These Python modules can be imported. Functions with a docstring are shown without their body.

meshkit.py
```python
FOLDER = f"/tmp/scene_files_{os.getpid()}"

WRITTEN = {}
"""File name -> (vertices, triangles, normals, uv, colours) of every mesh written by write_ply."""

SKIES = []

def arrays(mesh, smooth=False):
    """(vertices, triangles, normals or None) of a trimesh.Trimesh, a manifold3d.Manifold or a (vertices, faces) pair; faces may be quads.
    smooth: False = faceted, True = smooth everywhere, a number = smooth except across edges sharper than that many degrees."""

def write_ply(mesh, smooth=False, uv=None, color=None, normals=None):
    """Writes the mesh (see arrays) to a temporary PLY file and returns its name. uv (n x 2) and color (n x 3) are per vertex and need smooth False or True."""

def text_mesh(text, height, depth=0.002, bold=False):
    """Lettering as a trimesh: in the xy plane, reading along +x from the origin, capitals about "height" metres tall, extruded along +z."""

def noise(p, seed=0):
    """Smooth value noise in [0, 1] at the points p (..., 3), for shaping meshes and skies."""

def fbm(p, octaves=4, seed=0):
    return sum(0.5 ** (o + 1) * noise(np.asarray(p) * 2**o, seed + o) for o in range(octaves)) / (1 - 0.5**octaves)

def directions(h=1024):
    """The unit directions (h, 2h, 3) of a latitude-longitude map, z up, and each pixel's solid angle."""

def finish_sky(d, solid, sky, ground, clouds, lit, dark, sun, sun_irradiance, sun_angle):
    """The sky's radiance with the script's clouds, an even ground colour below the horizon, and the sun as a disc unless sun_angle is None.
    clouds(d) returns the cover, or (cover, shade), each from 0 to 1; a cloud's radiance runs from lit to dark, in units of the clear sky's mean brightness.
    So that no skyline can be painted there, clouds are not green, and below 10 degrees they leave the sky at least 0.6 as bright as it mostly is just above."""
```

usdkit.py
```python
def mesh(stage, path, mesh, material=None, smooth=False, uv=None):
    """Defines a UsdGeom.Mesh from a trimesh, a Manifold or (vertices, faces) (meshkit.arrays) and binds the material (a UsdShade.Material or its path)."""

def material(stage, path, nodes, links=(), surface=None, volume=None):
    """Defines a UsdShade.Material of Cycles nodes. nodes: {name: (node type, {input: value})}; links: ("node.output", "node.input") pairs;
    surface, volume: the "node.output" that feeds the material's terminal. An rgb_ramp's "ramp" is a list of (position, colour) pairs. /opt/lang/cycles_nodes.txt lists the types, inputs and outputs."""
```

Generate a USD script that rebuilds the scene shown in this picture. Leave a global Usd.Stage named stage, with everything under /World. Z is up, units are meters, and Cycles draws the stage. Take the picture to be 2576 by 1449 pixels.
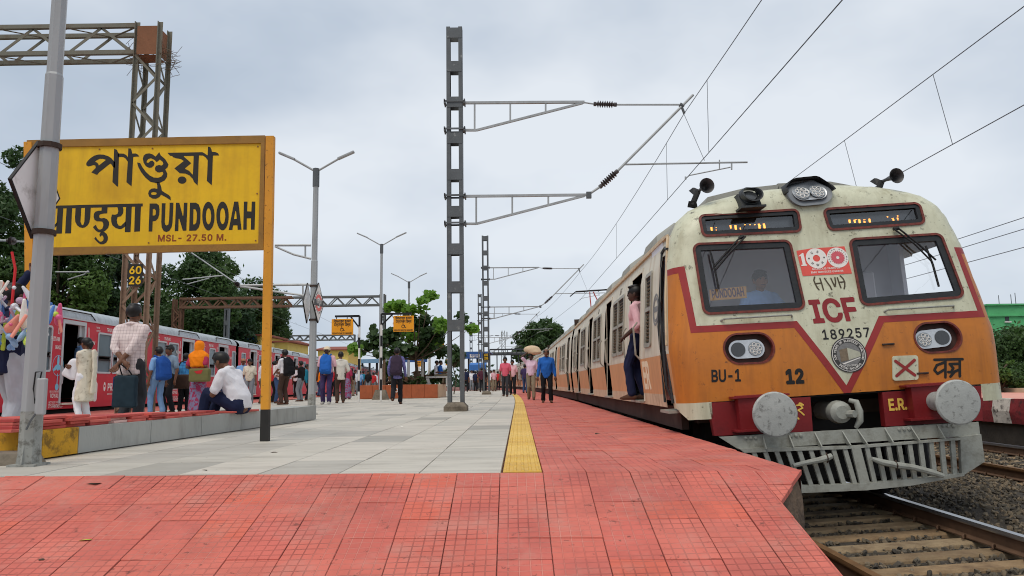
import math, random, glob, numpy as np, trimesh, manifold3d as m3, usdkit, meshkit
from pxr import Usd, UsdGeom, UsdLux, UsdShade, Gf, Sdf, Vt
from shapely import affinity, union_all, box as sbox
from shapely.geometry import Polygon, LineString, Point, MultiPolygon
from shapely.ops import polygonize

stage = Usd.Stage.CreateInMemory()
UsdGeom.SetStageUpAxis(stage, 'Z')
UsdGeom.SetStageMetersPerUnit(stage, 1.0)
UsdGeom.Xform.Define(stage, '/World')
UsdGeom.Scope.Define(stage, '/World/Looks')
rng = np.random.default_rng(7)

# ---------------------------------------------------------------- camera, sky, sun, exposure
EYE = np.array([0.0, 0.0, 0.58]); FPX = 1880.0; PITCH = 0.1272; ROLL = 0.0143
F_ = np.array([0, math.cos(PITCH), math.sin(PITCH)]); R0 = np.array([1.0, 0, 0]); U0 = np.array([0, -math.sin(PITCH), math.cos(PITCH)])
R_ = math.cos(ROLL) * R0 - math.sin(ROLL) * U0; U_ = math.sin(ROLL) * R0 + math.cos(ROLL) * U0
cam = UsdGeom.Camera.Define(stage, '/World/camera')
cam.CreateHorizontalApertureAttr(36.0); cam.CreateVerticalApertureAttr(36.0 * 9 / 16); cam.CreateFocalLengthAttr(36.0 * FPX / 2576)
cam.CreateExposureAttr(0.12)
cam.CreateClippingRangeAttr(Gf.Vec2f(0.05, 5000))
cam.AddTransformOp().Set(Gf.Matrix4d(*R_, 0, *U_, 0, *(-F_), 0, *EYE, 1))

SUN_AZ, SUN_EL = math.radians(-150), math.radians(62)     # high and behind the left shoulder, veiled by cloud
sun_dir = np.array([math.sin(SUN_AZ) * math.cos(SUN_EL), math.cos(SUN_AZ) * math.cos(SUN_EL), math.sin(SUN_EL)])
usdkit.material(stage, '/World/Looks/sky', {
    'sky': ('sky_texture', {'sky_type': 'single_scattering', 'sun_disc': False, 'sun_elevation': SUN_EL, 'sun_rotation': SUN_AZ}),
    'tc': ('texture_coordinate', {}), 'mp': ('mapping', {'scale': (1.0, 1.0, 1.9)}),
    'n': ('noise_texture', {'scale': 1.25, 'detail': 3.0, 'roughness': 0.42, 'distortion': 0.3}),
    'n2': ('noise_texture', {'scale': 4.0, 'detail': 4.0, 'roughness': 0.55}),
    'mx': ('mix_float', {'fac': 0.24}),
    'cl': ('rgb_ramp', {'ramp': [(0.34, (3.6, 4.45, 5.5)), (0.47, (5.1, 5.8, 6.75)), (0.62, (7.5, 7.95, 8.5))]}),
    'mix': ('mix_color', {'blend_type': 'mix', 'fac': 0.93, 'use_clamp': False}),
    'bg': ('background_shader', {'strength': 0.1})},
    [('tc.generated', 'mp.vector'), ('mp.vector', 'n.vector'), ('mp.vector', 'n2.vector'), ('n.fac', 'mx.a'), ('n2.fac', 'mx.b'), ('mx.result', 'cl.fac'),
     ('sky.color', 'mix.a'), ('cl.color', 'mix.b'), ('mix.result', 'bg.color')], surface='bg.background')
dome = UsdLux.DomeLight.Define(stage, '/World/sky')
UsdShade.MaterialBindingAPI.Apply(dome.GetPrim()).Bind(UsdShade.Material.Get(stage, '/World/Looks/sky'))
sun = UsdLux.DistantLight.Define(stage, '/World/sun')
sun.CreateIntensityAttr(0.4); sun.CreateAngleAttr(30.0); sun.CreateColorAttr(Gf.Vec3f(1.0, 0.93, 0.82)); sun.CreateNormalizeAttr(True)
zz = sun_dir; xx = np.cross([0, 0, 1.0], zz); xx /= np.linalg.norm(xx); yy = np.cross(zz, xx)
sun.AddTransformOp().Set(Gf.Matrix4d(*xx, 0, *yy, 0, *zz, 0, 0, 0, 0, 1))

# ---------------------------------------------------------------- photograph pixels (2576 wide) to points of the place
def ray(px, py):
    return F_ + R_ * ((px - 1288) / FPX) + U_ * ((724.5 - py) / FPX)
def at_y(px, py, y):
    d = ray(px, py); return EYE + d * (y / d[1])
def at_z(px, py, z=0.0):
    d = ray(px, py); return EYE + d * ((z - EYE[2]) / d[2])
def zoomed(x0, y0, w, shown):
    k = w / shown
    return lambda x, y: ((x0 + x * k) * 2576 / 3068, (y0 + y * k) * 2576 / 3068)

# ---------------------------------------------------------------- prims
_names = {}
def numbered(path):
    n = _names.get(path, -1) + 1; _names[path] = n
    return path if n == 0 else f'{path}_{n:03d}'
def obj(name, mesh, mat, parent=None, smooth=False, **data):
    path = numbered((parent or '/World') + '/' + name)
    m = usdkit.mesh(stage, path, mesh, mats[mat] if isinstance(mat, str) else mat, smooth=smooth)
    for k, v in data.items():
        m.GetPrim().SetCustomDataByKey(k, v)
    return path
def thing(name, label, cat, group=None, loc=(0, 0, 0), mat4=None, rotz=0.0):
    path = numbered('/World/' + name)
    x = UsdGeom.Xform.Define(stage, path)
    if mat4 is not None:
        x.AddTransformOp().Set(Gf.Matrix4d(*np.asarray(mat4, float).T.ravel()))
    else:
        x.AddTranslateOp().Set(Gf.Vec3d(*map(float, loc)))
        if rotz: x.AddRotateZOp().Set(math.degrees(rotz))
    tag(path, label, cat, group)
    return path
def tag(path, label=None, cat=None, group=None, kind=None):
    p = stage.GetPrimAtPath(path)
    for k, v in (('label', label), ('category', cat), ('group', group), ('kind', kind)):
        if v: p.SetCustomDataByKey(k, v)
def copy_of(src, name, label, cat, group, mat4):
    path = numbered('/World/' + name)
    x = UsdGeom.Xform.Define(stage, path)
    x.GetPrim().GetReferences().AddInternalReference(src)
    x.ClearXformOpOrder(); x.AddTransformOp(opSuffix='place').Set(Gf.Matrix4d(*np.asarray(mat4, float).T.ravel()))
    x.GetPrim().SetInstanceable(True)
    tag(path, label, cat, group)
    return path
def placed(loc, rz=0.0, s=1.0):
    m = np.eye(4); c, si = math.cos(rz), math.sin(rz)
    m[:3, :3] = np.array([[c, -si, 0], [si, c, 0], [0, 0, 1]]) * s; m[:3, 3] = loc
    return m

# ---------------------------------------------------------------- mesh helpers: everything is a trimesh
def cat(ms):
    ms = [m for m in ms if m is not None and len(m.faces)]
    return trimesh.util.concatenate(ms)
def tm(v, f):
    f = np.asarray(f, int)
    if f.shape[1] == 4: f = np.vstack([f[:, [0, 1, 2]], f[:, [0, 2, 3]]])
    return trimesh.Trimesh(np.asarray(v, float), f, process=False)
_BF = [[0, 3, 2, 1], [4, 5, 6, 7], [0, 1, 5, 4], [1, 2, 6, 5], [2, 3, 7, 6], [3, 0, 4, 7]]
def hexa(v8): return tm(v8, _BF)
def box(x0, x1, y0, y1, z0, z1):
    return hexa([(x0, y0, z0), (x1, y0, z0), (x1, y1, z0), (x0, y1, z0), (x0, y0, z1), (x1, y0, z1), (x1, y1, z1), (x0, y1, z1)])
def bevel_box(x0, x1, y0, y1, z0, z1, b=0.01):
    """box with its twelve edges rounded off by b (hull of eight small octahedra)"""
    pts = []
    for x, sx in ((x0, 1), (x1, -1)):
        for y, sy in ((y0, 1), (y1, -1)):
            for z, sz in ((z0, 1), (z1, -1)):
                pts += [(x, y + sy * b, z + sz * b), (x + sx * b, y, z + sz * b), (x + sx * b, y + sy * b, z)]
    return trimesh.convex.convex_hull(np.array(pts, float))
def hull(pts): return trimesh.convex.convex_hull(np.asarray(pts, float))
def frame_of(t):
    t = np.asarray(t, float) / np.linalg.norm(t)
    a = np.cross(t, [0, 0, 1.0]) if abs(t[2]) < 0.95 else np.cross(t, [1.0, 0, 0])
    a /= np.linalg.norm(a); return t, a, np.cross(a, t)
def beam(p, q, w, h=None):
    """square bar from p to q: w across, h in the other direction (upwards where possible)"""
    p, q = np.asarray(p, float), np.asarray(q, float); h = h or w
    t, a, b = frame_of(q - p); a = a * w / 2; b = b * h / 2
    return hexa([p - a - b, p + a - b, p + a + b, p - a + b, q - a - b, q + a - b, q + a + b, q - a + b])
def angle_bar(p, q, w, th=0.008, flip=1):
    p, q = np.asarray(p, float), np.asarray(q, float); t, a, b = frame_of(q - p)
    o = b * (w / 2) * flip
    return cat([beam(p, q, w, th), beam(p + o + a * (w / 2 - th), q + o + a * (w / 2 - th), th, w)])
def tube(pts, r, n=8, caps=True):
    p = np.asarray(pts, float); k = len(p); r = np.broadcast_to(np.asarray(r, float), (k,))
    t = np.gradient(p, axis=0); t /= np.linalg.norm(t, axis=1, keepdims=True) + 1e-12
    _, a, _ = frame_of(t[0]); A = []
    for i in range(k):
        a = a - t[i] * a.dot(t[i]); a = a / (np.linalg.norm(a) + 1e-12); A.append(a)
    A = np.array(A); B = np.cross(t, A); g = np.arange(n) * 2 * np.pi / n
    v = (p[:, None] + r[:, None, None] * (np.cos(g)[None, :, None] * A[:, None] + np.sin(g)[None, :, None] * B[:, None])).reshape(-1, 3)
    f = [[i * n + j, i * n + (j + 1) % n, (i + 1) * n + (j + 1) % n, (i + 1) * n + j] for i in range(k - 1) for j in range(n)]
    m = tm(v, f)
    if caps:
        c = tm(np.vstack([v[:n], v[-n:], p[:1], p[-1:]]), [[2 * n, (j + 1) % n, j] for j in range(n)] + [[2 * n + 1, n + j, n + (j + 1) % n] for j in range(n)])
        m = cat([m, c])
    return m
def lathe(profile, origin=(0, 0, 0), axis=(0, 0, 1), n=20):
    """profile: (radius, along-axis) pairs"""
    pr = np.array(profile, float); t, a, b = frame_of(axis); g = np.arange(n) * 2 * np.pi / n
    v = (np.asarray(origin) + pr[:, 1, None, None] * t + pr[:, 0, None, None] * (np.cos(g)[None, :, None] * a + np.sin(g)[None, :, None] * b)).reshape(-1, 3)
    f = [[i * n + j, (i + 1) * n + j, (i + 1) * n + (j + 1) % n, i * n + (j + 1) % n] for i in range(len(pr) - 1) for j in range(n)]
    m = tm(v, f); m.fix_normals(); return m
def polys(g):
    if g.is_empty: return []
    return [q for q in getattr(g, 'geoms', [g]) if q.geom_type == 'Polygon' and q.area > 1e-9]
def flat(g):
    """triangulated 2D shape -> (v2, f)"""
    vs, fs, n = [], [], 0
    for q in polys(g):
        v, f = trimesh.creation.triangulate_polygon(q, engine='earcut')
        vs.append(v); fs.append(f + n); n += len(v)
    return (np.vstack(vs), np.vstack(fs)) if vs else (np.zeros((0, 2)), np.zeros((0, 3), int))
def extrude(g, h): return cat([trimesh.creation.extrude_polygon(q, h, engine='earcut') for q in polys(g)])
def plate(g, O, X, Y, depth):
    """2D shape laid in the plane O + x X + y Y, given depth along X x Y"""
    m = extrude(g, depth); X, Y = np.asarray(X, float), np.asarray(Y, float); N = np.cross(X, Y); N = N / np.linalg.norm(N)
    v = m.vertices
    m.vertices = np.asarray(O) + v[:, :1] * X + v[:, 1:2] * Y + v[:, 2:] * N
    return m
def moved(m, mat):
    m = m.copy(); m.apply_transform(np.asarray(mat, float)); return m
def rrect(x0, x1, y0, y1, r, q=6):
    return sbox(x0 + r, y0 + r, x1 - r, y1 - r).buffer(r, quad_segs=q)
def stroke(pts, w, flatcap=False):
    return LineString(pts).buffer(w / 2, cap_style=2 if flatcap else 1, join_style=1, quad_segs=4)
def text2d(text, height, bold=0, squeeze=1.0, font='Inter.woff2', spacing=0):
    """lettering as a 2D shape, capitals about height tall, starting at the origin"""
    from PIL import Image, ImageDraw, ImageFont
    fo = ImageFont.truetype(glob.glob('/opt/blender-*/*/datafiles/fonts/' + font)[0], 96)
    out, x = [], 0.0
    for part in ([text] if not spacing else list(text)):
        x0, y0, x1, y1 = fo.getbbox(part, anchor='ls', stroke_width=bold)
        if x1 - x0 < 1 or not part.strip():
            x += fo.getlength(part) + spacing; continue
        im = Image.new('L', (int(x1 - x0 + 8), int(y1 - y0 + 8)))
        ImageDraw.Draw(im).text((4 - x0, 4 - y0), part, 255, fo, anchor='ls', stroke_width=bold)
        on = np.pad(np.asarray(im) > 127, ((0, 0), (1, 1))).astype(np.int8)
        rows, st = np.nonzero(np.diff(on, axis=1) == 1); en = np.nonzero(np.diff(on, axis=1) == -1)[1]
        s = union_all(sbox(st, -rows - 1, en, -rows)).buffer(0.6).buffer(-0.6).simplify(0.9)
        out.append(affinity.translate(s, x + x0 - 4, 4 - y0)); x += fo.getlength(part) + spacing
    k = height / 70.0
    return affinity.scale(union_all(out), k * squeeze, k, origin=(0, 0))
def centred(g, cx=0.0, cy=0.0, w=None):
    b = g.bounds
    if w: g = affinity.scale(g, w / (b[2] - b[0]), 1, origin=(0, 0)); b = g.bounds
    return affinity.translate(g, cx - (b[0] + b[2]) / 2, cy - (b[1] + b[3]) / 2)

# ---------------------------------------------------------------- materials
mats = {}
def lin(c):
    c = np.asarray(c, float) / 255.0
    return np.where(c <= 0.04045, c / 12.92, ((c + 0.055) / 1.055) ** 2.4)
def mk(name, rgb, rough=0.6, var=0.12, scale=2.0, bump=0.0, bscale=60.0, metal=0.0, dirt=None, dscale=5.0, dlo=0.55, dhi=0.75, damt=0.8, spec=0.4, srgb=True, extra=None, stretch=(1, 1, 1)):
    """painted or bare surface: base colour with soft mottling, stains with a shape of their own, fine relief"""
    c = lin(rgb) if srgb else np.asarray(rgb, float)
    N = {'g': ('geometry', {}), 'mp': ('mapping', {'scale': stretch}), 'n': ('noise_texture', {'scale': scale, 'detail': 6.0, 'roughness': 0.6}),
         'r': ('rgb_ramp', {'ramp': [(0.3, c * (1 - var)), (0.7, c * (1 + var))]}), 'p': ('principled_bsdf', {'roughness': rough, 'metallic': metal, 'specular_ior_level': spec})}
    L = [('g.position', 'mp.vector'), ('mp.vector', 'n.vector'), ('n.fac', 'r.fac')]
    top = 'r.color'
    if dirt is not None:
        d = lin(dirt) if srgb else np.asarray(dirt, float)
        N.update({'dn': ('noise_texture', {'scale': dscale, 'detail': 8.0, 'roughness': 0.7}), 'dr': ('rgb_ramp', {'ramp': [(dlo, (0, 0, 0)), (dhi, (damt,) * 3)]}),
                  'dm': ('mix_color', {'b': d})})
        L += [('mp.vector', 'dn.vector'), ('dn.fac', 'dr.fac'), ('dr.color', 'dm.fac'), (top, 'dm.a')]; top = 'dm.result'
    if extra: top = extra(N, L, top)
    L.append((top, 'p.base_color'))
    if bump:
        N.update({'bn': ('noise_texture', {'scale': bscale, 'detail': 4.0}), 'b': ('bump', {'distance': bump, 'strength': 0.7})})
        L += [('mp.vector', 'bn.vector'), ('bn.fac', 'b.height'), ('b.normal', 'p.normal')]
    mats[name] = usdkit.material(stage, '/World/Looks/' + name, N, L, surface='p.BSDF')
def mk_glass(name, tint=(0.9, 0.93, 0.93), base=0.06, rough=0.0):
    mats[name] = usdkit.material(stage, '/World/Looks/' + name, {'t': ('transparent_bsdf', {'color': tint}), 'gl': ('glossy_bsdf', {'roughness': rough, 'color': (1, 1, 1)}),
        'fr': ('fresnel', {'IOR': 1.5}), 'm': ('mix_closure', {}), 'ad': ('math', {'math_type': 'add', 'value2': base})},
        [('fr.fac', 'ad.value1'), ('ad.value', 'm.fac'), ('t.BSDF', 'm.closure1'), ('gl.BSDF', 'm.closure2')], surface='m.closure')
def mk_leaf(name, rgb, trans=0.35, var=0.35):
    c = np.asarray(rgb, float)
    mats[name] = usdkit.material(stage, '/World/Looks/' + name, {'g': ('geometry', {}), 'r': ('rgb_ramp', {'ramp': [(0.0, c * (1 - var)), (0.6, c), (1.0, c * np.array([1.5, 1.35, 1.0]) * (1 + var * .5))]}),
        'd': ('principled_bsdf', {'roughness': 0.5, 'specular_ior_level': 0.35}), 't': ('translucent_bsdf', {}), 'm': ('mix_closure', {'fac': trans})},
        [('g.random_per_island', 'r.fac'), ('r.color', 'd.base_color'), ('r.color', 't.color'), ('d.BSDF', 'm.closure1'), ('t.BSDF', 'm.closure2')], surface='m.closure')
def streaks(strength, col):
    """run-down stains on the painted sides"""
    def f(N, L, top):
        N.update({'sm': ('mapping', {'scale': (3, 3, .28)}), 'sn': ('noise_texture', {'scale': 2.6, 'detail': 6.0, 'roughness': .65}), 'sr': ('rgb_ramp', {'ramp': [(.46, (0,) * 3), (.72, (strength,) * 3)]}), 'sx': ('mix_color', {'b': lin(col)})})
        L += [('g.position', 'sm.vector'), ('sm.vector', 'sn.vector'), ('sn.fac', 'sr.fac'), ('sr.color', 'sx.fac'), (top, 'sx.a')]; return 'sx.result'
    return f
def specks(col, sc, at):
    def f(N, L, top):
        N.update({'kn': ('noise_texture', {'scale': sc, 'detail': 9.0, 'roughness': .78}), 'kr': ('rgb_ramp', {'ramp': [(at - .05, (0,) * 3), (at, (.85,) * 3)]}), 'kx': ('mix_color', {'b': lin(col)})})
        L += [('g.position', 'kn.vector'), ('kn.fac', 'kr.fac'), ('kr.color', 'kx.fac'), (top, 'kx.a')]; return 'kx.result'
    return f
def both(a, b): return lambda N, L, top: b(N, L, a(N, L, top))
# ---------------------------------------------------------------- the run of the two tracks
def xoff(y): return 0.0075 * (y - 5) - max(0.0, y - 20) ** 2 / 1660.0
def dxoff(y): return 0.0075 - 2 * max(0.0, y - 20) / 1660.0
EDGE, TRK, ZR, CANT = 1.84, 3.62, -0.87, 0.052
def xleft(y): return -11.35 - 0.06 * (y - 15) - max(0.0, y - 15) ** 2 / 5000.0     # side of the red train, edge of the island platform
def yj(x): return 5.03 - 0.055 * x                       # where the flat paving ends and the ramp begins
RAMP = 0.28
def zramp(x, y): return -RAMP * (yj(x) - y)

# surface materials of the setting
mk('soil', (96, 88, 74), .95, .25, .5, .03, 12, dirt=(70, 84, 48), dscale=.8, dlo=.5, dhi=.65)
mk('concrete', (150, 146, 138), .9, .14, 2.5, .004, 60, dirt=(96, 90, 80), dscale=3, dlo=.5, dhi=.8, damt=.6)
mk('old_concrete', (122, 112, 98), .95, .25, 3, .012, 30, dirt=(64, 56, 48), dscale=5, dlo=.48, dhi=.7)
mk('mortar', (128, 84, 76), .95, .2, 8)
mk('coping_brown', (112, 92, 74), .95, .3, 4, .02, 22, dirt=(58, 48, 40), dscale=6, dlo=.45, dhi=.62)
mk('dark_wall', (70, 62, 54), .95, .3, 3, .01, 20)
for i, c in enumerate([(192, 185, 172), (186, 180, 168), (196, 188, 175), (178, 172, 161), (162, 157, 147)]):
    mk(f'slab_{i}', c, .66, .09, 3.0, .0015, 90, dirt=(136, 128, 116), dscale=2.4, dlo=.48, dhi=.74, damt=.6, stretch=(.45, 2.0, 1), extra=specks((112, 104, 94), 13, .665))
def grooves(px, py, x0, y0):
    """fine grid pressed into the cement tiles: px, py its pitch"""
    def f(N, L, top):
        N.update({'gm': ('mapping', {'location': (-x0, -y0, 0)}), 'bt': ('brick_texture', {'offset': 0.0, 'squash': 1.0, 'scale': 1.0, 'mortar_size': .0036, 'mortar_smooth': .35, 'brick_width': px, 'row_height': py,
                  'color1': (1, 1, 1), 'color2': (1, 1, 1), 'mortar': (0, 0, 0)}), 'gn': ('noise_texture', {'scale': 3.2, 'detail': 3.0}), 'gr': ('rgb_ramp', {'ramp': [(.32, (.16,) * 3), (.64, (.66,) * 3)]}),
                  'gi': ('math', {'math_type': 'multiply'}), 'gd': ('mix_color', {}), 'gq': ('noise_texture', {'scale': 1.9, 'detail': 2.0}), 'gc': ('rgb_ramp', {'ramp': [(.44, lin((122, 60, 52))), (.58, lin((212, 142, 126)))]}),
                  'gb': ('bump', {'distance': .0035, 'strength': .9, 'invert': True})})
        L += [('g.position', 'gq.vector'), ('gq.fac', 'gc.fac'), ('gc.color', 'gd.b'), ('g.position', 'gm.vector'), ('gm.vector', 'bt.vector'), ('g.position', 'gn.vector'), ('gn.fac', 'gr.fac'), ('bt.fac', 'gi.value1'), ('gr.color', 'gi.value2'), ('gi.value', 'gd.fac'), (top, 'gd.a'),
              ('bt.fac', 'gb.height'), ('gb.normal', 'p.normal')]
        return 'gd.result'
    return f
def wear(s):
    """worn darker patches with a shape of their own, then the specks s"""
    def f(N, L, top):
        N.update({'wn': ('noise_texture', {'scale': 1.15, 'detail': 9.0, 'roughness': .72}), 'wr': ('rgb_ramp', {'ramp': [(.50, (0,) * 3), (.66, (.5,) * 3)]}), 'wx': ('mix_color', {'b': lin((150, 76, 66))})})
        L += [('g.position', 'wn.vector'), ('wn.fac', 'wr.fac'), ('wr.color', 'wx.fac'), (top, 'wx.a')]; return s(N, L, 'wx.result')
    return f
TW, TD = .282, .218                                      # red cement tiles
for i, c in enumerate([(200, 103, 87), (196, 99, 85), (202, 107, 91), (193, 99, 86), (205, 100, 79)]):
    mk(f'red_tile_{i}', c, .72, .13, 2.6, dirt=(188, 136, 122), dscale=3.1, dlo=.50, dhi=.74, damt=.65, extra=both(grooves(TW / 5, TD / 4, .186, 5.03), wear(specks((116, 66, 56), 12, .645))))
for i, c in enumerate([(216, 174, 74), (222, 182, 88), (208, 164, 66)]):
    mk(f'tactile_{i}', c, .6, .1, 6, dirt=(150, 120, 70), dscale=9, dlo=.55, dhi=.75, damt=.6)

def prism4(q, t, ch=.004):
    """a tile: quad of top corners (x, y, z), thickness t, with a small chamfer"""
    q = np.asarray(q, float); c = q.mean(0); inn = q + (c - q) * (ch / np.maximum(np.linalg.norm(c - q, axis=1, keepdims=True), 1e-6)) * 1.4
    lo = q - [0, 0, ch * .8]; bo = q - [0, 0, t]
    v = np.vstack([inn, lo, bo]); f = [[0, 1, 2, 3]] + [[a + 4, (a + 1) % 4 + 4, (a + 1) % 4, a] for a in range(4)] + [[a + 8, (a + 1) % 4 + 8, (a + 1) % 4 + 4, a + 4] for a in range(4)]
    return tm(v, f)
def strip(ys, xl, xr, z, skirt_l=0, skirt_r=0):
    """sheet between two curves, with walls down its sides"""
    v, f = [], []
    for y in ys:
        zz_ = z(y) if callable(z) else z
        a, b = xl(y), xr(y); ya, yb = (yj(a), yj(b)) if y == 5.0 else (y, y); v += [(a, ya, zz_ - skirt_l), (a, ya, zz_), (b, yb, zz_), (b, yb, zz_ - skirt_r)]
    for i in range(len(ys) - 1):
        for k in range(3):
            if (k == 0 and not skirt_l) or (k == 2 and not skirt_r): continue
            f.append([i * 4 + k, i * 4 + k + 1, i * 4 + k + 5, i * 4 + k + 4][::-1])
    return tm(v, f)

# ---------------------------------------------------------------- ground and platforms
ys_far = [5.0, 5.8] + list(np.arange(7.45, 40, 2.5)) + list(np.arange(40, 171, 6))
g = tm([(-900, -60, -1.35), (900, -60, -1.35), (900, 1400, -1.35), (-900, 1400, -1.35)], [[0, 1, 2, 3]])
tag(obj('ground', g, 'soil'), kind='structure')
plat = cat([strip(ys_far, lambda y: xleft(y) + .14, lambda y: EDGE - .16 + xoff(y), -.034, 1.3, 1.3),
            strip(ys_far, lambda y: EDGE - .17 + xoff(y), lambda y: EDGE + xoff(y), -.034, 0, .17)])
island = obj('island_platform', plat, 'mortar'); tag(island, kind='structure')
NR = 14
v, f = [], []
for j in range(NR + 1):
    y = 5.2 - j * .62
    for i, x in enumerate((-13.0, -3, 1.535)):
        yy_ = yj(x) + .03 - j * .62; v.append((x, yy_, zramp(x, yy_) - .034 if j else -.034))
    v.append((1.535, yj(1.535) + .03 - j * .62, -1.5))
for j in range(NR):
    for i in range(3): f.append([j * 4 + i, (j + 1) * 4 + i, (j + 1) * 4 + i + 1, j * 4 + i + 1])
ramp = obj('platform_ramp', tm(v, f), 'mortar'); tag(ramp, kind='structure')
# rough concrete end of the coping where the ramp narrows
vv = np.array([(1.812, 4.92, -.036), (1.812, 5.0, -.036), at_y(2024, 1320, 4.80), at_y(2019, 1250, 4.87), (1.85, 5.0, -.5), (1.55, 4.505, zramp(1.55, 4.505) - .034), (1.50, 4.95, -.07), (1.53, 4.53, -.75), (1.84, 5.0, -.72), (1.5, 5.0, -.7)])
vm = hull(vv).subdivide().subdivide(); vm.vertices += (meshkit.fbm(np.array(vm.vertices) * 9, 3)[:, None] - .5) * [.02, .02, .0]
obj('coping_end', vm, 'coping_brown', ramp)

# grey slabs: the nearest three hundred one by one, the rest as one part
paving = obj('grey_paving', strip([y for y in ys_far], lambda y: xleft(y) + 2.3, lambda y: -.075 + xoff(y), -.03), 'mortar'); tag(paving, kind='structure')
SW, SL = .545, .94
tiles = []
for r in range(0, 66):
    y0 = 5.08 + r * SL; y1 = y0 + SL
    c = 0
    while True:
        xa = -.09 - c * SW + xoff(y0); xb = xa - SW
        if xb < xleft(y0) + 2.3 or (r > 12 and False): break
        tiles.append((r, c)); c += 1
def slab(r, c, gap=.0035):
    y0 = 5.08 + r * SL; y1 = y0 + SL; q = []
    for (cx, yv) in ((c + 1, y0), (c, y0), (c, y1), (c + 1, y1)):
        x = -.09 - cx * SW + xoff(yv)
        yy2 = yv if r or yv > y0 else yj(x) + .005
        q.append([x + (gap if cx == c + 1 else -gap), yy2 + (gap if yv == y0 else -gap), 0.0])
    q = np.array(q); q[:, 2] += np.random.default_rng(r * 91 + c).normal(0, .0012)
    return q
tiles.sort(key=lambda t: (t[0] + 1) ** 2 + (t[1] * .35) ** 2)
srng = np.random.default_rng(3)
def slab_kind():
    return int(srng.choice(5, p=[.3, .27, .22, .13, .08]))
DARK = {(0, 4): 4, (1, 5): 3, (2, 4): 3, (0, 6): 3}
rest = [[] for _ in range(5)]
for n, (r, c) in enumerate(tiles):
    k = DARK.get((r, c), slab_kind()); m = prism4(slab(r, c), .03, .003)
    if n < 290: obj('slab', m, f'slab_{k}', paving)
    else: rest[k].append(m)
for k in range(5):
    if rest[k]: tag(obj('far_slabs', cat(rest[k]), f'slab_{k}', paving), kind='stuff')

# red tiles of the ramp, and of the strip along the edge
def put_tiles(parent, quads, limit, t=.03):
    rs = np.random.default_rng(11); rest = [[] for _ in range(5)]
    for n, q in enumerate(quads):
        k = int(rs.choice(5, p=[.3, .25, .2, .17, .08])); q = np.array(q, float)
        q[:, 2] += rs.normal(0, .0015) + rs.normal(0, .0012, 4)
        m = prism4(q, t, .0022)
        if n < limit: obj('tile', m, f'red_tile_{k}', parent)
        else: rest[k].append(m)
    for k in range(5):
        if rest[k]: tag(obj('far_tiles', cat(rest[k]), f'red_tile_{k}', parent), kind='stuff')
quads = []
g_ = .0016
for r in range(0, 19):
    for c in range(-22, 5):
        xa = .186 + c * TW; xb = xa + TW
        if c == 4: xb = 1.555
        jit = 0
        q = []
        for (x, k) in ((xa + g_, r + 1), (xb - g_, r + 1), (xb - g_, r), (xa + g_, r)):
            y = yj(x) - k * TD + (g_ if k == r + 1 else -g_); q.append((x, y, zramp(x, y)))
        if q[0][1] < 1.0: continue
        quads.append(q)
        if c == 4 and r < 2:
            e = lambda y: 1.556 + max(0, (y - 4.50) / .41) * .27
            ya, yb = yj(1.56) - r * TD - g_, yj(1.56) - (r + 1) * TD + g_; quads.append([(1.557, yb, zramp(1.557, yb)), (e(yb), yb - .0, zramp(e(yb), yb)), (e(ya) + .002, ya - .055 * .2, zramp(1.8, ya - .011)), (1.557, ya, zramp(1.557, ya))])
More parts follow.
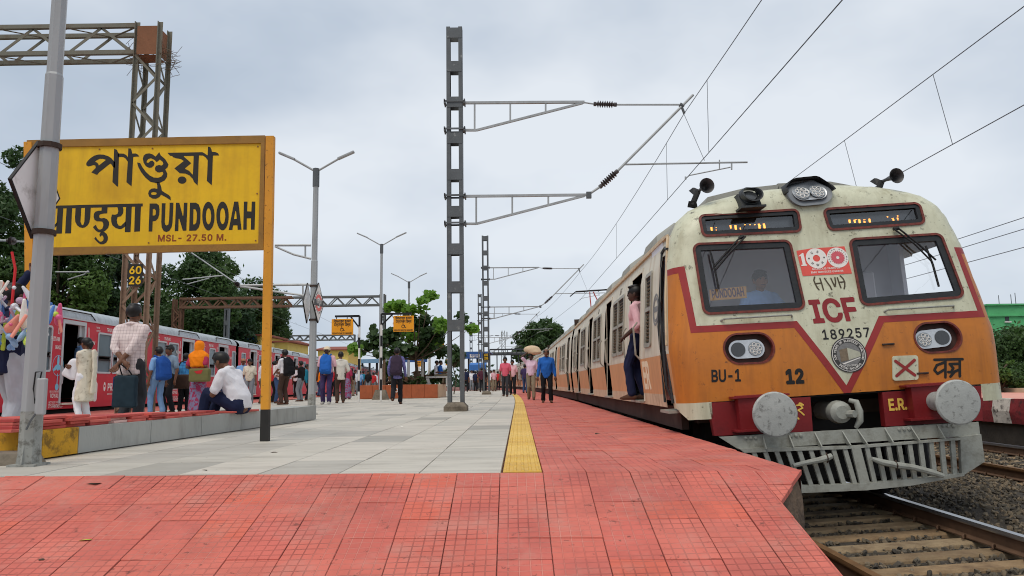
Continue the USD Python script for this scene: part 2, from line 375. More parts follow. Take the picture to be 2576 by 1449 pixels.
quads.sort(key=lambda q: (q[0][1] - 2.4) ** 2 * .6 + (q[0][0] - 0) ** 2 * (1 if q[0][1] > 1.9 else 4))
put_tiles(ramp, quads, 295)
edge = obj('red_edge_paving', strip(ys_far, lambda y: .20 + xoff(y), lambda y: EDGE - .01 + xoff(y), -.031), 'mortar'); tag(edge, kind='structure')
quads = []
for r in range(0, 176):
    y0 = 5.04 + r * TD
    for c in range(6):
        xa = .186 + c * TW; xb = xa + TW if c < 5 else EDGE + .005
        q = []
        for (x, y) in ((xa + g_, y0 + g_), (xb - g_, y0 + g_), (xb - g_, y0 + TD - g_), (xa + g_, y0 + TD - g_)):
            if r == 0 and y < y0 + TD / 2: y = yj(x) + g_
            q.append((x + xoff(y), y, 0))
        quads.append(q)
put_tiles(edge, quads, 290)
# the rest of the red strip far off, and the red strip along the other edge
far = [strip(list(np.arange(43.4, 171, 6)), lambda y: .20 + xoff(y), lambda y: EDGE + xoff(y), -.002), strip(ys_far, lambda y: xleft(y) + .15, lambda y: xleft(y) + 2.3, -.004)]
tag(obj('far_red_paving', cat(far), 'red_tile_1', edge), kind='stuff')

# yellow tactile strip: each tile with four raised bars
tact = obj('tactile_strip', strip(ys_far[:16], lambda y: -.085 + xoff(y), lambda y: .183 + xoff(y), -.030), 'mortar'); tag(tact, kind='structure')
def tactile_tile(y0, L=.29):
    w = .258; xs = -.078; m = [prism4([(xs + xoff(y0), y0, .002), (xs + w + xoff(y0), y0, .002), (xs + w + xoff(y0 + L), y0 + L, .002), (xs + xoff(y0 + L), y0 + L, .002)], .03, .003)]
    for b in range(5):
        x = xs + .03 + b * .0505 + xoff(y0 + L / 2)
        m.append(hull([(x - .012, y0 + .012, .002), (x + .012, y0 + .012, .002), (x - .012, y0 + L - .012, .002), (x + .012, y0 + L - .012, .002),
                       (x - .007, y0 + .02, .009), (x + .007, y0 + .02, .009), (x - .007, y0 + L - .02, .009), (x + .007, y0 + L - .02, .009)]))
    return cat(m)
rs = np.random.default_rng(5)
for k in range(125):
    obj('tactile_tile', tactile_tile(5.065 + k * .295), f'tactile_{int(rs.integers(3))}', tact)

# ---------------------------------------------------------------- the tracks
mk('rail_head', (150, 152, 158), .28, .1, 4, metal=.9)
mk('rail_rust', (92, 68, 50), .85, .2, 8, .002, 120)
mk('rail_side_rust', (120, 88, 56), .7, .2, 8, .002, 120, metal=.3)
for i, c in enumerate([(142, 118, 88), (128, 108, 82), (148, 128, 100)]):
    mk(f'sleeper_{i}', c, .95, .2, 4, .006, 40, dirt=(98, 76, 56), dscale=5, dlo=.46, dhi=.68, damt=.8)
mk('ballast_bed', (66, 60, 53), 1.0, .35, 9, .05, 26)
for i, c in enumerate([(106, 96, 80), (88, 81, 70), (118, 104, 85), (74, 68, 60)]):
    mk(f'stone_{i}', c, .95, .2, 14)
RAIL_HEAD = Polygon([(-.036, 0), (.036, 0), (.036, -.03), (.03, -.045), (-.03, -.045), (-.036, -.03)])
RAIL_REST = Polygon([(-.022, -.046), (.022, -.046), (.009, -.06), (.009, -.145), (.068, -.16), (.068, -.172), (-.068, -.172), (-.068, -.16), (-.009, -.145), (-.009, -.06)])
def sweep(poly, pts):
    """2D section (x across, y up) along points; across is horizontal"""
    sec = np.array(poly.exterior.coords)[:-1]
    if Polygon(sec).exterior.is_ccw is False: sec = sec[::-1]
    pts = np.asarray(pts, float); t = np.gradient(pts, axis=0); t[:, 2] = 0; t /= np.linalg.norm(t, axis=1, keepdims=True)
    ac = np.stack([t[:, 1], -t[:, 0], 0 * t[:, 0]], 1); n = len(sec)
    v = (pts[:, None] + sec[None, :, :1] * ac[:, None] + sec[None, :, 1:] * np.array([0, 0, 1.0])).reshape(-1, 3)
    f = [[i * n + j, i * n + (j + 1) % n, (i + 1) * n + (j + 1) % n, (i + 1) * n + j] for i in range(len(pts) - 1) for j in range(n)]
    return tm(v, np.array(f)[:, ::-1])
def track_matrix(x, z, cant, y):
    """frame at the track centre: x across, y along, z up"""
    yaw = math.atan(dxoff(y)); t = np.array([math.sin(yaw), math.cos(yaw), 0]); a = np.array([math.cos(yaw), -math.sin(yaw), 0])
    u = a * math.cos(cant) + np.array([0, 0, math.sin(cant)]); w = np.cross(u, t); m = np.eye(4); m[:3, 0], m[:3, 1], m[:3, 2], m[:3, 3] = u, t, w, (x, y, z)
    return m
def sleeper_mesh():
    return trimesh.convex.convex_hull(np.array([(sx * 1.37, sy * (.11 if z else .14), z * .2 - .375) for sx in (-1, 1) for sy in (-1, 1) for z in (0, .86)] + [(sx * 1.35, sy * .095, -.172 - .012) for sx in (-1, 1) for sy in (-1, 1)]))
def clip_mesh(side):
    a = np.linspace(-.2, 1.55 * np.pi, 12); p = np.stack([side * .098 + .026 * np.cos(a) * side, np.linspace(-.04, .04, 12), -.155 + .026 * np.sin(a)], 1)
    return tube(p, .0095, 5)
def railway(name, label, x0, z0, cant, y0, y1, near, bias=0.0):
    t = thing(name, label, 'railway track', 'railway tracks with concrete sleepers')
    ys = list(np.arange(y0, 40, 2.0)) + list(np.arange(40, y1, 5.0))
    for s in (-1, 1):
        pts = [(track_matrix(x0 + xoff(y), z0, cant, y) @ [s * .872, 0, 0, 1])[:3] for y in ys]
        r = obj('rail', sweep(RAIL_REST, pts), 'rail_rust', t)
        obj('rail_head', sweep(RAIL_HEAD, pts), 'rail_head' if s > 0 else 'rail_side_rust', r)
    ss, cl = sleeper_mesh(), [clip_mesh(-1), clip_mesh(1)]
    rs = np.random.default_rng(21); rest, n = [], 0
    y = y0 + .2
    while y < min(y1, 60):
        m = track_matrix(x0 + xoff(y), z0, cant, y); k = int(rs.integers(3))
        if y < near:
            sp = obj('sleeper', moved(ss, m), f'sleeper_{k}', t)
            for s in (-1, 1):
                for c in cl:
                    c2 = c.copy(); c2.vertices[:, 0] += s * .872; obj('clip', moved(c2, m), 'rail_rust', sp)
        else: rest.append(moved(ss, m))
        y += .46
    if rest: tag(obj('far_sleepers', cat(rest), 'sleeper_1', t), kind='stuff')
    return t
railway('railway_track', 'rusty track beside the red platform, in front of and under the orange train', TRK, ZR, CANT, 1.0, 150, 12)
railway('railway_track', 'second track on the right, past the gravel, before the red and white platform edge', 8.3, -.73, .05, 4.0, 150, 22)
def bedz(x, y):
    u = x - xoff(y)
    return np.interp(u, [1.4, 2.2, TRK - 1.3, TRK + 1.35, 5.4, 6.2, 7.0, 9.7, 10.2], [-1.12, -1.1, ZR - .225 - .05, ZR - .225 + .06, -.93, -1.0, -.98, -.86, -.95])
gx, gy = np.meshgrid(np.arange(1.4, 10.3, .2), np.concatenate([np.arange(-1, 25, .4), np.arange(25, 160, 5)]))
gz = np.array([[bedz(a, b) for a, b in zip(r1, r2)] for r1, r2 in zip(gx + [[xoff(q)] for q in gy[:, 0]], gy)])
P = np.stack([gx + np.array([[xoff(q)] for q in gy[:, 0]]), gy, gz], -1); P[..., 2] += .05 * (meshkit.fbm(P * [3, 3, 0] + 9.1, 3) - .5)
nx = gx.shape[1]; f = [[i * nx + j, i * nx + j + 1, (i + 1) * nx + j + 1, (i + 1) * nx + j] for i in range(gx.shape[0] - 1) for j in range(nx - 1)]
bed = obj('ballast_bed', tm(P.reshape(-1, 3), f), 'ballast_bed', smooth=True); tag(bed, kind='structure')
def instancer(name, protos, pos, idx, rot, scale, parent=None):
    path = numbered((parent or '/World') + '/' + name)
    pi = UsdGeom.PointInstancer.Define(stage, path); tg = []
    for k, (m, mt) in enumerate(protos):
        pp = f'{path}/proto_{k}'; usdkit.mesh(stage, pp, m, mats[mt]); tg.append(pp)
    pi.CreatePrototypesRel().SetTargets([Sdf.Path(x) for x in tg])
    pi.CreatePositionsAttr(Vt.Vec3fArray.FromNumpy(np.asarray(pos, np.float32))); pi.CreateProtoIndicesAttr(Vt.IntArray.FromNumpy(np.asarray(idx, np.int32)))
    q = np.asarray(rot, float); q /= np.linalg.norm(q, axis=1, keepdims=True)
    pi.CreateOrientationsAttr([Gf.Quath(float(a), float(b), float(c), float(d)) for a, b, c, d in q])
    pi.CreateScalesAttr(Vt.Vec3fArray.FromNumpy(np.repeat(np.asarray(scale, np.float32)[:, None], 3, 1) if np.ndim(scale) == 1 else np.asarray(scale, np.float32)))
    tag(path, kind='stuff'); return path
rs = np.random.default_rng(77)
def pebble(seed):
    r2 = np.random.default_rng(seed); q = r2.normal(0, 1, (13, 3)); q /= np.linalg.norm(q, axis=1, keepdims=True); return trimesh.convex.convex_hull(q * r2.uniform(.85, 1.1, (13, 1)) * [.029, .024, .019])
N_ST = 42000
yy_ = 2.2 + rs.random(N_ST) ** 1.5 * 15; xx_ = 1.7 + rs.random(N_ST) * 8.2; keep = (xx_ < 7.2) | (rs.random(N_ST) < .5)
keep &= ~((np.abs(np.abs(xx_ - TRK) - .872) < .1) | (np.abs(np.abs(xx_ - 8.3) - .872) < .1))
ph = ((yy_ - 1.2 + .23) % .46) - .23; on_sl = (np.abs(ph) < .13) & (np.abs(xx_ - TRK) < 1.3); keep &= ~(on_sl & (rs.random(N_ST) < .93))
xx_, yy_ = xx_[keep], yy_[keep]
pos = np.array([(a + xoff(b), b, bedz(a + xoff(b), b) + rs.uniform(-.006, .03)) for a, b in zip(xx_, yy_)])
instancer('ballast_stones', [(pebble(i), f'stone_{i % 4}') for i in range(8)], pos, rs.integers(0, 8, len(pos)), rs.normal(0, 1, (len(pos), 4)), rs.uniform(.75, 1.5, len(pos)))

# ---------------------------------------------------------------- opposite platform on the right, with its red and white edge
mk('kerb_white', (206, 196, 184), .9, .12, 5, .012, 18, dirt=(60, 50, 44), dscale=6, dlo=.5, dhi=.62, damt=.9)
mk('kerb_red', (128, 38, 42), .9, .16, 5, .012, 18, dirt=(52, 36, 34), dscale=6, dlo=.52, dhi=.66, damt=.8)
mk('pink_paving', (214, 150, 132), .8, .1, 3)
mk('beige_band', (206, 188, 160), .85, .1, 3)
OX, OZ = 10.05, .13
ysr = list(np.arange(4, 40, 3.0)) + list(np.arange(40, 160, 8))
op = obj('opposite_platform', cat([strip(ysr, lambda y: OX + .12 + xoff(y), lambda y: OX + 4.2 + xoff(y), OZ - .005, 1.4, 1.4)]), 'pink_paving'); tag(op, kind='structure')
obj('edge_wall', strip(ysr, lambda y: OX + .10 + xoff(y), lambda y: OX + .119 + xoff(y), OZ - .5, .9, 0), 'dark_wall', op)
rs = np.random.default_rng(31)
for k in range(64):
    y0, y1 = 5.0 + k * .58, 5.0 + (k + 1) * .58
    v = [(OX + xoff(y) + dx, y, z) for z, dx0, dx1 in ((OZ - .5, .0, .11), (OZ - .26, -.03, .11), (OZ + .0, .02, .11)) for y in (y0, y1) for dx in (dx0, dx1)]
    v = np.array(v) + rs.normal(0, .006, (12, 3)) * [1, 0, 1]
    obj('kerb_stone', trimesh.convex.convex_hull(v), 'kerb_red' if k % 2 else 'kerb_white', op)
obj('back_kerb', strip(ysr, lambda y: OX + 4.2 + xoff(y), lambda y: OX + 4.5 + xoff(y), OZ + .12, .3, .3), 'beige_band', op)

# ---------------------------------------------------------------- concrete kerb on the platform with loose tiles stacked on it
mk('kerb_grey', (164, 165, 160), .85, .08, 2.2, .004, 50, dirt=(108, 106, 100), dscale=2.6, dlo=.5, dhi=.75, damt=.6, stretch=(1, 1, .35))
mk('kerb_yellow', (204, 152, 34), .8, .12, 4, .004, 50, dirt=(92, 70, 34), dscale=7, dlo=.5, dhi=.62, damt=.75)
mk('kerb_black', (46, 42, 38), .85, .2, 5, dirt=(150, 116, 40), dscale=8, dlo=.52, dhi=.62, damt=.8)
K0, K1 = at_z(104, 1157), at_z(795, 1056)
def kpt(t): return K0 + (K1 - K0) * t
KH = .245
cuts = [0, .068, .24, .40, .56, .70, .86, 1.0]
kd = (K1 - K0) / np.linalg.norm(K1 - K0); kn = np.array([-kd[1], kd[0], 0])
ck = thing('concrete_kerb', 'long low grey concrete kerb with a yellow end, behind the yellow sign post', 'kerb')
for i in range(len(cuts) - 1):
    a, b = kpt(cuts[i]) + kd * .005, kpt(cuts[i + 1]) - kd * .005; wd = .42
    v = [p + kn * o + np.array([0, 0, z]) for p in (a, b) for o in (0, wd) for z in (0.012, KH)]
    m = trimesh.convex.convex_hull(np.array([p + np.array([0, 0, 0]) for p in v]))
    obj('block', m, 'kerb_yellow' if i == 0 else 'kerb_grey', ck)
sb = thing('concrete_kerb', 'short kerb end painted yellow and black, left of the grey pole foot', 'kerb')
obj('block', bevel_box(-5.6, -4.34, 6.78, 7.2, 0, .26, .012), 'kerb_yellow', sb); obj('block', bevel_box(-4.335, -4.02, 6.78, 7.2, 0, .26, .012), 'kerb_black', sb)
lb = at_z(18, 1172); obj_ = thing('concrete_block', 'low broken concrete block at the left edge of the paving beside the grey pole', 'concrete block')
obj('block', hull(np.array([(lb[0] - .6, lb[1], 0), (lb[0] + .1, lb[1], 0), (lb[0] + .12, lb[1] + .3, 0), (lb[0] - .6, lb[1] + .3, 0), (lb[0] - .6, lb[1] + .02, .1), (lb[0] + .06, lb[1] + .03, .085), (lb[0] + .08, lb[1] + .25, .095), (lb[0] - .6, lb[1] + .25, .1)])), 'old_concrete', obj_)
for i, c in enumerate([(196, 88, 78), (178, 70, 66), (208, 104, 92), (226, 186, 176)]):
    mk(f'loose_tile_{i}', c, .75, .15, 6)
rs = np.random.default_rng(8); t = -.02; n = 0
def loose(p, z, w, d, th, ang, tilt, k):
    m = bevel_box(-w / 2, w / 2, -d / 2, d / 2, 0, th, .003); M = trimesh.transformations.euler_matrix(tilt, 0, ang); M[:3, 3] = (*p[:2], z)
    o = obj('loose_tile', moved(m, M), f'loose_tile_{k}')
    tag(o, 'red cement tile lying in the uneven stack on the grey concrete kerb', 'tile', 'red tiles stacked on the kerb')
kang = math.atan2(kd[1], kd[0])
while t < .50:
    base = kpt(t) + kn * .2; lay = 4 if t < .12 else 3 if t < .3 else 2
    for L in range(lay):
        loose(base + kn * rs.normal(0, .02) + kd * rs.normal(0, .03), KH + L * .027 + .001, .31, .31, .025, kang + rs.normal(0, .05), rs.normal(0, .006), int(rs.choice(4, p=[.4, .35, .2, .05])))
    t += .33 / np.linalg.norm(K1 - K0)
for q in (.53, .57, .61): loose(kpt(q) + kn * .12, KH + .003, .31, .31, .025, kang + rs.normal(0, .04), .01, 0)
t = 0
while t < 4:
    for L in range(3): loose(np.array([-4.3 - t * .33, 7.0, 0]) + rs.normal(0, .02, 3), .262 + L * .027, .31, .31, .025, rs.normal(0, .06), rs.normal(0, .006), int(rs.choice(4, p=[.4, .35, .15, .1])))
    t += 1
# ---------------------------------------------------------------- the orange and cream train
mk('front_cream', (204, 203, 176), .44, .05, 2.0, .002, 25, dirt=(160, 154, 126), dscale=2.2, dlo=.5, dhi=.75, damt=.7, spec=.5, extra=both(specks((74, 68, 52), 11, .63), streaks(.45, (146, 136, 104))))
mk('front_orange', (197, 117, 30), .44, .06, 1.2, .002, 20, dirt=(150, 86, 28), dscale=1.6, dlo=.46, dhi=.8, damt=.6, spec=.5, extra=both(specks((96, 60, 34), 8, .64), streaks(.5, (142, 82, 32))))
mk('band_red', (150, 44, 42), .45, .07, 4, dirt=(118, 40, 40), dscale=6)
mk('beam_red', (124, 26, 30), .5, .12, 4, .002, 30, dirt=(70, 22, 24), dscale=4, damt=.6)
mk('side_cream', (212, 205, 186), .5, .06, 1.2, .002, 10, dirt=(150, 128, 98), dscale=1.3, dlo=.52, dhi=.8, damt=.5, extra=streaks(.55, (168, 138, 100)))
mk('side_orange', (206, 148, 98), .52, .08, 1.2, .002, 10, extra=streaks(.5, (160, 108, 70)))
mk('side_low', (206, 184, 152), .6, .08, 2, dirt=(140, 112, 84), dscale=3, extra=streaks(.5, (146, 112, 80)))
mk('train_roof', (150, 148, 138), .7, .12, 2, dirt=(96, 88, 78), dscale=3)
mk('frame_rust', (118, 52, 42), .6, .25, 14, .002, 60, dirt=(70, 34, 28), dscale=16, dlo=.45, dhi=.65)
mk('rubber', (38, 40, 42), .55, .2, 10, .006, 26)
mk('black_iron', (22, 21, 21), .6, .2, 10)
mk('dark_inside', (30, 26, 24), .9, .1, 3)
mk('brown_iron', (62, 48, 40), .85, .25, 5, .004, 40)
mk('door_steel', (150, 146, 134), .5, .15, 3, dirt=(90, 70, 52), dscale=5)
mk('shutter', (112, 104, 86), .7, .15, 6)
mk('letter_black', (26, 24, 22), .5, .1, 10)
mk('letter_red', (140, 34, 38), .5, .15, 12, dirt=(170, 80, 70), dscale=30, dlo=.62, dhi=.7)
mk('letter_brown', (78, 66, 46), .6, .1, 12)
mk('letter_yellow', (232, 190, 84), .6, .1, 12)
mk('letter_fade', (232, 214, 182), .6, .1, 12)
mk('buffer_steel', (172, 173, 168), .6, .1, 7, .003, 60, dirt=(92, 90, 86), dscale=16, dlo=.54, dhi=.68, damt=.85, metal=.15)
mk('guard_paint', (156, 157, 148), .6, .1, 6, .004, 40, dirt=(98, 94, 82), dscale=6, dlo=.48, dhi=.72, damt=.8)
mk('sticker_red', (222, 86, 74), .4, .05, 4)
mk('print_white', (232, 226, 218), .45, .03, 4)
mk('print_pink', (206, 90, 100), .45, .1, 40)
mk('print_dark', (60, 58, 56), .5, .1, 10)
mk('lamp_silver', (196, 198, 200), .3, .08, 30, metal=.6)
mk('lamp_lens', (136, 142, 146), .15, .1, 60, spec=.8)
mk('recess_brown', (66, 42, 34), .7, .2, 12)
mk('lamp_grey', (116, 120, 124), .5, .1, 10)
mk('lamp_dark', (52, 54, 56), .25, .15, 60, spec=.7)
mk('horn_metal', (86, 84, 84), .5, .2, 20, metal=.5)
mk('cab_wall', (214, 216, 222), .7, .05, 2)
mk('cab_desk', (206, 132, 150), .6, .05, 2)
mk('placard', (236, 178, 106), .6, .05, 4)
mk('print_purple', (92, 62, 96), .6, .05, 4)
mk_glass('train_glass', (.97, .98, .99), .055)
mats['led'] = usdkit.material(stage, '/World/Looks/led', {'e': ('emission', {'color': (1.0, .34, .05), 'strength': 2.6})}, surface='e.emission')

Y0 = 8.12; MT = track_matrix(TRK + xoff(Y0), ZR, CANT, Y0); MTI = np.linalg.inv(MT)
BODY_W = [(1.24, 1.775), (1.9, 1.80), (2.9, 1.69), (3.25, 1.60)]                     # half width of the body at each height
ROOF = [(1.60, 3.25), (1.52, 3.40), (1.36, 3.53), (1.1, 3.63), (.75, 3.70), (.38, 3.735), (0, 3.745)]
def halfw(w): return np.interp(w, [a for a, _ in BODY_W], [b for _, b in BODY_W])
def rake(w):
    k = np.maximum(0.0, np.asarray(w, float) - 1.55); return .19 * (k - .25 * (1 - np.exp(-k / .25)))
right = [(b, a) for a, b in BODY_W] + ROOF[1:]
OUT = Polygon([(1.45, 1.30), (1.45, 1.12), (1.70, 1.12), (1.76, 1.2)] + right + [(-a, b) for a, b in right[::-1]][1:] + [(-1.76, 1.2), (-1.70, 1.12), (-1.45, 1.12), (-1.45, 1.30)])
SIL = Polygon([(1.78, .2)] + right + [(-a, b) for a, b in right[::-1]][1:] + [(-1.78, .2)])     # silhouette that the corners round towards
RND = .26
def face_s(u, w):
    import shapely
    d = np.clip(shapely.distance(shapely.points(u, w), SIL.exterior), 0, RND)
    return rake(w) + RND - np.sqrt(np.maximum(RND ** 2 - (RND - d) ** 2, 0))
def face_pts(u, w, off=0.0):
    u, w = np.asarray(u, float), np.asarray(w, float)
    return np.stack([u, face_s(u, w) - off, w], -1)
def uv(px, py):
    """photo pixel -> (across, height) on the raked front"""
    o = MTI[:3, :3] @ EYE + MTI[:3, 3]; d = MTI[:3, :3] @ ray(px, py); s = .2
    for _ in range(8):
        p = o + d * ((s - o[1]) / d[1]); s = float(rake(p[2]))
    return np.array([p[0], p[2]])
def gridcut(g, xs, ys):
    from shapely.prepared import prep
    V, Fc, n = [], [], 0
    for q in polys(g):
        pq, b = prep(q), q.bounds
        for i in range(len(xs) - 1):
            if xs[i + 1] < b[0] or xs[i] > b[2]: continue
            for j in range(len(ys) - 1):
                if ys[j + 1] < b[1] or ys[j] > b[3]: continue
                c = sbox(xs[i], ys[j], xs[i + 1], ys[j + 1])
                if pq.contains(c):
                    v = np.array([(xs[i], ys[j]), (xs[i + 1], ys[j]), (xs[i + 1], ys[j + 1]), (xs[i], ys[j + 1])]); f = np.array([[0, 1, 2], [0, 2, 3]])
                elif pq.intersects(c):
                    v, f = flat(q.intersection(c))
                    if not len(f): continue
                else: continue
                V.append(v); Fc.append(f + n); n += len(v)
    m = trimesh.Trimesh(np.column_stack([np.vstack(V), np.zeros(n)]), np.vstack(Fc), process=False)
    m.merge_vertices(); return m
GX = np.concatenate([[-1.9], -np.linspace(1.82, 1.3, 11), np.linspace(-1.2, 1.2, 13), np.linspace(1.3, 1.82, 11), [1.9]]); GW = np.concatenate([np.linspace(.9, 3.0, 22), np.linspace(3.06, 3.76, 15)])
def face_paint(g, off=0.0):
    m = gridcut(g, GX, GW); v = np.asarray(m.vertices)
    m.vertices = face_pts(v[:, 0], v[:, 1], off); return m
def face_solid(g, o0, o1):
    m = extrude(g, o1 - o0); v = np.asarray(m.vertices); m.vertices = face_pts(v[:, 0], v[:, 1], o0 + v[:, 2]); return m
def face_text(text, quad, off=.004, **k):
    """lettering fitted between its photo corners: left bottom, right bottom, left top"""
    g = text2d(text, 1.0, **k); b = g.bounds; A, B, C = [uv(*p) for p in quad]
    X, Yv = (B - A) / (b[2] - b[0]), (C - A) / (b[3] - b[1])
    return face_paint(affinity.affine_transform(g, [X[0], Yv[0], X[1], Yv[1], A[0] - b[0] * X[0] - b[1] * Yv[0], A[1] - b[0] * X[1] - b[1] * Yv[1]]), off)
def quad_r(pts, r):
    q = Polygon([uv(*p) for p in pts]); return q.buffer(-r, join_style=2).buffer(r, quad_segs=6)
z6, z7, z8 = zoomed(1900, 480, 700, 2415), zoomed(2400, 480, 668, 2305), zoomed(2000, 880, 1068, 2496)
def U(pts): return [uv(*p) for p in pts]

W1 = quad_r([(1743, 614), (1986, 605), (2025, 777), (1771, 790)], .075); W2 = quad_r([(2136, 602), (2366, 588), (2426, 747), (2167, 768)], .075)
D1 = quad_r([(1759, 541), (2006, 527), (2015, 582), (1768, 594)], .06); D2 = quad_r([(2070, 526), (2312, 510), (2326, 562), (2086, 579)], .06)
HL = LineString(U([z8(500, 385), z8(640, 378)])).buffer(.165); HR = LineString(U([z8(1835, 308), z8(1950, 300)])).buffer(.165)
band = LineString([(-2.3, uv(1714, 677)[1])] + U([(1716, 677), (1745, 829), (2001, 816), (2131, 986), (2217, 803), (2471, 789), (2411, 629)]) + [(2.3, uv(2411, 629)[1])])
BAND = band.buffer(.037, join_style=2, mitre_limit=3).intersection(OUT)
up, low_ = sorted([q for q in polys(OUT.difference(band.buffer(.0005)))], key=lambda q: -q.centroid.y)[:2]
holes = union_all([W1, W2, D1, D2, HL, HR])
CREAM_LOW = union_all([sbox(-1.9, 1.0, -1.45, 1.30), sbox(1.45, 1.0, 1.9, 1.30)])
CREAM = union_all([up.difference(BAND), low_.intersection(CREAM_LOW)]).difference(holes)
ORANGE = low_.difference(union_all([BAND, CREAM_LOW])).difference(holes)

LEN = 15.8
WIN = [(1.44, 1.83)], [(3.97, 4.60), (4.70, 5.32)], [(7.42, 8.10), (8.20, 8.90)], [(11.07, 11.70), (11.76, 12.40)], [(14.22, 14.62), (14.68, 15.05)]
DOORS = [(2.35, 3.28), (5.88, 6.72), (9.48, 10.38), (13.11, 13.95)]
def side_pt(sgn, s, w, off=0.0):
    s, w = np.asarray(s, float), np.asarray(w, float); return np.stack([sgn * (halfw(w) + off), s, w], -1)
def side_sheet(g, sgn, off=0.0):
    m = gridcut(g, np.arange(-.5, 17, 1.2), np.array([1.0, 1.24, 1.5, 1.9, 2.2, 2.5, 2.9, 3.08, 3.25, 3.4])); v = np.asarray(m.vertices); m.vertices = side_pt(sgn, v[:, 0], v[:, 1], off)
    if sgn < 0: m.faces = m.faces[:, ::-1]
    return m
def side_solid(g, sgn, o0, o1):
    m = extrude(g, o1 - o0); v = np.asarray(m.vertices); m.vertices = side_pt(sgn, v[:, 0], v[:, 1], o0 + v[:, 2]); m.fix_normals(); return m
def coach(t, front, doors, wins, faded=True):
    """body, roof, doors and shuttered windows of one coach; frame: x across, y back along the track, z up from the rails"""
    s0 = (lambda w: float(rake(w)) + RND) if front else (lambda w: 0.0)
    base = Polygon([(s0(1.24), 1.24), (LEN, 1.24), (LEN, 3.25)] + [(s0(w), w) for w in np.linspace(3.25, 1.24, 9)])
    for sgn in (-1, 1):
        hs = [sbox(a, 1.28, b, 3.08) for a, b in doors] + [rrect(a, b, 2.03, 2.93, .03) for g_ in wins for a, b in g_]
        if front: hs.append(Polygon([(.40, 1.24), (.78, 1.24), (.85, 3.04), (.58, 3.04)]) if sgn < 0 else rrect(.5, 1.45, 2.05, 2.95, .05))
        hs = union_all(hs)
        for lo, hi, mt, nm in ((1.24, 1.39, 'side_low', 'side_sill'), (1.39, 1.855, 'side_orange', 'side_lower_panel'), (1.855, 3.25, 'side_cream', 'side_upper_panel')):
            obj(nm, side_sheet(base.intersection(sbox(-1, lo, 20, hi)).difference(hs), sgn), mt, t, smooth=20)
        if sgn > 0: continue
        for a, b in doors:
            d = obj('doorway', cat([side_solid(sbox(a - .05, 1.28, b + .05, 3.13).difference(sbox(a, 1.2, b, 3.08)), -1, .001, .012)]), 'side_cream', t)
            obj('step', box(-1.84, -1.5, a + .02, b - .02, 1.255, 1.283), 'door_steel', d)
            obj('door_leaf', box(-1.54, -1.52, b - .25, b + .6, 1.30, 3.04), 'brown_iron', d)
            for q in (a - .07, b + .07):
                obj('handrail', tube([(-1.80, q, 1.85), (-1.86, q, 1.92), (-1.86, q, 2.30), (-1.80, q, 2.37)], .014, 6), 'door_steel', d)
        for g_ in wins:
            for a, b in g_:
                fr = rrect(a - .04, b + .04, 1.99, 2.97, .05).difference(rrect(a + .015, b - .015, 2.045, 2.915, .02))
                fr = union_all([fr, sbox(a, 2.46, b, 2.51)])
                w_ = obj('window', side_solid(fr, -1, -.01, .022), 'door_steel', t)
                sl = []
                for k in range(18):
                    z = 2.06 + k * .048
                    if 2.44 < z < 2.5: continue
                    h = float(halfw(z)); sl.append(hexa([(-h + .03, a, z), (-h + .03, b, z), (-h + .036, b, z + .004), (-h + .036, a, z + .004), (-h - .004 + .0, a, z - .002 + .03), (-h - .004, b, z + .028), (-h + .002, b, z + .034), (-h + .002, a, z + .034)]))
                obj('louvre_slats', cat(sl), 'shutter', w_)
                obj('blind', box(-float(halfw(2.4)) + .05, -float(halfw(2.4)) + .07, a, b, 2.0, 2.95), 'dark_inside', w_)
    prof = [(-a, b) for a, b in ROOF] + [(a, b) for a, b in ROOF[::-1]][1:]
    v, f = [], []
    stn = [0.0] + list(np.linspace(2, LEN, 4))
    for s in stn:
        for a, b in prof: v.append((a, (s + s0(b)) if s == 0 else s, b))
    n = len(prof)
    for i in range(len(stn) - 1):
        for j in range(n - 1): f.append([i * n + j, i * n + j + 1, (i + 1) * n + j + 1, (i + 1) * n + j])
    rf = obj('roof', tm(v, f), 'train_roof', t, smooth=30)
    for sgn in (-1, 1):
        obj('gutter', box(*sorted((sgn * 1.60, sgn * 1.635)), s0(3.26) + .1, LEN, 3.245, 3.275), 'side_low', rf)
    for k in range(6):
        y = 1.7 + k * 2.45
        obj('roof_vent', hull([(-1.54, y, 3.36), (-1.54, y + 1.2, 3.36), (-1.2, y, 3.6), (-1.2, y + 1.2, 3.6), (-1.5, y + .15, 3.5), (-1.5, y + 1.05, 3.5), (-1.25, y + .15, 3.66), (-1.25, y + 1.05, 3.66)]), 'train_roof', rf)
    for k in range(3): obj('roof_box', bevel_box(-.5, .5, 3 + k * 4.6, 4.3 + k * 4.6, 3.68, 3.86, .04), 'train_roof', rf)
    # inside, floor and running gear
    i0 = 2.1 if front else .06
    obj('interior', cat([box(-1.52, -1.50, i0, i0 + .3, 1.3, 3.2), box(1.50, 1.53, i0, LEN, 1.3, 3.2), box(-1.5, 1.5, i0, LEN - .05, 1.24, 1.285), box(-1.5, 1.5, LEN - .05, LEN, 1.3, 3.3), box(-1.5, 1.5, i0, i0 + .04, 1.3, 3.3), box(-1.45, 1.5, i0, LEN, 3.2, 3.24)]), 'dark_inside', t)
    obj('end_wall', box(-1.6, 1.6, LEN - .02, LEN + .02, 1.24, 3.55), 'brown_iron', t)
    obj('gangway', box(-.75, .75, LEN, LEN + .45, 1.1, 3.2), 'rubber', t)
    und = [box(-1.66, -1.58, .62 if front else .1, LEN - .1, .98, 1.24), box(1.58, 1.66, .4, LEN - .1, .98, 1.24), box(-1.5, 1.5, .5, LEN - .1, 1.05, 1.2)]
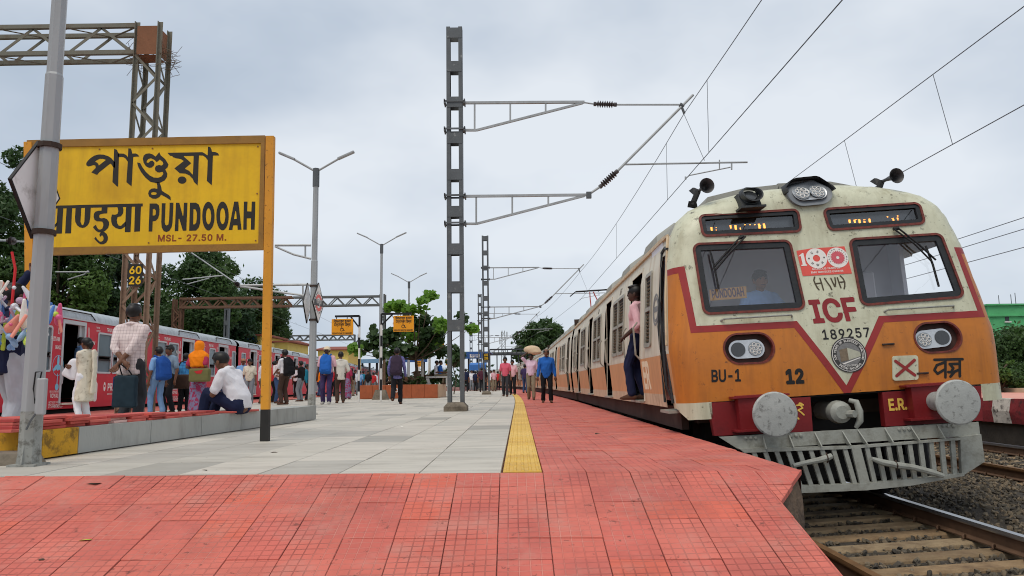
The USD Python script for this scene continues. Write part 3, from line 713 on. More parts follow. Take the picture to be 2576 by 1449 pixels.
    for a, b in ((4.9, 6.3), (7.2, 8.9), (9.5, 11)): und.append(bevel_box(-1.5, 1.45, a, b, .42, 1.0, .05))
    obj('underframe', cat(und), 'brown_iron', t)
    for c in (2.6, LEN - 2.6):
        bg = obj('bogie', cat([box(-1.2, -1.0, c - 1.7, c + 1.7, .5, .78), box(1.0, 1.2, c - 1.7, c + 1.7, .5, .78), box(-1, 1, c - .3, c + .3, .45, .8)]), 'black_iron', t)
        for q in (-1.2, 1.2):
            for sx in (-1, 1):
                obj('wheel', lathe([(0, -.07), (.30, -.07), (.44, -.065), (.47, -.05), (.455, .065), (.36, .07), (.34, .03), (.1, .04), (.0, .05)], (sx * .84, c + q, .46), (-sx, 0, 0), 20), 'black_iron', bg)

T = thing('driving_coach', 'orange and cream train front with red V band, round grey buffers and grey bar guard', 'train', mat4=MT)
obj('front_shell', face_paint(CREAM), 'front_cream', T, smooth=35)
obj('orange_panel', face_paint(ORANGE), 'front_orange', T, smooth=35)
obj('red_band', face_paint(BAND.difference(holes), .002), 'band_red', T, smooth=35)
coach(T, True, DOORS, WIN)
# cab windows: rusty rim, rubber seal, glass
def cab_window(g, glassname='glass', seal=.045):
    w = obj('cab_window', face_solid(g.buffer(.012).difference(g.buffer(-.014)), -.02, .016), 'frame_rust', T)
    obj('rubber_seal', face_solid(g.buffer(-.0145).difference(g.buffer(-seal - .016, join_style=2)), -.03, .004), 'rubber', w)
    obj(glassname, face_paint(g.buffer(-seal), -.02), 'train_glass', w); return w
cab_window(W1, seal=.062); cab_window(W2, seal=.062)
for g, bars in ((D1, [(z6, 820, 700, 10, 50), (z6, 868, 680, 8, 8), (z6, 868, 706, 8, 8), (z6, 1018, 672, 10, 36), (z6, 1072, 688, 10, 66), (z6, 1120, 692, 8, 20)] + [(z6, x, y, 13, 10) for x in (1168, 1222, 1270) for y in (650, 706)] + [(z6, 1318, 672, 10, 62), (z6, 1370, 670, 10, 62), (z6, 1330, 660, 8, 8), (z6, 1380, 680, 8, 8)]),
                (D2, [(z7, 535, 616, 12, 36), (z7, 588, 616, 10, 34), (z7, 600, 598, 10, 8), (z7, 640, 622, 10, 48), (z7, 632, 598, 20, 7), (z7, 688, 600, 20, 7), (z7, 692, 630, 10, 34), (z7, 740, 592, 14, 8), (z7, 746, 618, 10, 44), (z7, 930, 568, 9, 12), (z7, 985, 584, 22, 7), (z7, 992, 602, 10, 22), (z7, 1036, 560, 9, 12), (z7, 1036, 588, 9, 20), (z7, 1042, 612, 9, 16)])):
    w = cab_window(g, seal=.042)
    obj('display', face_solid(g.buffer(-.03), -.09, -.085), 'lamp_dark', w)
    ls = []
    for zf, x, y, ww, hh in bars:
        A, B = uv(*zf(x - ww / 2, y + hh / 2)), uv(*zf(x + ww / 2, y - hh / 2)); ls.append(sbox(min(A[0], B[0]), min(A[1], B[1]), max(A[0], B[0]), max(A[1], B[1])))
    obj('lit_segments', face_solid(union_all(ls), -.084, -.080), 'led', w)
# headlights sunk in oval recesses
def lamp_disc(c, r, o, mat, parent, name, rings=True):
    obj(name, face_solid(Point(c).buffer(r, quad_segs=8), o - .012, o), mat, parent)
    if rings:
        k = [Point(c[0] + r * .62 * math.cos(a), c[1] + r * .62 * math.sin(a)).buffer(r * .26).difference(Point(c[0] + r * .62 * math.cos(a), c[1] + r * .62 * math.sin(a)).buffer(r * .2)) for a in np.arange(7) * 2 * np.pi / 7] + [Point(c).buffer(r * .26).difference(Point(c).buffer(r * .2))]
        obj('led_cups', face_solid(union_all(k), o, o + .006), 'print_white', parent)
for g, a, b in ((HL, (500, 390, 'lamp_dark'), (622, 383, 'lamp_lens')), (HR, (1810, 320, 'lamp_lens'), (1935, 305, 'lamp_dark'))):
    h = obj('headlight', face_solid(g.buffer(.008).difference(g.buffer(-.012)), -.08, .008), 'frame_rust', T)
    obj('recess', face_solid(g.buffer(-.012), -.075, -.068), 'recess_brown', h)
    ca, cb = uv(*z8(a[0], a[1])), uv(*z8(b[0], b[1])); ov = LineString([ca, cb]).buffer(.1)
    obj('lamp_plate', face_solid(ov, -.067, -.035), 'lamp_silver', h)
    for c, m_ in ((ca, a[2]), (cb, b[2])): lamp_disc(c, .078, -.026, m_, h, 'lens', m_ == 'lamp_lens')
# roof headlight with its hood, small lamp, horns
c1, c2 = uv(*z6(1722, 340)), uv(*z6(1882, 325)); ov = LineString([c1, c2])
h = obj('roof_headlight', cat([face_solid(ov.buffer(.17), -.25, .05)]), 'lamp_grey', T)
obj('lamp_plate', face_solid(ov.buffer(.105), .05, .062), 'lamp_silver', h)
for c in (c1, c2): lamp_disc(c, .088, .068, 'lamp_lens', h, 'lens')
hood = ov.buffer(.19).difference(ov.buffer(.172)).intersection(sbox(-2, min(c1[1], c2[1]) + .0, 2, 5))
obj('hood', face_solid(hood, -.12, .13), 'black_iron', h)
mk_c = uv(*z6(1165, 400)); lb_ = uv(*z6(1012, 505)); s_ = .11
mp_ = obj('marker_lamp', face_solid(sbox(mk_c[0] - s_, mk_c[1] - .13, mk_c[0] + s_, mk_c[1] + .06), -.05, .14), 'rubber', T)
obj('hood', face_solid(Point(mk_c[0] + .01, mk_c[1] + .02).buffer(.112).difference(Point(mk_c[0] + .01, mk_c[1] + .02).buffer(.095)), .14, .26), 'rubber', mp_)
obj('lens', face_solid(Point(mk_c[0] + .01, mk_c[1] + .02).buffer(.07), .14, .15), 'lamp_dark', mp_)
obj('shelf', face_solid(sbox(mk_c[0] - .15, mk_c[1] - .155, mk_c[0] + .13, mk_c[1] - .13), -.05, .22), 'rubber', mp_)
for (cx, cy, base) in ((1779, 466, z6(665, 400)), (2257.8, 440.7, z7(925, 280))):
    p = uv(cx, cy); b = uv(*base); s0 = float(rake(3.6)) + .05; M0 = np.array([p[0], s0, p[1]]); B0 = np.array([b[0], s0 + .28, b[1]])
    ax = np.array([0.10, -1, -.05]) * 1.0; ax /= np.linalg.norm(ax)
    hn = obj('horn', lathe([(.014, -.34), (.02, -.2), (.034, -.1), (.058, -.035), (.086, 0), (.091, .004), (.082, 0), (.052, -.05), (.024, -.12), (.0, -.13)], M0, ax, 20), 'horn_metal', T, smooth=40)
    obj('horn_body', cat([hull(np.vstack([M0 - ax * .36 + d for d in np.random.default_rng(2).normal(0, .032, (14, 3))])), tube([M0 - ax * .3, B0], .036, 8), hull(np.vstack([B0 + d for d in np.random.default_rng(4).uniform(-.055, .055, (16, 3)) * [1.2, 1, 1]]))]), 'black_iron', hn)
obj('roof_equipment', cat([hull([(-1.12, .95, 3.55), (-.2, .95, 3.6), (-1.0, .98, 3.78), (-.55, .98, 3.86), (-.1, .98, 3.88), (-1.12, 2.4, 3.55), (-1.0, 2.4, 3.78), (-.1, 2.4, 3.88)]), hull([(-.1, 1.0, 3.6), (.9, 1.0, 3.6), (-.1, 1.0, 3.90), (.55, 1.0, 3.88), (.85, 1, 3.8), (-.1, 2.5, 3.9), (.55, 2.5, 3.88), (.9, 2.5, 3.6)])]), 'train_roof', T)
# wipers, handrails
def facetube(pts, offs, r, n=6):
    q = U(pts); return tube([face_pts(a[0], a[1], o) for a, o in zip(q, offs)], r, n)
wp = obj('wiper', cat([facetube([(1872, 597), (1832, 637), (1797, 680)], (.05, .07, .05), .011), facetube([(1857, 601), (1823, 637), (1794, 672)], (.05, .075, .05), .010), facetube([(1857, 601), (1868, 596)], (.04, .04), .022)]), 'black_iron', T)
obj('blade', facetube([(1785, 634), (1796, 678), (1806, 728)], (.03, .04, .03), .012), 'black_iron', wp)
wp = obj('wiper', cat([facetube([(2255, 577), (2300, 615), (2348, 656)], (.05, .07, .05), .011), facetube([(2243, 578), (2292, 617), (2340, 662)], (.05, .075, .05), .010), facetube([(2243, 578), (2256, 576)], (.04, .04), .022)]), 'black_iron', T)
obj('blade', facetube([(2325, 620), (2342, 668), (2358, 722)], (.03, .04, .03), .012), 'black_iron', wp)
for a, b in (((1813, 807), (1992, 796)), ((2224, 784), (2398, 773))):
    m0 = (a[0] + 6, a[1] - 4), (b[0] - 5, b[1] - 3)
    obj('handrail', facetube([a, m0[0], m0[1], b], (.0, .05, .05, 0), .012), 'guard_paint', T)
for x, y in ((2232, 866), (2318, 939)): obj('latch', facetube([(x - 14, y + 1), (x, y), (x + 16, y - 1)], (.015, .02, .01), .012), 'brown_iron', T)
# painted letters and numbers
def Q(zf, x0, x1, yl, yr, h): return [zf(x0, yl), zf(x1, yr), zf(x0 - h * .06, yl - h)]
for tx, qd, mt, kw in (('BU-1', [(1790, 962), (1864, 960), (1789, 930)], 'letter_black', dict(bold=3)), ('12', [(1978, 967), (2024, 965), (1974, 928)], 'letter_black', dict(bold=6)),
                       ('ICF', [(2047, 815), (2164, 807), (2031, 754)], 'letter_red', dict(bold=4)), ('189257', [(2071, 855), (2190, 848), (2066, 830)], 'letter_black', dict(bold=2, spacing=8)),):
    obj('lettering', face_text(tx, qd, .003, **kw), mt, T)
def facelines(strokes, w, off, mat, name='lettering', parent=None, zf=lambda x, y: (x, y)):
    g = union_all([LineString(U([zf(*p) for p in s])).buffer(w / 2, cap_style=1, quad_segs=3) for s in strokes]); return obj(name, face_paint(g, off), mat, parent or T)
zh = zoomed(2380, 720, 200, 2070)
facelines([[(625, 1140), (600, 1240), (640, 1340), (700, 1460), (760, 1530)], [(790, 1180), (840, 1330), (880, 1470), (900, 1540)], [(655, 1345), (835, 1325)],
           [(935, 1180), (1020, 1310), (1110, 1430), (1150, 1520)], [(1130, 1180), (1190, 1310), (1250, 1430)], [(1255, 1160), (1275, 1300), (1260, 1430)], [(1330, 1160), (1385, 1330), (1440, 1470)], [(1420, 1100), (1510, 1190), (1560, 1300), (1560, 1420), (1540, 1500)], [(1400, 1300), (1545, 1285)]], .016, .003, 'letter_brown', zf=zh)
sc = 2576 / 3068
facelines([[(1868, 462), (2065, 458)], [(1945, 462), (1945, 585)], [(1940, 480), (1885, 500), (1868, 535), (1890, 560), (1940, 530)], [(2045, 462), (2045, 578)], [(2040, 490), (1975, 492), (2000, 520), (1985, 550), (1965, 548)], [(2045, 530), (2010, 545), (1980, 580)]], .028, .003, 'letter_black', zf=z8)
xp = obj('number_plate_holder', face_solid(quad_r([z8(1570, 437), z8(1748, 430), z8(1752, 602), z8(1572, 610)], .03), 0, .018), 'front_cream', T)
facelines([[(1598, 575), (1722, 465)], [(1590, 472), (1725, 570)]], .032, .021, 'band_red', name='red_cross', parent=xp, zf=z8)
st = obj('sticker', face_paint(Polygon(U([(2003, 631), (2040, 625), (2124, 619.5), (2143, 688), (2019, 694.5)])), .004), 'sticker_red', T)
def stk(mt, g, off, nm='print'): obj(nm, face_paint(g, off), mt, st)
ca, cb = uv(*zh(680, 560)), uv(*zh(1335, 535)); RA = .118
stk('print_white', Polygon(U([zh(*p) for p in ((115, 500), (240, 392), (275, 405), (350, 745), (390, 755), (385, 790), (215, 800), (210, 765), (255, 755), (190, 490))])), .006)
stk('print_white', union_all([Point(ca).buffer(RA).difference(Point(ca).buffer(.04)), Point(cb).buffer(RA)]), .006, 'print_rings')
stk('print_pink', union_all([Point(cb).buffer(.07).difference(Point(cb).buffer(.018))] + [Point(cb[0] + .075 * math.cos(a), cb[1] + .075 * math.sin(a)).buffer(.006) for a in np.arange(22) * .2856]), .008, 'print_emblem')
def ring_text(text, c, r, h, a0, da, inward=False):
    gs = []
    for k, ch in enumerate(text):
        if ch == ' ': continue
        a = a0 + k * da; g = centred(text2d(ch, h, bold=2)); rot = math.degrees(a) - 90 + (180 if inward else 0)
        gs.append(affinity.translate(affinity.rotate(g, rot, origin=(0, 0)), c[0] + r * math.cos(a), c[1] + r * math.sin(a)))
    return union_all(gs)
R_D = math.radians
stk('print_dark', union_all([ring_text('CS', ca, .078, .026, R_D(122), R_D(-50)), ring_text('HWH', ca, .078, .026, R_D(225), R_D(45), True), Point(ca[0] - .085, ca[1] + .004).buffer(.009), Point(ca[0] + .085, ca[1] + .004).buffer(.009)]), .008, 'print_letters')
stk('print_dark', ring_text('EASTERN RAILWAY', cb, .1, .014, R_D(205), R_D(-17)), .009, 'print_letters')
A1, B1 = zh(545, 925), zh(1420, 870)
obj('print_words', face_text('GLORIOUS YEARS OF', [zh(545, 925), zh(1420, 875), zh(535, 868)], .006, bold=2), 'print_white', st)
obj('print_words', face_text('EMU SERVICES OVER IR', [zh(515, 1030), zh(1515, 975), zh(505, 972)], .006, bold=2), 'print_white', st)
mc = uv(*z8(1268, 427)); RM = .192
md = obj('medallion', face_paint(Point(mc).buffer(RM), .005), 'print_white', T)
obj('rim', face_paint(union_all([Point(mc).buffer(RM).difference(Point(mc).buffer(RM - .012)), Point(mc).buffer(RM - .02).difference(Point(mc).buffer(RM - .062))]), .007), 'print_dark', md)
obj('ring_words', face_paint(union_all([ring_text('100 YEARS OF ELECTRIC TRACTION', mc, RM - .041, .022, R_D(195), R_D(-7.4)), ring_text('INDIAN RAILWAYS', mc, RM - .041, .022, R_D(222), R_D(6.6), True)]), .009), 'print_white', md)
def mpoly(pts, mt, off, nm): obj(nm, face_paint(Polygon([(mc[0] + a * RM, mc[1] + b * RM) for a, b in pts]), off), mt, md)
mk('print_grey', (120, 118, 116), .5, .2, 30); mk('print_cream', (178, 176, 156), .5, .1, 30); mk('print_tan', (120, 104, 84), .5, .2, 40)
obj('print_sky', face_paint(Point(mc).buffer(RM - .062), .007), 'print_grey', md)
mpoly([(-.5, .3), (-.05, .38), (-.05, -.3), (-.5, -.38)], 'print_tan', .009, 'print_engine'); mpoly([(-.05, .40), (.62, .12), (.66, -.12), (.1, -.26), (-.05, -.30)], 'print_cream', .009, 'print_engine')
mpoly([(-.45, -.48), (.6, -.18), (.62, -.22), (-.35, -.52)], 'print_white', .009, 'print_rail')
obj('print_years', face_paint(centred(text2d('1925-2025', .02, bold=1), mc[0], mc[1] - .115), .009), 'print_white', md)

# buffer beam, buffers, coupler
def fpt(px, py, s):
    """photo pixel -> train frame at distance s behind the lower front"""
    o = MTI[:3, :3] @ EYE + MTI[:3, 3]; d = MTI[:3, :3] @ ray(px, py); return o + d * ((s - o[1]) / d[1])
def splate(pts, s, th):
    P = [fpt(*p, s) for p in pts]; g = Polygon([(q[0], q[2]) for q in P]); m = extrude(g, th); v = m.vertices; m.vertices = np.stack([v[:, 0], s + th - v[:, 2], v[:, 1]], -1); m.fix_normals(); return m
for bq in ([z8(288, 764), z8(1000, 722), z8(1018, 964), z8(330, 996)], [z8(1503, 690), z8(2195, 645), z8(2208, 888), z8(1527, 930)]): obj('buffer_beam', splate(bq, .0, .1), 'beam_red', T)
obj('equipment_case', bevel_box(-1.35, 1.35, 1.0, 1.5, .22, 1.06, .04), 'black_iron', T)
obj('coupler_pocket', cat([box(-.75, .75, .55, .6, .7, 1.35), box(-.6, .75, .05, .55, 1.28, 1.3)]), 'black_iron', T)
cp = fpt(*z8(1240, 830), -.1)
cl_ = obj('coupler', cat([tube([(cp[0], .55, cp[2]), (cp[0], .0, cp[2])], .10, 12), lathe([(0, -.1), (.07, -.1), (.115, -.06), (.125, .03), (.10, .12), (.06, .16)], (cp[0] - .02, .0, cp[2]), (0, 1, 0), 16)]), 'guard_paint', T, smooth=40)
kx = cp[0] + .1
obj('knuckle', cat([tube([(kx - .02, -.06, cp[2] + .12), (kx + .035, -.10, cp[2] + .10), (kx + .055, -.11, cp[2]), (kx + .045, -.11, cp[2] - .10), (kx + .0, -.09, cp[2] - .17)], [.022, .032, .036, .036, .02], 10), tube([(kx - .06, -.08, cp[2] - .02), (kx - .02, -.16, cp[2] - .02)], .04, 8)]), 'guard_paint', cl_, smooth=40)
for px, py, sx in (z8(757, 845) + (-1,), z8(2040, 760) + (1,)):
    c = fpt(px, py, -.55); rb = .225
    b = obj('buffer', lathe([(.0, -.012), (rb * .5, -.01), (rb * .94, 0), (rb, .012), (rb, .03), (rb * .6, .05), (.10, .06), (.1, .55)], c, (0, 1, 0), 40), 'buffer_steel', T, smooth=30)
    obj('buffer_housing', cat([box(c[0] - .24, c[0] + .24, .0 - .13, .0 - .001, c[2] - .19, c[2] + .19)] + [box(c[0] - .3, c[0] + .3, -.16, -.005, c[2] + z, c[2] + z + .02) for z in (-.185, .165)]), 'beam_red', b)
obj('lettering', plate(centred(text2d('E.R.', .115, bold=4, squeeze=.72), *fpt(*z8(1612, 775), -.005)[[0, 2]]), (0, -.002, 0), (1, 0, 0), (0, 0, 1), .002), 'letter_yellow', T)
def sline(strokes, s, w, mat, zf):
    g = union_all([LineString([(q[0], q[2]) for q in [fpt(*zf(*p), s) for p in k]]).buffer(w / 2, quad_segs=3) for k in strokes]); obj('lettering', plate(g, (0, s, 0), (1, 0, 0), (0, 0, 1), .002), mat, T)
sline([[(905, 782), (950, 778)], [(930, 780), (945, 800), (915, 815), (935, 830), (955, 848)], [(918, 780), (925, 766), (940, 770)], [(908, 866), (918, 876)]], -.002, .016, 'letter_yellow', z8)
# the bar guard under the beam
GS = -.12
gd = obj('bar_guard', cat([splate([z8(360, 1003), z8(2178, 898), z8(2190, 990), z8(500, 1092)], GS, .02), splate([z8(500, 1084), z8(1290, 1066), z8(2050, 1010), z8(2052, 1024), z8(1290, 1086), z8(540, 1114)], GS - .05, .06),
                           splate([z8(2050, 1004), z8(2197, 984), z8(2222, 1176), z8(2078, 1268), z8(2062, 1268)], GS - .045, .05), splate([z8(900, 1346), z8(1350, 1330), z8(1700, 1300), z8(2080, 1258), z8(2078, 1276), z8(1700, 1345), z8(1400, 1376), z8(900, 1398)], GS - .06, .08)]), 'guard_paint', T)
obj('centre_post', splate([z8(1288, 1078), z8(1352, 1072), z8(1422, 1340), z8(1352, 1345)], GS - .055, .03), 'guard_paint', gd)
def gbar(a, b, w, name='bar', s=GS - .025):
    A, B = fpt(*z8(*a), s), fpt(*z8(*b), s); obj(name, beam(A, B, w, .045), 'guard_paint', gd)
for k in range(10): gbar((1238 - k * 79.5, 1084 + k * 3.2), (1312 - k * 76, 1340 + k * 3.4), .032)
for k in range(9): gbar((1392 + k * 75, 1072 - k * 5.6), (1450 + k * 70, 1328 - k * 8.2), .032)
for k, (a, b) in enumerate((((665, 1000), (668, 1082)), ((845, 985), (858, 1073)), ((1026, 972), (1052, 1065)), ((1218, 960), (1250, 1053)), ((1328, 953), (1366, 1046)), ((1516, 940), (1545, 1034)), ((1698, 930), (1726, 1020)), ((1884, 918), (1905, 1010)))):
    A, B = fpt(*z8(*a), GS), fpt(*z8(*b), GS); obj('rib', hull([A + [0, -.005, 0], A + [.012, -.005, 0], B + [0, -.005, 0], B + [.012, -.005, 0], B + [0, -.1, 0], B + [.012, -.1, 0]]), 'guard_paint', gd)
for bx, by in ((580, 1008), (898, 992), (1655, 948), (1965, 925)):
    for k in (-1, 0, 1):
        c = fpt(*z8(bx + k * 34, by - k * 1.2), GS); obj('rivet', lathe([(.018, 0), (.016, -.012), (0, -.016)], c, (0, 1, 0), 8), 'guard_paint', gd)
for pts in ([(880, 1205), (960, 1185), (1060, 1165), (1115, 1150), (1150, 1135)], [(1430, 1155), (1500, 1180), (1600, 1200), (1720, 1215), (1850, 1250), (1930, 1275)]):
    P = [fpt(*z8(*p), GS - .1) for p in pts]; hs = obj('air_hose', tube(P, [.022, .024, .03, .034, .028][:len(P)] if len(P) == 5 else [.02, .032, .034, .03, .03, .024], 8), 'guard_paint', T)
    i = 3 if len(P) == 5 else 2; obj('hose_clamp', tube([P[i] - [0, 0, .05], P[i] + [0, -.035, 0], P[i] + [0, 0, .05]], .008, 5), 'brown_iron', hs)
# side lettering, emblem, cab door
def side_text(text, s0, w0, h, mt, squeeze=1.0, bold=4, off=.003):
    g = text2d(text, h, bold=bold, squeeze=squeeze); g = affinity.scale(g, -1, 1, origin=(0, 0)); obj('lettering', side_solid(affinity.translate(g, s0, w0), -1, .001, off), mt, T)
side_text('ER', 2.22, 1.46, .34, 'letter_fade', .9); side_text('E57', 4.75, 3.03, .1, 'letter_brown', .9, 1); side_text('E28', 8.35, 3.03, .1, 'letter_brown', .9, 1)
em = obj('round_emblem', side_solid(Point(1.12, 2.43).buffer(.2).difference(Point(1.12, 2.43).buffer(.17)), -1, .001, .004), 'print_grey', T)
obj('emblem_face', side_solid(union_all([Point(1.12, 2.43).buffer(.155).difference(Point(1.12, 2.43).buffer(.12)), sbox(1.02, 2.40, 1.22, 2.47)]), -1, .001, .004), 'print_grey', em)
cdr = obj('cab_door', cat([box(-1.55, -1.50, .40, .86, 1.28, 2.1)]), 'side_cream', T)
obj('cab_door_frame', cat([tube(side_pt(-1, [.36, .36 + .16, .56], [1.3, 2.2, 3.10], .012), .02, 6), tube(side_pt(-1, [.82, .85, .88], [1.3, 2.2, 3.10], .012), .018, 6), tube(side_pt(-1, [.54, .72, .90], [3.08, 3.13, 3.10], .012), .02, 6)]), 'rubber', cdr)
obj('door_window', cat([tube([(-1.57, .5, 2.1), (-1.57, .5, 2.85), (-1.57, .8, 2.85), (-1.57, .8, 2.1), (-1.57, .5, 2.1)], .02, 5)]), 'shutter', cdr)
obj('grab_rail', tube([(-1.80, .38, 1.35), (-1.84, .40, 1.5), (-1.80, .56, 2.5)], .013, 5), 'rubber', cdr)
obj('cab_step', box(-1.86, -1.5, .3, .80, 1.19, 1.22), 'door_steel', cdr)
obj('rain_strip', tube(np.vstack([side_pt(-1, [.34, .44, .56], [1.95, 2.5, 3.1], .015), side_pt(-1, [.66, .9, 2.0, LEN], [3.27, 3.29, 3.29, 3.29], .01)]), .016, 6), 'side_low', T)
# cab inside
cab = obj('cab_interior', cat([box(-1.5, 1.5, 1.7, 1.74, 1.3, 3.4), box(-1.62, -1.5, .95, 1.7, 1.3, 3.3), box(-1.5, 1.55, .1, 1.7, 1.28, 1.3), box(-1.4, 1.4, .5, 1.7, 3.22, 3.26), box(1.5, 1.55, 1.4, 1.7, 1.3, 3.3)]), 'cab_wall', T)
obj('desk', cat([box(-1.5, 1.5, .26, .62, 2.0, 2.24)]), 'cab_desk', cab)
obj('cab_partition', box(-.10, .10, .30, .42, 1.3, 3.2), 'cab_wall', cab)
obj('locker', bevel_box(.45, 1.1, 1.3, 1.68, 1.3, 2.75, .02), 'cab_wall', cab)
pc_ = [fpt(1780, 731, .3), fpt(1872, 722, .3), fpt(1872, 752, .3), fpt(1781, 759, .3)]
pl = obj('placard', face_solid(Polygon([(p[0], p[2]) for p in pc_]), -.085, -.08), 'placard', cab)
g = text2d('PUNDOOAH', .1, bold=3); b = g.bounds; A, B = np.array(pc_[3])[[0, 2]], np.array(pc_[2])[[0, 2]]
g = affinity.translate(affinity.rotate(affinity.scale(g, (B[0] - A[0] - .05) / (b[2] - b[0]), .95, origin=(0, 0)), math.degrees(math.atan2(B[1] - A[1], B[0] - A[0])), origin=(0, 0)), A[0] + .025, A[1] + .028)
obj('lettering', face_solid(g, -.080, -.078), 'print_purple', pl)

# coaches behind
CW = [(2.6, 3.2), (3.3, 3.9)], [(4.5, 5.1)], [(9.3, 9.9), (10.0, 10.6)], [(11.3, 11.9)]
CD = [(.75, 1.7), (7.4, 8.4), (13.6, 14.6)]
pitch = LEN + .55; C0 = None
words = ['second', 'third', 'fourth', 'fifth', 'sixth', 'seventh', 'eighth']
for k in range(7):
    a = Y0 + pitch * (k + 1); b = a + LEN; xa, xb = TRK + xoff(a), TRK + xoff(b); yaw = math.atan2(xb - xa, b - a)
    m = track_matrix(xa, ZR, CANT * max(.2, 1 - k * .05), a); t_ = np.array([math.sin(yaw), math.cos(yaw), 0]); a_ = np.array([math.cos(yaw), -math.sin(yaw), 0]); cn = CANT
    u_ = a_ * math.cos(cn) + np.array([0, 0, math.sin(cn)]); m[:3, 0], m[:3, 1], m[:3, 2] = u_, t_, np.cross(u_, t_)
    lab = f'{words[k]} coach of the orange and cream train, counted from its front'
    if C0 is None:
        C0 = thing('train_coach', lab, 'train coach', 'coaches of the orange and cream train', mat4=m); coach(C0, False, CD, CW)
        obj('painted_patch', side_sheet(sbox(5.3, 1.45, 6.9, 3.0), -1, .003), 'side_orange', C0)
    else: copy_of(C0, 'train_coach', lab, 'train coach', 'coaches of the orange and cream train', m)
# collector on the roof of the second coach
mk('pantograph_red', (150, 60, 54), .6, .1, 5)
pg = MT.copy(); a = Y0 + pitch + 7.5; pg = track_matrix(TRK + xoff(a), ZR, CANT, a)
P = thing('pantograph', 'raised red current collector on the roof of the second orange and cream coach', 'pantograph', mat4=pg)
obj('base_frame', cat([beam((-.6, -.7, 3.95), (-.6, .7, 3.95), .06), beam((.6, -.7, 3.95), (.6, .7, 3.95), .06), beam((-.6, -.7, 3.95), (.6, -.7, 3.95), .06), beam((-.6, .7, 3.95), (.6, .7, 3.95), .06)] + [lathe([(.07, 0), (.1, .05), (.06, .1), (.1, .14), (.06, .18), (.05, .22)], (x, y, 3.72), (0, 0, 1), 10) for x in (-.6, .6) for y in (-.6, .6)]), 'pantograph_red', P)
obj('arm', cat([tube([(x, .6, 3.98), (x * .5, -.75, 4.6), (x * .2, .3, 5.35)], .025, 6) for x in (-.4, .4)]), 'pantograph_red', P)
obj('contact_head', cat([tube([(-.95, .3, 5.22), (-.7, .3, 5.4), (.7, .3, 5.4), (.95, .3, 5.22)], .022, 6), tube([(-.95, .05, 5.22), (-.7, .05, 5.4), (.7, .05, 5.4), (.95, .05, 5.22)], .022, 6), beam((-.3, .0, 5.37), (-.3, .35, 5.37), .03), beam((.3, .0, 5.37), (.3, .35, 5.37), .03)]), 'black_iron', P)
# ---------------------------------------------------------------- yellow station sign
mk('sign_yellow', (234, 186, 14), .45, .08, 1.5, dirt=(190, 134, 16), dscale=1.2, dlo=.48, dhi=.78, damt=.7, extra=streaks(.35, (172, 122, 24)))
mk('sign_frame', (150, 108, 44), .6, .12, 6, dirt=(96, 70, 40), dscale=5)
mk('post_orange', (214, 146, 44), .7, .08, 3, dirt=(92, 58, 26), dscale=22, dlo=.6, dhi=.68, damt=.85)
mk('post_black', (38, 36, 34), .7, .2, 6)
mk('sign_ink', (40, 34, 26), .5, .08, 10)
mk('sign_brown', (140, 66, 20), .6, .2, 30)
mk('galv', (164, 166, 166), .5, .1, 2.5, dirt=(118, 116, 112), dscale=2.2, dlo=.5, dhi=.8, damt=.5, stretch=(2, 2, .3), metal=.15)
mk('galv_dark', (94, 97, 99), .6, .12, 4, .002, 40, dirt=(150, 150, 146), dscale=6, dlo=.6, dhi=.7, metal=.2)
mk('galv_foot', (150, 150, 144), .8, .1, 3, dirt=(96, 92, 84), dscale=14, dlo=.5, dhi=.62)
mk('lattice_olive', (118, 114, 100), .7, .15, 4, dirt=(96, 74, 56), dscale=4, dlo=.5, dhi=.7)
mk('lattice_rusty', (142, 116, 96), .75, .15, 4, dirt=(104, 74, 56), dscale=4, dlo=.5, dhi=.7)
mk('rust_plate', (132, 86, 58), .8, .1, 3, .002, 60, dirt=(108, 66, 44), dscale=5)
mk('rust_lattice', (110, 80, 62), .85, .15, 4)
mk('grey_lattice', (104, 106, 104), .7, .12, 4)
mk('insulator_brown', (60, 50, 48), .3, .15, 10, spec=.7)
mk('wire', (74, 76, 80), .5, .05, 4)
mk('board_back', (236, 233, 230), .6, .06, 3, dirt=(150, 140, 130), dscale=4, dlo=.55, dhi=.75)
mk('twig', (110, 92, 74), .95, .2, 9)
SY = 8.23
def S2(zf, pts): return [(lambda p: (p[0], p[2]))(at_y(*zf(*p), SY)) for p in pts]
def ell(cx, cy, rx, ry, n=28): return [(cx + rx * math.cos(a), cy + ry * math.sin(a)) for a in np.linspace(0, 2 * np.pi, n, endpoint=False)]
zb, zi, ze, z2 = zoomed(240, 430, 440, 2576), zoomed(140, 590, 300, 2576), zoomed(430, 590, 360, 2576), zoomed(0, 400, 850, 2566)
def PG(zf, outer, *holes):
    g = Polygon(S2(zf, outer)).buffer(0)
    for h in holes: g = g.difference(Polygon(S2(zf, h)).buffer(0))
    return g.buffer(.004).buffer(-.004)
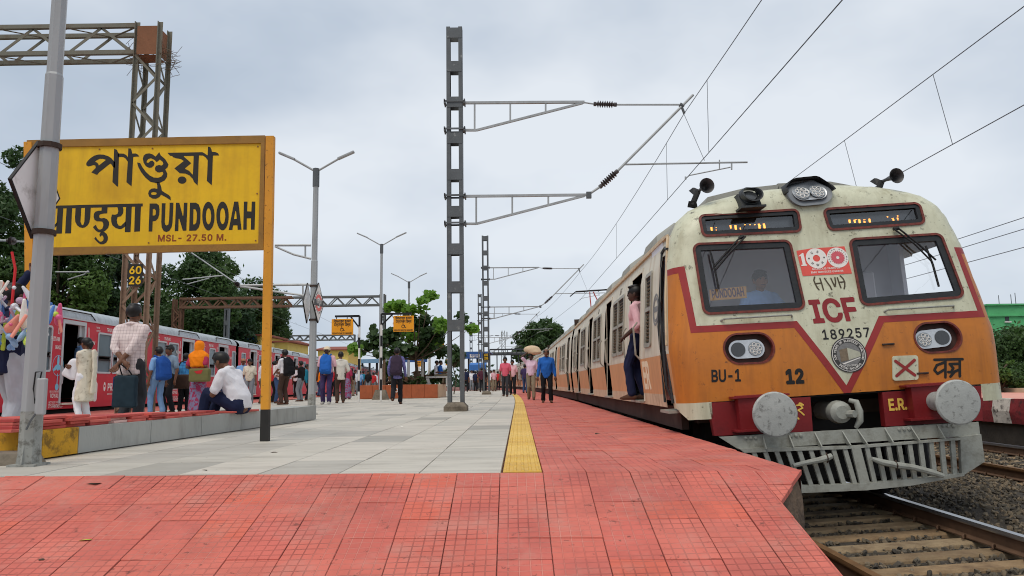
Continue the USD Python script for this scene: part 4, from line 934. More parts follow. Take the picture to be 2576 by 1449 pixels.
bengali = [PG(zb, [(605, 95), (650, 112), (672, 160), (690, 180), (688, 245), (672, 760), (655, 755), (575, 680), (600, 240)]),
    PG(zb, [(670, 178), (770, 182), (815, 205), (850, 250), (850, 330), (800, 262), (760, 240), (670, 238)]),
    PG(zb, [(852, 90), (895, 92), (912, 130), (920, 180), (985, 178), (1025, 200), (1042, 232), (938, 238), (910, 755), (820, 682), (845, 300)]),
    PG(zb, [(620, 320), (600, 318), (560, 265), (500, 225), (420, 200), (340, 195), (260, 215), (190, 260), (140, 310), (115, 350), (118, 385), (150, 405), (200, 395), (245, 380), (275, 390), (283, 430), (205, 510), (305, 555), (340, 510), (430, 440), (535, 355), (560, 375), (595, 430), (620, 430)],
       [(268, 325), (300, 295), (350, 272), (410, 272), (460, 292), (335, 390), (325, 360), (300, 335)]),
    PG(zb, [(1395, 155), (1420, 210), (1500, 280), (1555, 370), (1540, 420), (1500, 455), (1535, 530), (1530, 590), (1490, 650), (1400, 695), (1330, 695), (1240, 675), (1150, 600), (1080, 510), (1030, 420), (1005, 338), (1060, 345), (1100, 420), (1160, 500), (1230, 565), (1300, 600), (1370, 605), (1430, 585), (1465, 540), (1460, 500), (1430, 500), (1400, 512), (1360, 505), (1325, 475), (1320, 430), (1340, 395), (1390, 380), (1440, 390), (1465, 365), (1460, 330), (1405, 285), (1350, 330), (1310, 290), (1250, 262), (1200, 275), (1175, 310), (1175, 340), (1210, 340), (1240, 310), (1280, 305), (1312, 345), (1300, 390), (1260, 425), (1215, 430), (1160, 400), (1120, 340), (1108, 270), (1120, 220), (1160, 185), (1220, 175), (1280, 195), (1330, 235)]),
    PG(zb, [(1345, 680), (1400, 685), (1430, 770), (1440, 830), (1500, 870), (1560, 905), (1592, 940), (1598, 1000), (1510, 945), (1425, 900), (1400, 940), (1340, 972), (1280, 970), (1220, 935), (1200, 880), (1215, 830), (1260, 795), (1310, 788), (1360, 800), (1360, 740)], ell(1300, 880, 50, 27)),
    PG(zb, [(1540, 168), (2150, 155), (2195, 180), (2243, 215), (2250, 60), (2290, 68), (2310, 110), (2318, 150), (2385, 155), (2425, 175), (2445, 213), (2335, 215), (2315, 735), (2230, 660), (2245, 300), (2210, 250), (2160, 215), (2090, 212), (2068, 740), (2005, 680), (1980, 620), (1920, 560), (1850, 530), (1755, 525), (1660, 440), (1825, 310), (1770, 275), (1690, 262), (1640, 245), (1620, 222), (1585, 218)],
       [(1815, 222), (1998, 220), (1985, 555), (1920, 485), (1840, 443), (1955, 348)]), PG(zb, ell(1795, 645, 76, 64))]
hindi = [PG(zi, [(-420, 245), (2480, 172), (2480, 245), (2440, 252), (-420, 318)]), PG(zi, [(295, 270), (438, 270), (400, 945), (250, 950)]),
    PG(zi, [(-10, 290), (150, 290), (130, 630), (150, 690), (190, 725), (240, 700), (290, 630), (280, 735), (220, 790), (150, 805), (60, 790), (0, 720), (-20, 600)]), PG(zi, [(525, 270), (665, 270), (635, 940), (485, 942)]),
    PG(zi, [(755, 270), (900, 270), (880, 640), (905, 710), (930, 735), (960, 710), (980, 640), (1000, 270), (1145, 270), (1130, 520), (1110, 650), (1060, 740), (990, 790), (930, 800), (860, 785), (790, 730), (745, 640), (740, 520)]),
    PG(zi, [(1430, 240), (1580, 235), (1565, 425), (1480, 432), (1400, 445), (1365, 470), (1360, 510), (1375, 545), (1420, 555), (1490, 545), (1560, 575), (1610, 640), (1615, 720), (1590, 800), (1520, 870), (1460, 910), (1400, 915), (1330, 910), (1260, 860), (1200, 780), (1275, 720), (1310, 800), (1350, 840), (1390, 845), (1440, 820), (1465, 750), (1465, 690), (1440, 640), (1390, 632), (1300, 630), (1240, 590), (1220, 520), (1225, 440), (1270, 380), (1350, 360), (1420, 360)]),
    PG(zi, [(1405, 905), (1490, 905), (1550, 950), (1585, 1030), (1580, 1110), (1540, 1180), (1470, 1220), (1400, 1222), (1340, 1190), (1280, 1130), (1235, 1080), (1270, 1030), (1310, 1090), (1370, 1150), (1410, 1155), (1460, 1130), (1475, 1070), (1460, 1010), (1430, 990), (1385, 1030), (1365, 975)]),
    PG(zi, [(1815, 240), (1960, 240), (1985, 340), (1970, 430), (1920, 500), (1830, 525), (1812, 600), (1825, 680), (1860, 740), (1920, 750), (2045, 625), (2045, 755), (1980, 800), (1930, 828), (1870, 830), (1780, 800), (1700, 730), (1670, 640), (1668, 540), (1690, 455), (1770, 465), (1830, 440), (1850, 380), (1845, 310)]),
    PG(zi, [(2055, 240), (2200, 235), (2165, 905), (2020, 908)]), PG(zi, [(2285, 240), (2435, 235), (2405, 890), (2260, 900)])]
english = [PG(ze, [(140, 145), (290, 145), (335, 180), (352, 270), (345, 380), (320, 460), (270, 515), (205, 525), (195, 745), (118, 745)], [(208, 262), (245, 258), (275, 300), (270, 380), (240, 402), (203, 402)]),
    PG(ze, [(402, 138), (480, 138), (462, 540), (475, 600), (505, 615), (540, 595), (555, 520), (570, 130), (648, 130), (630, 540), (610, 650), (560, 730), (500, 755), (440, 735), (400, 660), (388, 540)]),
    PG(ze, [(705, 130), (775, 130), (858, 450), (875, 130), (948, 130), (925, 725), (850, 728), (762, 430), (752, 735), (678, 735)]),
    PG(ze, [(1005, 128), (1130, 128), (1190, 165), (1225, 260), (1228, 400), (1220, 560), (1190, 660), (1130, 725), (985, 730)], [(1078, 260), (1125, 275), (1152, 350), (1150, 470), (1135, 560), (1105, 590), (1068, 592)]),
    PG(ze, ell(1398, 415, 132, 308), ell(1400, 418, 57, 172)), PG(ze, ell(1700, 412, 133, 308), ell(1702, 415, 57, 172)),
    PG(ze, [(1950, 105), (2038, 105), (2108, 705), (2025, 708), (2018, 610), (1925, 612), (1912, 710), (1833, 712)], [(1985, 255), (2005, 475), (1942, 480)]),
    PG(ze, [(2160, 105), (2235, 105), (2225, 310), (2318, 318), (2328, 105), (2402, 105), (2388, 705), (2308, 705), (2312, 460), (2220, 462), (2218, 705), (2143, 705)])]
SG = thing('station_sign', 'big yellow station name board with black lettering on two orange posts with black feet', 'sign')
TL, TR, BR, BL = S2(z2, [(265, 130), (2366, 92), (2342, 998), (240, 1038)])
fTL, fTR, fBR, fBL = S2(z2, [(255, 66), (2402, 22), (2386, 1052), (230, 1108)])
def sgn(nm, g, y0, th, mt, parent=SG): return obj(nm, plate(g, (0, y0, 0), (1, 0, 0), (0, 0, 1), th), mt, parent)
pan = sgn('panel', Polygon([TL, TR, BR, BL]), SY + .004, .012, 'sign_yellow')
sgn('board_frame', Polygon([fTL, fTR, fBR, fBL]).difference(Polygon([TL, TR, BR, BL])), SY + .03, .055, 'sign_frame')
sgn('backing', Polygon([fTL, fTR, fBR, fBL]).buffer(-.03), SY + .05, .02, 'sign_frame')
for nm, gs, mt in (('letter', bengali, 'sign_ink'), ('letter', hindi[1:4], 'sign_ink'), ('letter', hindi[4:], 'sign_ink'), ('letter', english, 'sign_ink')):
    for g in gs: sgn(nm, g, SY - .0083, .0015, mt, pan)
sgn('letter', hindi[0], SY - .0083, .0013, 'sign_ink', pan)
a, b = S2(ze, [(305, 962), (1770, 935)]); g = text2d('MSL- 27.50 M.', .1, bold=3, spacing=6); bb = g.bounds
sgn('small_letters', affinity.translate(affinity.scale(g, (b[0] - a[0]) / (bb[2] - bb[0]), .078 / (bb[3] - bb[1]), origin=(0, 0)), a[0], a[1] + .004), SY - .0083, .0015, 'sign_brown', pan)
for x, y in ((1383, 138), (2335, 120), (2328, 545), (2315, 970), (1348, 990), (905, 145)):
    c = S2(z2, [(x, y)])[0]; sgn('bolt', Point(c).buffer(.008), SY - .008, .006, 'rust_plate', pan)
def sign_post(pxl, pxr, ptop, ybot):
    A = at_y(pxl, ptop, SY - .03); B = at_y(pxr, ptop, SY - .03); F1 = at_z(ybot[0], ybot[2]); F2 = at_z(ybot[1], ybot[2]); xl = F1[0] + .008; xr = xl + .088; dx = A[0] - xl
    def pst(z0, z1, e=0.0, mt='post_orange'):
        k0, k1 = z0 / A[2], z1 / A[2]; y0, y1 = SY - .035 - e, SY + .035 + e
        return hexa([(xl - e + dx * k0, y0, z0), (xr + e + dx * k0, y0, z0), (xr + e + dx * k0, y1, z0), (xl - e + dx * k0, y1, z0), (xl - e + dx * k1, y0, z1), (xr + e + dx * k1, y0, z1), (xr + e + dx * k1, y1, z1), (xl - e + dx * k1, y1, z1)])
    p = obj('post', pst(.34, A[2]), 'post_orange', SG); obj('black_foot', pst(0, .339), 'post_black', p)
sign_post(669, 690, 342, (654, 682, 1110)); sign_post(60, 84, 357, (47, 76, 1121))

# ---------------------------------------------------------------- lamp posts
def lamp_post(label, x, y, H, r0, r1, diamond=None, arm=1.9, foot=True, yaw=0.0):
    t = thing('lamp_post', label, 'lamp post', 'lamp posts along the platform', loc=(x, y, 0), rotz=yaw)
    hh = H * .62
    obj('pole', tube([(0, 0, 0), (0, 0, hh), (0, 0, hh + .02), (0, 0, H)], [r0, r0 * .86, r1 * 1.08, r1], 8), 'galv', t)
    obj('pole_foot', tube([(0, 0, 0), (0, 0, .42)], [r0 * 1.02, r0 * 1.01], 8), 'galv_foot', t)
    obj('base_plate', cat([box(-.105, .105, -.105, .105, 0, .018)] + [hull([(sx * r0, -.006, .02), (sx * r0, .006, .02), (sx * .1, -.006, .02), (sx * .1, .006, .02), (sx * r0, -.006, .16), (sx * r0, .006, .16)]) for sx in (-1, 1)] + [hull([(-.006, sx * r0, .02), (.006, sx * r0, .02), (-.006, sx * .1, .02), (.006, sx * .1, .02), (-.006, sx * r0, .16), (.006, sx * r0, .16)]) for sx in (-1, 1)]), 'galv_foot', t)
    obj('pole_cap', tube([(0, 0, H - .35), (0, 0, H + .05)], [r1 * 1.25, r1 * 1.25], 8), 'galv_dark', t)
    for s in (-1, 1):
        a = obj('arm', tube([(0, 0, H - .02), (s * arm * .62, 0, H + arm * .34)], .024, 8), 'galv', t)
        m = bevel_box(-.04, arm * .42, -.05, .05, -.026, .022, .012); c = math.radians(24)
        m.apply_transform(trimesh.transformations.rotation_matrix(-c, (0, 1, 0))); 
        if s < 0: m.vertices[:, 0] *= -1; m.faces = m.faces[:, ::-1]
        m.apply_translation((s * arm * .6, 0, H + arm * .335)); obj('lamp_head', m, 'galv', a)
    if diamond: diamond(t)
    return t
def diamond_boards(z, h, w, yaws, faces=True, r=.08):
    """two lozenge boards fixed to the pole, seen half from the side; the one facing the camera carries a red ring crossed by a dark bar"""
    def f(t):
        for s, (yw, ox, oy) in enumerate(yaws):
            X = np.array([math.cos(yw), math.sin(yw), 0]); O = np.array([ox, oy, z]); N = np.cross(X, (0, 0, 1.0))
            D_ = Polygon([(-w / 2, 0), (0, -h / 2), (w / 2, 0), (0, h / 2)])
            b = obj('diamond_board', plate(D_, O, X, (0, 0, 1), .02), 'board_back', t)
            obj('board_rim', plate(D_.buffer(.006, join_style=2).difference(D_.buffer(-.006, join_style=2)), O - N * .003, X, (0, 0, 1), .026), 'black_iron', b)
            if faces:
                F = O + N * .0205
                obj('board_face', plate(D_.buffer(-.02, join_style=2), F, X, (0, 0, 1), .002), 'print_white', b)
                obj('red_ring', plate(Point(0, 0).buffer(w * .29).difference(Point(0, 0).buffer(w * .18)), F + N * .003, X, (0, 0, 1), .002), 'sticker_red', b)
                obj('name_bar', plate(sbox(-w * .4, -w * .11, w * .4, w * .11), F + N * .006, X, (0, 0, 1), .002), 'print_dark', b)
                g = text2d('पाण्डुया', w * .15, font='NotoSansDevanagari-Regular.woff2'); obj('bar_letters', plate(centred(g, w=w * .46), F + N * .009, X, (0, 0, 1), .002), 'print_white', b)
                obj('arc_letters', plate(union_all([ring_text('EASTERN', (0, 0), w * .35, w * .07, R_D(150), R_D(-20)), ring_text('RAILWAY', (0, 0), w * .35, w * .07, R_D(210), R_D(20), True)]), F + N * .003, X, (0, 0, 1), .002), 'print_dark', b)
        for dz in (-.36, .36): obj('clamp', tube([(0, 0, z + dz - .02), (0, 0, z + dz + .02)], r * 1.12, 10), 'brown_iron', t)
    return f
p0 = at_z(72, 1172); zc0 = 2.05
c0 = at_y(84, 476, p0[1])
P0 = lamp_post('thick grey pole carrying a lozenge board, in front of the yellow sign', p0[0], p0[1], 5.1, .079, .056, diamond_boards(c0[2], .80, .62, [(R_D(270), -.085, .0)], faces=False))
zl = zoomed(0, 850, 850, 2566)
q = [at_y(*zl(*p), p0[1] - .085) - [p0[0], p0[1], 0] for p in ((325, 800), (380, 795), (318, 1085), (305, 950), (325, 800))]
obj('cable_loop', tube([(a[0], -.088, a[2]) for a in q], .006, 5), 'black_iron', P0)
c = at_y(*zl(365, 1020), p0[1] - .08) - [p0[0], p0[1], 0]; obj('switch_box', bevel_box(c[0] - .03, c[0] + .045, -.10, -.06, c[2] - .14, c[2] + .14, .008), 'galv', P0)
obj('earth_wire', tube([(c[0], -.09, c[2] - .1), (c[0] - .05, -.1, c[2] - .18), (c[0] - .08, -.1, c[2] - .25)], .008, 5), 'galv_dark', P0)
y1 = 15.7; b1 = at_y(784, 1016, y1); t1 = at_y(795, 430, y1)
d1 = at_y(795, 762, y1)
P1 = lamp_post('grey lamp post behind the end of the concrete kerb, with the red ring lozenge board', b1[0], y1, t1[2], .082, .058, diamond_boards(d1[2], .84, .62, [(R_D(83), .085, .0), (R_D(270), -.13, .0)]), arm=.83)
for (bx, by, ty, yy, lb) in ((957, 1005, 617, 31.0, 'lamp post behind the striped sign post, second back from the kerb'), (1028, 990, 710, 43.0, 'far lamp post whose two arms stand above the big leaved tree')):
    b_, t_ = at_y(bx, by, yy), at_y(bx + 5, ty, yy); lamp_post(lb, b_[0], yy, t_[2], .072, .055, arm=1.06)
obj('concrete_collar', hull([(-.32, -.2, 0), (.32, -.2, 0), (-.32, .3, 0), (.32, .3, 0), (-.2, -.1, .4), (.2, -.1, .4), (-.2, .2, .4), (.2, .2, .4)]), 'old_concrete', '/World/lamp_post_002')

# ---------------------------------------------------------------- masts and overhead line
zc = zoomed(1250, 60, 1050, 2305)
MY = 16.65; mL, mR = at_y(1129, 1000, MY), at_y(1166, 1000, MY); MX = (mL[0] + mR[0]) / 2; MTOP = at_y(1140, 72, MY)[2]
ch = .09
def insulator(p, q, r=.085, n=7):
    p, q = np.asarray(p, float), np.asarray(q, float); L = np.linalg.norm(q - p); pr = [(.0, 0), (.05, 0), (.05, .06), (.03, .07)]
    st = (L - .16) / n
    for k in range(n): z = .08 + k * st; pr += [(.035, z), (r, z + st * .45), (r * .96, z + st * .55), (.035, z + st * .8)]
    return lathe(pr + [(.05, L - .06), (.05, L), (0, L)], p, q - p, 14)
def mast(label, group, origin, H, plate_no=False, cantilever=True, wid=.37):
    t = thing('overhead_line_mast', label, 'mast', group, loc=origin)
    hw = wid / 2
    for s in (-1, 1):
        o = s * hw; i = s * (hw - ch)
        obj('channel', cat([box(*sorted((o, o - s * .012)), -.11, .11, .14, H), box(*sorted((o - s * .012, i)), -.11, -.098, .14, H), box(*sorted((o - s * .012, i)), .098, .11, .14, H)]), 'galv_dark', t)
    for z in [H - .28] + [H - 1.1 - k * .86 for k in range(int((H - 1.4) / .86))]:
        for y in (-.118, .110): obj('batten', box(-hw + .015, hw - .015, y, y + .008, z, z + .25), 'galv_dark', t)
    obj('footing', hull([(-.25, -.3, 0), (.25, -.3, 0), (.25, .3, 0), (-.25, .3, 0), (-.25, -.3, .1), (.25, -.3, .1), (.25, .3, .1), (-.25, .3, .1), (-.17, -.2, .19), (.17, -.2, .19), (.17, .2, .19), (-.17, .2, .19)]), 'old_concrete', t)
    if plate_no:
        pz = 1.9; pl = obj('number_plate', box(-.17, .17, -.135, -.125, pz, pz + .36), 'post_black', t)
        obj('numerals', plate(union_all([centred(text2d('60', .13, bold=3), 0, pz + .27), centred(text2d('28', .13, bold=3), 0, pz + .09)]), (0, -.136, 0), (1, 0, 0), (0, 0, 1), .002), 'sign_yellow', pl)
    if not cantilever: return t
    def L(x, y): p = at_y(*zc(x, y), MY); return np.array([p[0] - MX, 0, p[2]])
    for (ya, yb, xe, ye, xs) in ((545, 725, 1100, 540, (378, 612, 845)), (1160, 1340, 1112, 1150, (388, 625, 862))):
        a, b = L(280, ya), L(xe, ye); c0_, c1_ = L(290, yb), L(390, yb); d = L(xe - 12, ye + 6)
        br = obj('bracket', cat([beam(a, b, .06, .055), beam(c0_, c1_, .05), beam(c1_, d, .05)] + [beam(L(x, ya - 2), L(x, yb - (x - 390) * (yb - ye) / (xe - 390) if x > 390 else yb), .04) for x in xs]), 'galv', t)
        for z in (a[2], c0_[2]): obj('clamp_band', cat([box(-hw - .05, hw + .05, -.14, -.12, z - .02, z + .02), box(-hw - .05, hw + .05, .12, .14, z - .02, z + .02), box(-hw - .06, -hw - .03, -.14, .14, z - .05, z + .05), box(hw + .03, hw + .06, -.14, .14, z - .05, z + .05)]), 'galv_dark', br)
    st = obj('stay_tube', cat([tube([L(1095, 542), L(1165, 553)], .018, 6), tube([L(1310, 557), L(1735, 557)], .022, 8)]), 'galv', t); obj('insulator', insulator(L(1160, 552), L(1312, 557)), 'insulator_brown', st)
    tb = obj('bracket_tube', cat([tube([L(1318, 992), L(1815, 492)], .03, 8), tube([L(1120, 1152), L(1205, 1095)], .028, 8)]), 'galv', t); obj('insulator', insulator(L(1200, 1100), L(1318, 992)), 'insulator_brown', tb)
    obj('clevis', cat([box(*(L(1112, 1150)[0], L(1145, 1150)[0]), -.05, .05, L(1130, 1172)[2], L(1130, 1132)[2])]), 'galv_dark', tb)
    ra = obj('register_arm', cat([tube([L(1360, 950), L(2172, 935)], .022, 8), tube([L(2068, 938), L(2068, 985)], .018, 6), tube([L(1988, 920), L(1988, 985)], .014, 6)]), 'galv', t)
    obj('steady_arm', cat([tube([L(2060, 968), L(1790, 1022), L(1768, 1040)], .015, 6), tube([L(1765, 1030), L(1765, 1050)], .02, 6)]), 'galv', ra)
    obj('register_dropper', tube([L(1755, 620), L(1890, 925)], .006, 5), 'wire', ra)
    obj('wire_clamp', cat([tube([L(1735, 560), L(1757, 615)], .03, 6), hull(np.vstack([L(1740, 565) + d_ for d_ in np.random.default_rng(1).uniform(-.07, .07, (12, 3))]))]), 'galv_dark', tb)
    return t
G_M = 'lattice masts of the overhead line along the platform'
mast('tallest nearest grey lattice mast, its two arms reaching over the orange train', G_M, (MX, MY, 0), MTOP)
CATX, CATZ = (lambda p: (p[0] - MX, p[2]))(at_y(*zc(1757, 613), MY)); CONX, CONZ = (lambda p: (p[0] - MX, p[2]))(at_y(*zc(1766, 1046), MY))
MP = [(MX, MY)]
for k, (pxc, yy, lb, pn) in enumerate(((1224, 41.5, 'lattice mast with a small yellow and black number plate, second from the front', True), (1209, 69.0, 'lattice mast just left of and behind the number plate mast', False), (1186, 100.0, 'thin far lattice mast in front of the blue footbridge', False))):
    p = at_y(pxc, 985, yy); MP.append((p[0], yy)); mast(lb, G_M, (p[0], yy, 0), MTOP, pn)
def wire(name, label, pts, r, grp='overhead wires'):
    o = obj(name, tube(pts, r, 5), 'wire'); tag(o, label, 'overhead wire', grp)
MP = [(MP[0][0] + .25, -12.0)] + MP
def sag(A, B, s, n=9): return [np.array([A[0] + (B[0] - A[0]) * t, A[1] + (B[1] - A[1]) * t, A[2] + (B[2] - A[2]) * t - s * 4 * t * (1 - t)]) for t in np.linspace(0, 1, n)]
cat_pts, con_pts, drops = [], [], []
for (xa, ya), (xb, yb) in zip(MP[:-1], MP[1:]):
    s = .25 if yb > 20 else .12
    c1_ = sag((xa + CATX, ya, CATZ), (xb + CATX, yb, CATZ), s); k1 = sag((xa + CONX, ya, CONZ), (xb + CONX, yb, CONZ), 0.0); cat_pts += c1_; con_pts += k1
    if yb < 60:
        for t in np.arange(.1, 1, .16): i = t * 8; a = np.array([np.interp(i, range(9), [p[j] for p in c1_]) for j in range(3)]); b = np.array([np.interp(i, range(9), [p[j] for p in k1]) for j in range(3)]); drops.append((a, b))
def dedup(ps): return [p for i, p in enumerate(ps) if i == 0 or np.linalg.norm(np.asarray(p) - ps[i - 1]) > 1e-6]
wire('catenary_wire', 'upper carrying wire above the orange train, held by the nearest lattice mast', dedup(cat_pts), .0085)
wire('contact_wire', 'lower contact wire just above the orange train roof', dedup(con_pts), .0085)
# the droppers that the photo shows
for D0 in ((1905, 395), (1650, 820), (1325, 1350)):
    px, py = zc(*D0); best = min(drops, key=lambda d: 0) if False else None
    lo, hi = None, None
    cp, kp = np.array(dedup(cat_pts)), np.array(dedup(con_pts))
    ys = np.linspace(5, 60, 1200); X = np.interp(ys, cp[:, 1], cp[:, 0]); Z = np.interp(ys, cp[:, 1], cp[:, 2])
    d = np.stack([X, ys, Z], 1) - EYE; dep = d @ F_; u = 1288 + FPX * (d @ R_) / dep; v_ = 724.5 - FPX * (d @ U_) / dep
    i = int(np.argmin((u - px) ** 2 + (v_ - py) ** 2)); yy = ys[i]
    wire('dropper_wire', f'thin dropper wire over the orange train, {"just right of the steady arm" if D0[1] < 500 else "just right of the lower insulator" if D0[1] < 1000 else "above the roof edge"}', [(X[i], yy, Z[i]), (np.interp(yy, kp[:, 1], kp[:, 0]), yy, np.interp(yy, kp[:, 1], kp[:, 2]))], .006, 'dropper wires')
# wires of the tracks on the right and on the left
def along(x, z, y0=-6, y1=140, dx=0.0): return [(x + xoff(y) + dx, y, z) for y in list(np.arange(y0, 40, 4.0)) + list(np.arange(40, y1, 10.0))]
wire('catenary_wire', 'upper wire of the pair crossing the sky behind the right train horn', along(8.0, 6.3), .009)
wire('contact_wire', 'contact wire at the far right meeting the right horn of the train', along(8.25, 4.92), .009)
for y in (13.6, 17.5, 22.0): wire('dropper_wire', f'dropper hanging between the wires at the far right, {"nearest" if y < 14 else "second" if y < 20 else "above the roof lamp"}', [(8.0 + xoff(y), y, 6.3), (8.25 + xoff(y), y, 4.92)], .006, 'dropper wires')
for x, z, w_ in ((14.6, 5.1, 'upper'), (14.9, 4.86, 'middle'), (14.7, 4.28, 'lowest')): wire('catenary_wire', f'{w_} of the three wires right of the train above the green building', along(x, z), .012)
def alongl(dx, z, y0=4, y1=150): return [(xleft(y) + dx, y, z) for y in np.arange(y0, y1, 8.0)]
for dx, nm in ((-1.75, 'near'),):
    wire('catenary_wire', f'{nm} carrying wire above the red train side tracks', alongl(dx, 6.5), .008); wire('contact_wire', f'{nm} contact wire above the red train side tracks', alongl(dx, 5.1), .008)

# ---------------------------------------------------------------- portal gantries over the left tracks
def zig(p0, p1, q0, q1, n, w, mat_parent=None, cross=False):
    """lacing between the chords p0-p1 and q0-q1"""
    p0, p1, q0, q1 = map(lambda a: np.asarray(a, float), (p0, p1, q0, q1)); ms = []
    for k in range(n):
        a, b = k / n, (k + 1) / n; A = p0 + (p1 - p0) * (a if k % 2 == 0 else b); B = q0 + (q1 - q0) * (b if k % 2 == 0 else a); ms.append((A, B))
    return ms
def gantry(label, x_l, x_r, y, zb, zt, w, d, col_mat, boom_mat, no=None, left_col=False, right_col=True, top_extra=.14, panel=True, ndiag=0.6, bar=.06, both=True):
    t = thing('portal_gantry', label, 'gantry', 'lattice portals over the tracks on the left', loc=(x_r, y, 0))
    def column(ox, nm):
        cs = [(ox, 0), (ox + w, 0), (ox + w, d), (ox, d)]; c = None
        for (a, b) in cs:
            zm = zb * .48; lg = obj('column_leg', angle_bar((a, b, zm), (a, b, zt + top_extra), bar * 1.5, .016), col_mat, t); obj('rusty_leg', angle_bar((a, b, 0), (a, b, zm - .001), bar * 1.5, .016), 'lattice_rusty', lg)
        n = int(zb / (w * 1.05))
        for (a, b) in ((0, 1), (1, 2), (3, 2), (0, 3)):
            A, B = cs[a], cs[b]
            for P_, Q_ in zig((*A, 0.1), (*A, zb), (*B, 0.1), (*B, zb), n, bar): obj('lacing_bar', beam(P_, Q_, .014, bar * 1.0), 'lattice_rusty' if P_[2] < zb * .48 else col_mat, t)
        if panel:
            obj('end_plate', box(ox + .06, ox + w - .01, -.03, -.02, zb - .02, zt + .02), 'rust_plate', t); obj('end_plate', box(ox + w + .005, ox + w + .012, .05, d - .05, zb, zt), 'rust_plate', t); obj('end_plate', box(ox + .03, ox + w - .03, .03, d - .03, zb - .02, zb - .01), 'rust_plate', t)
    if right_col: column(0, 'right')
    if left_col: column(x_l - x_r - w, 'left')
    for yy in (0, d):
        for z in (zb, zt): obj('boom_chord', angle_bar((x_l - x_r, yy, z), (-.001, yy, z), bar * 1.6, .016), boom_mat, t)
    L_ = x_r - x_l; n = int(L_ / (zt - zb) * ndiag) * 2
    for yy in (0, d):
        for P_, Q_ in zig((0, yy, zb), (x_l - x_r, yy, zb), (0, yy, zt), (x_l - x_r, yy, zt), n, bar): obj('boom_lacing', beam(P_, Q_, .014, bar * 1.15), boom_mat, t)
    for z in (zb, zt):
        for P_, Q_ in zig((0, 0, z), (x_l - x_r, 0, z), (0, d, z), (x_l - x_r, d, z), n, bar): obj('boom_lacing', beam(P_, Q_, bar * .8, .012), boom_mat, t)
    if no:
        c, tx = no; pl = obj('number_plate', box(c[0] - .17, c[0] + .17, -.05, -.04, c[1] - .26, c[1] + .26), 'post_black', t)
        obj('numerals', plate(union_all([centred(text2d(tx[0], .17, bold=3), c[0], c[1] + .12), centred(text2d(tx[1], .17, bold=3), c[0], c[1] - .12)]), (0, -.051, 0), (1, 0, 0), (0, 0, 1), .003), 'sign_yellow', pl)
    return t
GY = 17.2; gl, gr = at_y(332, 250, GY), at_y(390, 250, GY); gw = gr[0] - gl[0]; gzt, gzb = at_y(330, 69, GY)[2], at_y(330, 136, GY)[2]
pn = at_y(343, 693, GY)
gantry('big lattice portal with a rusty end box, rising behind the yellow station sign', -24.0, gl[0], GY, gzb, gzt, gw, .5, 'lattice_olive', 'lattice_olive', ((pn[0] - gl[0], pn[2]), ('60', '26')), ndiag=.42)
ns = np.random.default_rng(6); tw = []
for k in range(70):
    c = np.array([gl[0] + ns.choice([-.05, gw + .12]) + ns.normal(0, .06), GY + ns.uniform(.0, .6), gzb + ns.normal(.02, .12)]); d = ns.normal(0, 1, 3) * [1.3, .8, .7]; d /= np.linalg.norm(d); L = ns.uniform(.12, .34)
    tw.append(tube([c - d * L, c + ns.normal(0, .02, 3), c + d * L], .006, 4))
o = obj('bird_nest', cat(tw), 'twig'); tag(o, 'untidy nest of dry twigs under the rusty box of the big portal', 'nest', kind='stuff')
g2l, g2r, g2m = at_y(452, 760, 38.0), at_y(955, 757, 38.0), at_y(735, 757, 38.0)
z2t, z2b = at_y(700, 750, 38.0)[2], at_y(700, 772, 38.0)[2]
gantry('rusty lattice portal in front of the dark trees above the red train', g2l[0], g2m[0], 38.0, z2b, z2t, .36, .35, 'rust_lattice', 'rust_lattice', left_col=True, right_col=False, panel=False, bar=.06, top_extra=.04)
gantry('grey lattice portal above the red train, ending behind the second lamp post', g2m[0] + .02, g2r[0], 38.0, z2b, z2t, .2, .35, 'grey_lattice', 'grey_lattice', panel=False, bar=.05)
g3l, g3r = at_y(700, 850, 100.0), at_y(890, 848, 100.0)
gantry('far grey lattice portal low above the end of the red train', g3l[0], g3r[0], 100.0, at_y(800, 857, 100.0)[2], at_y(800, 845, 100.0)[2], .55, .5, 'grey_lattice', 'grey_lattice', left_col=True, panel=False, bar=.1)
ml = at_y(571, 800, 40.0); mast('grey lattice mast beyond the red train, in front of the dark trees', G_M, (ml[0], 40.0, 0), at_y(571, 767, 40.0)[2], cantilever=False, wid=.25)
def pole_cantilever(label, pxs, y, r=.03):
    t = thing('overhead_line_bracket', label, 'bracket', 'overhead line brackets on the left')
    for nm, pts, k in pxs:
        P_ = [at_y(a, b, y) for a, b in pts]
        obj(nm, insulator(P_[0], P_[1], .11) if nm == 'insulator' else tube(P_, r * k, 6), 'insulator_brown' if nm == 'insulator' else 'galv', t)
pole_cantilever('grey cantilever tubes under the sign near the grey pole, against light green trees', [('arm_tube', [(140, 684), (224, 684)], 1), ('arm_tube', [(170, 703), (212, 690), (222, 680)], .8)], 30)
pole_cantilever('grey cantilever with a long sloping tube and insulator, under the sign', [('stay_tube', [(482, 636), (590, 710)], 1.1), ('insulator', [(590, 710), (606, 722)], 1), ('arm_tube', [(460, 703), (560, 693)], 1), ('arm_tube', [(470, 715), (525, 700), (530, 690)], .8)], 34)
pole_cantilever('insulator and wire at the left edge above the hawker', [('stay_tube', [(-20, 604), (20, 605)], 1), ('insulator', [(18, 605), (42, 607)], 1), ('stay_tube', [(42, 607), (62, 608)], .8)], 20)
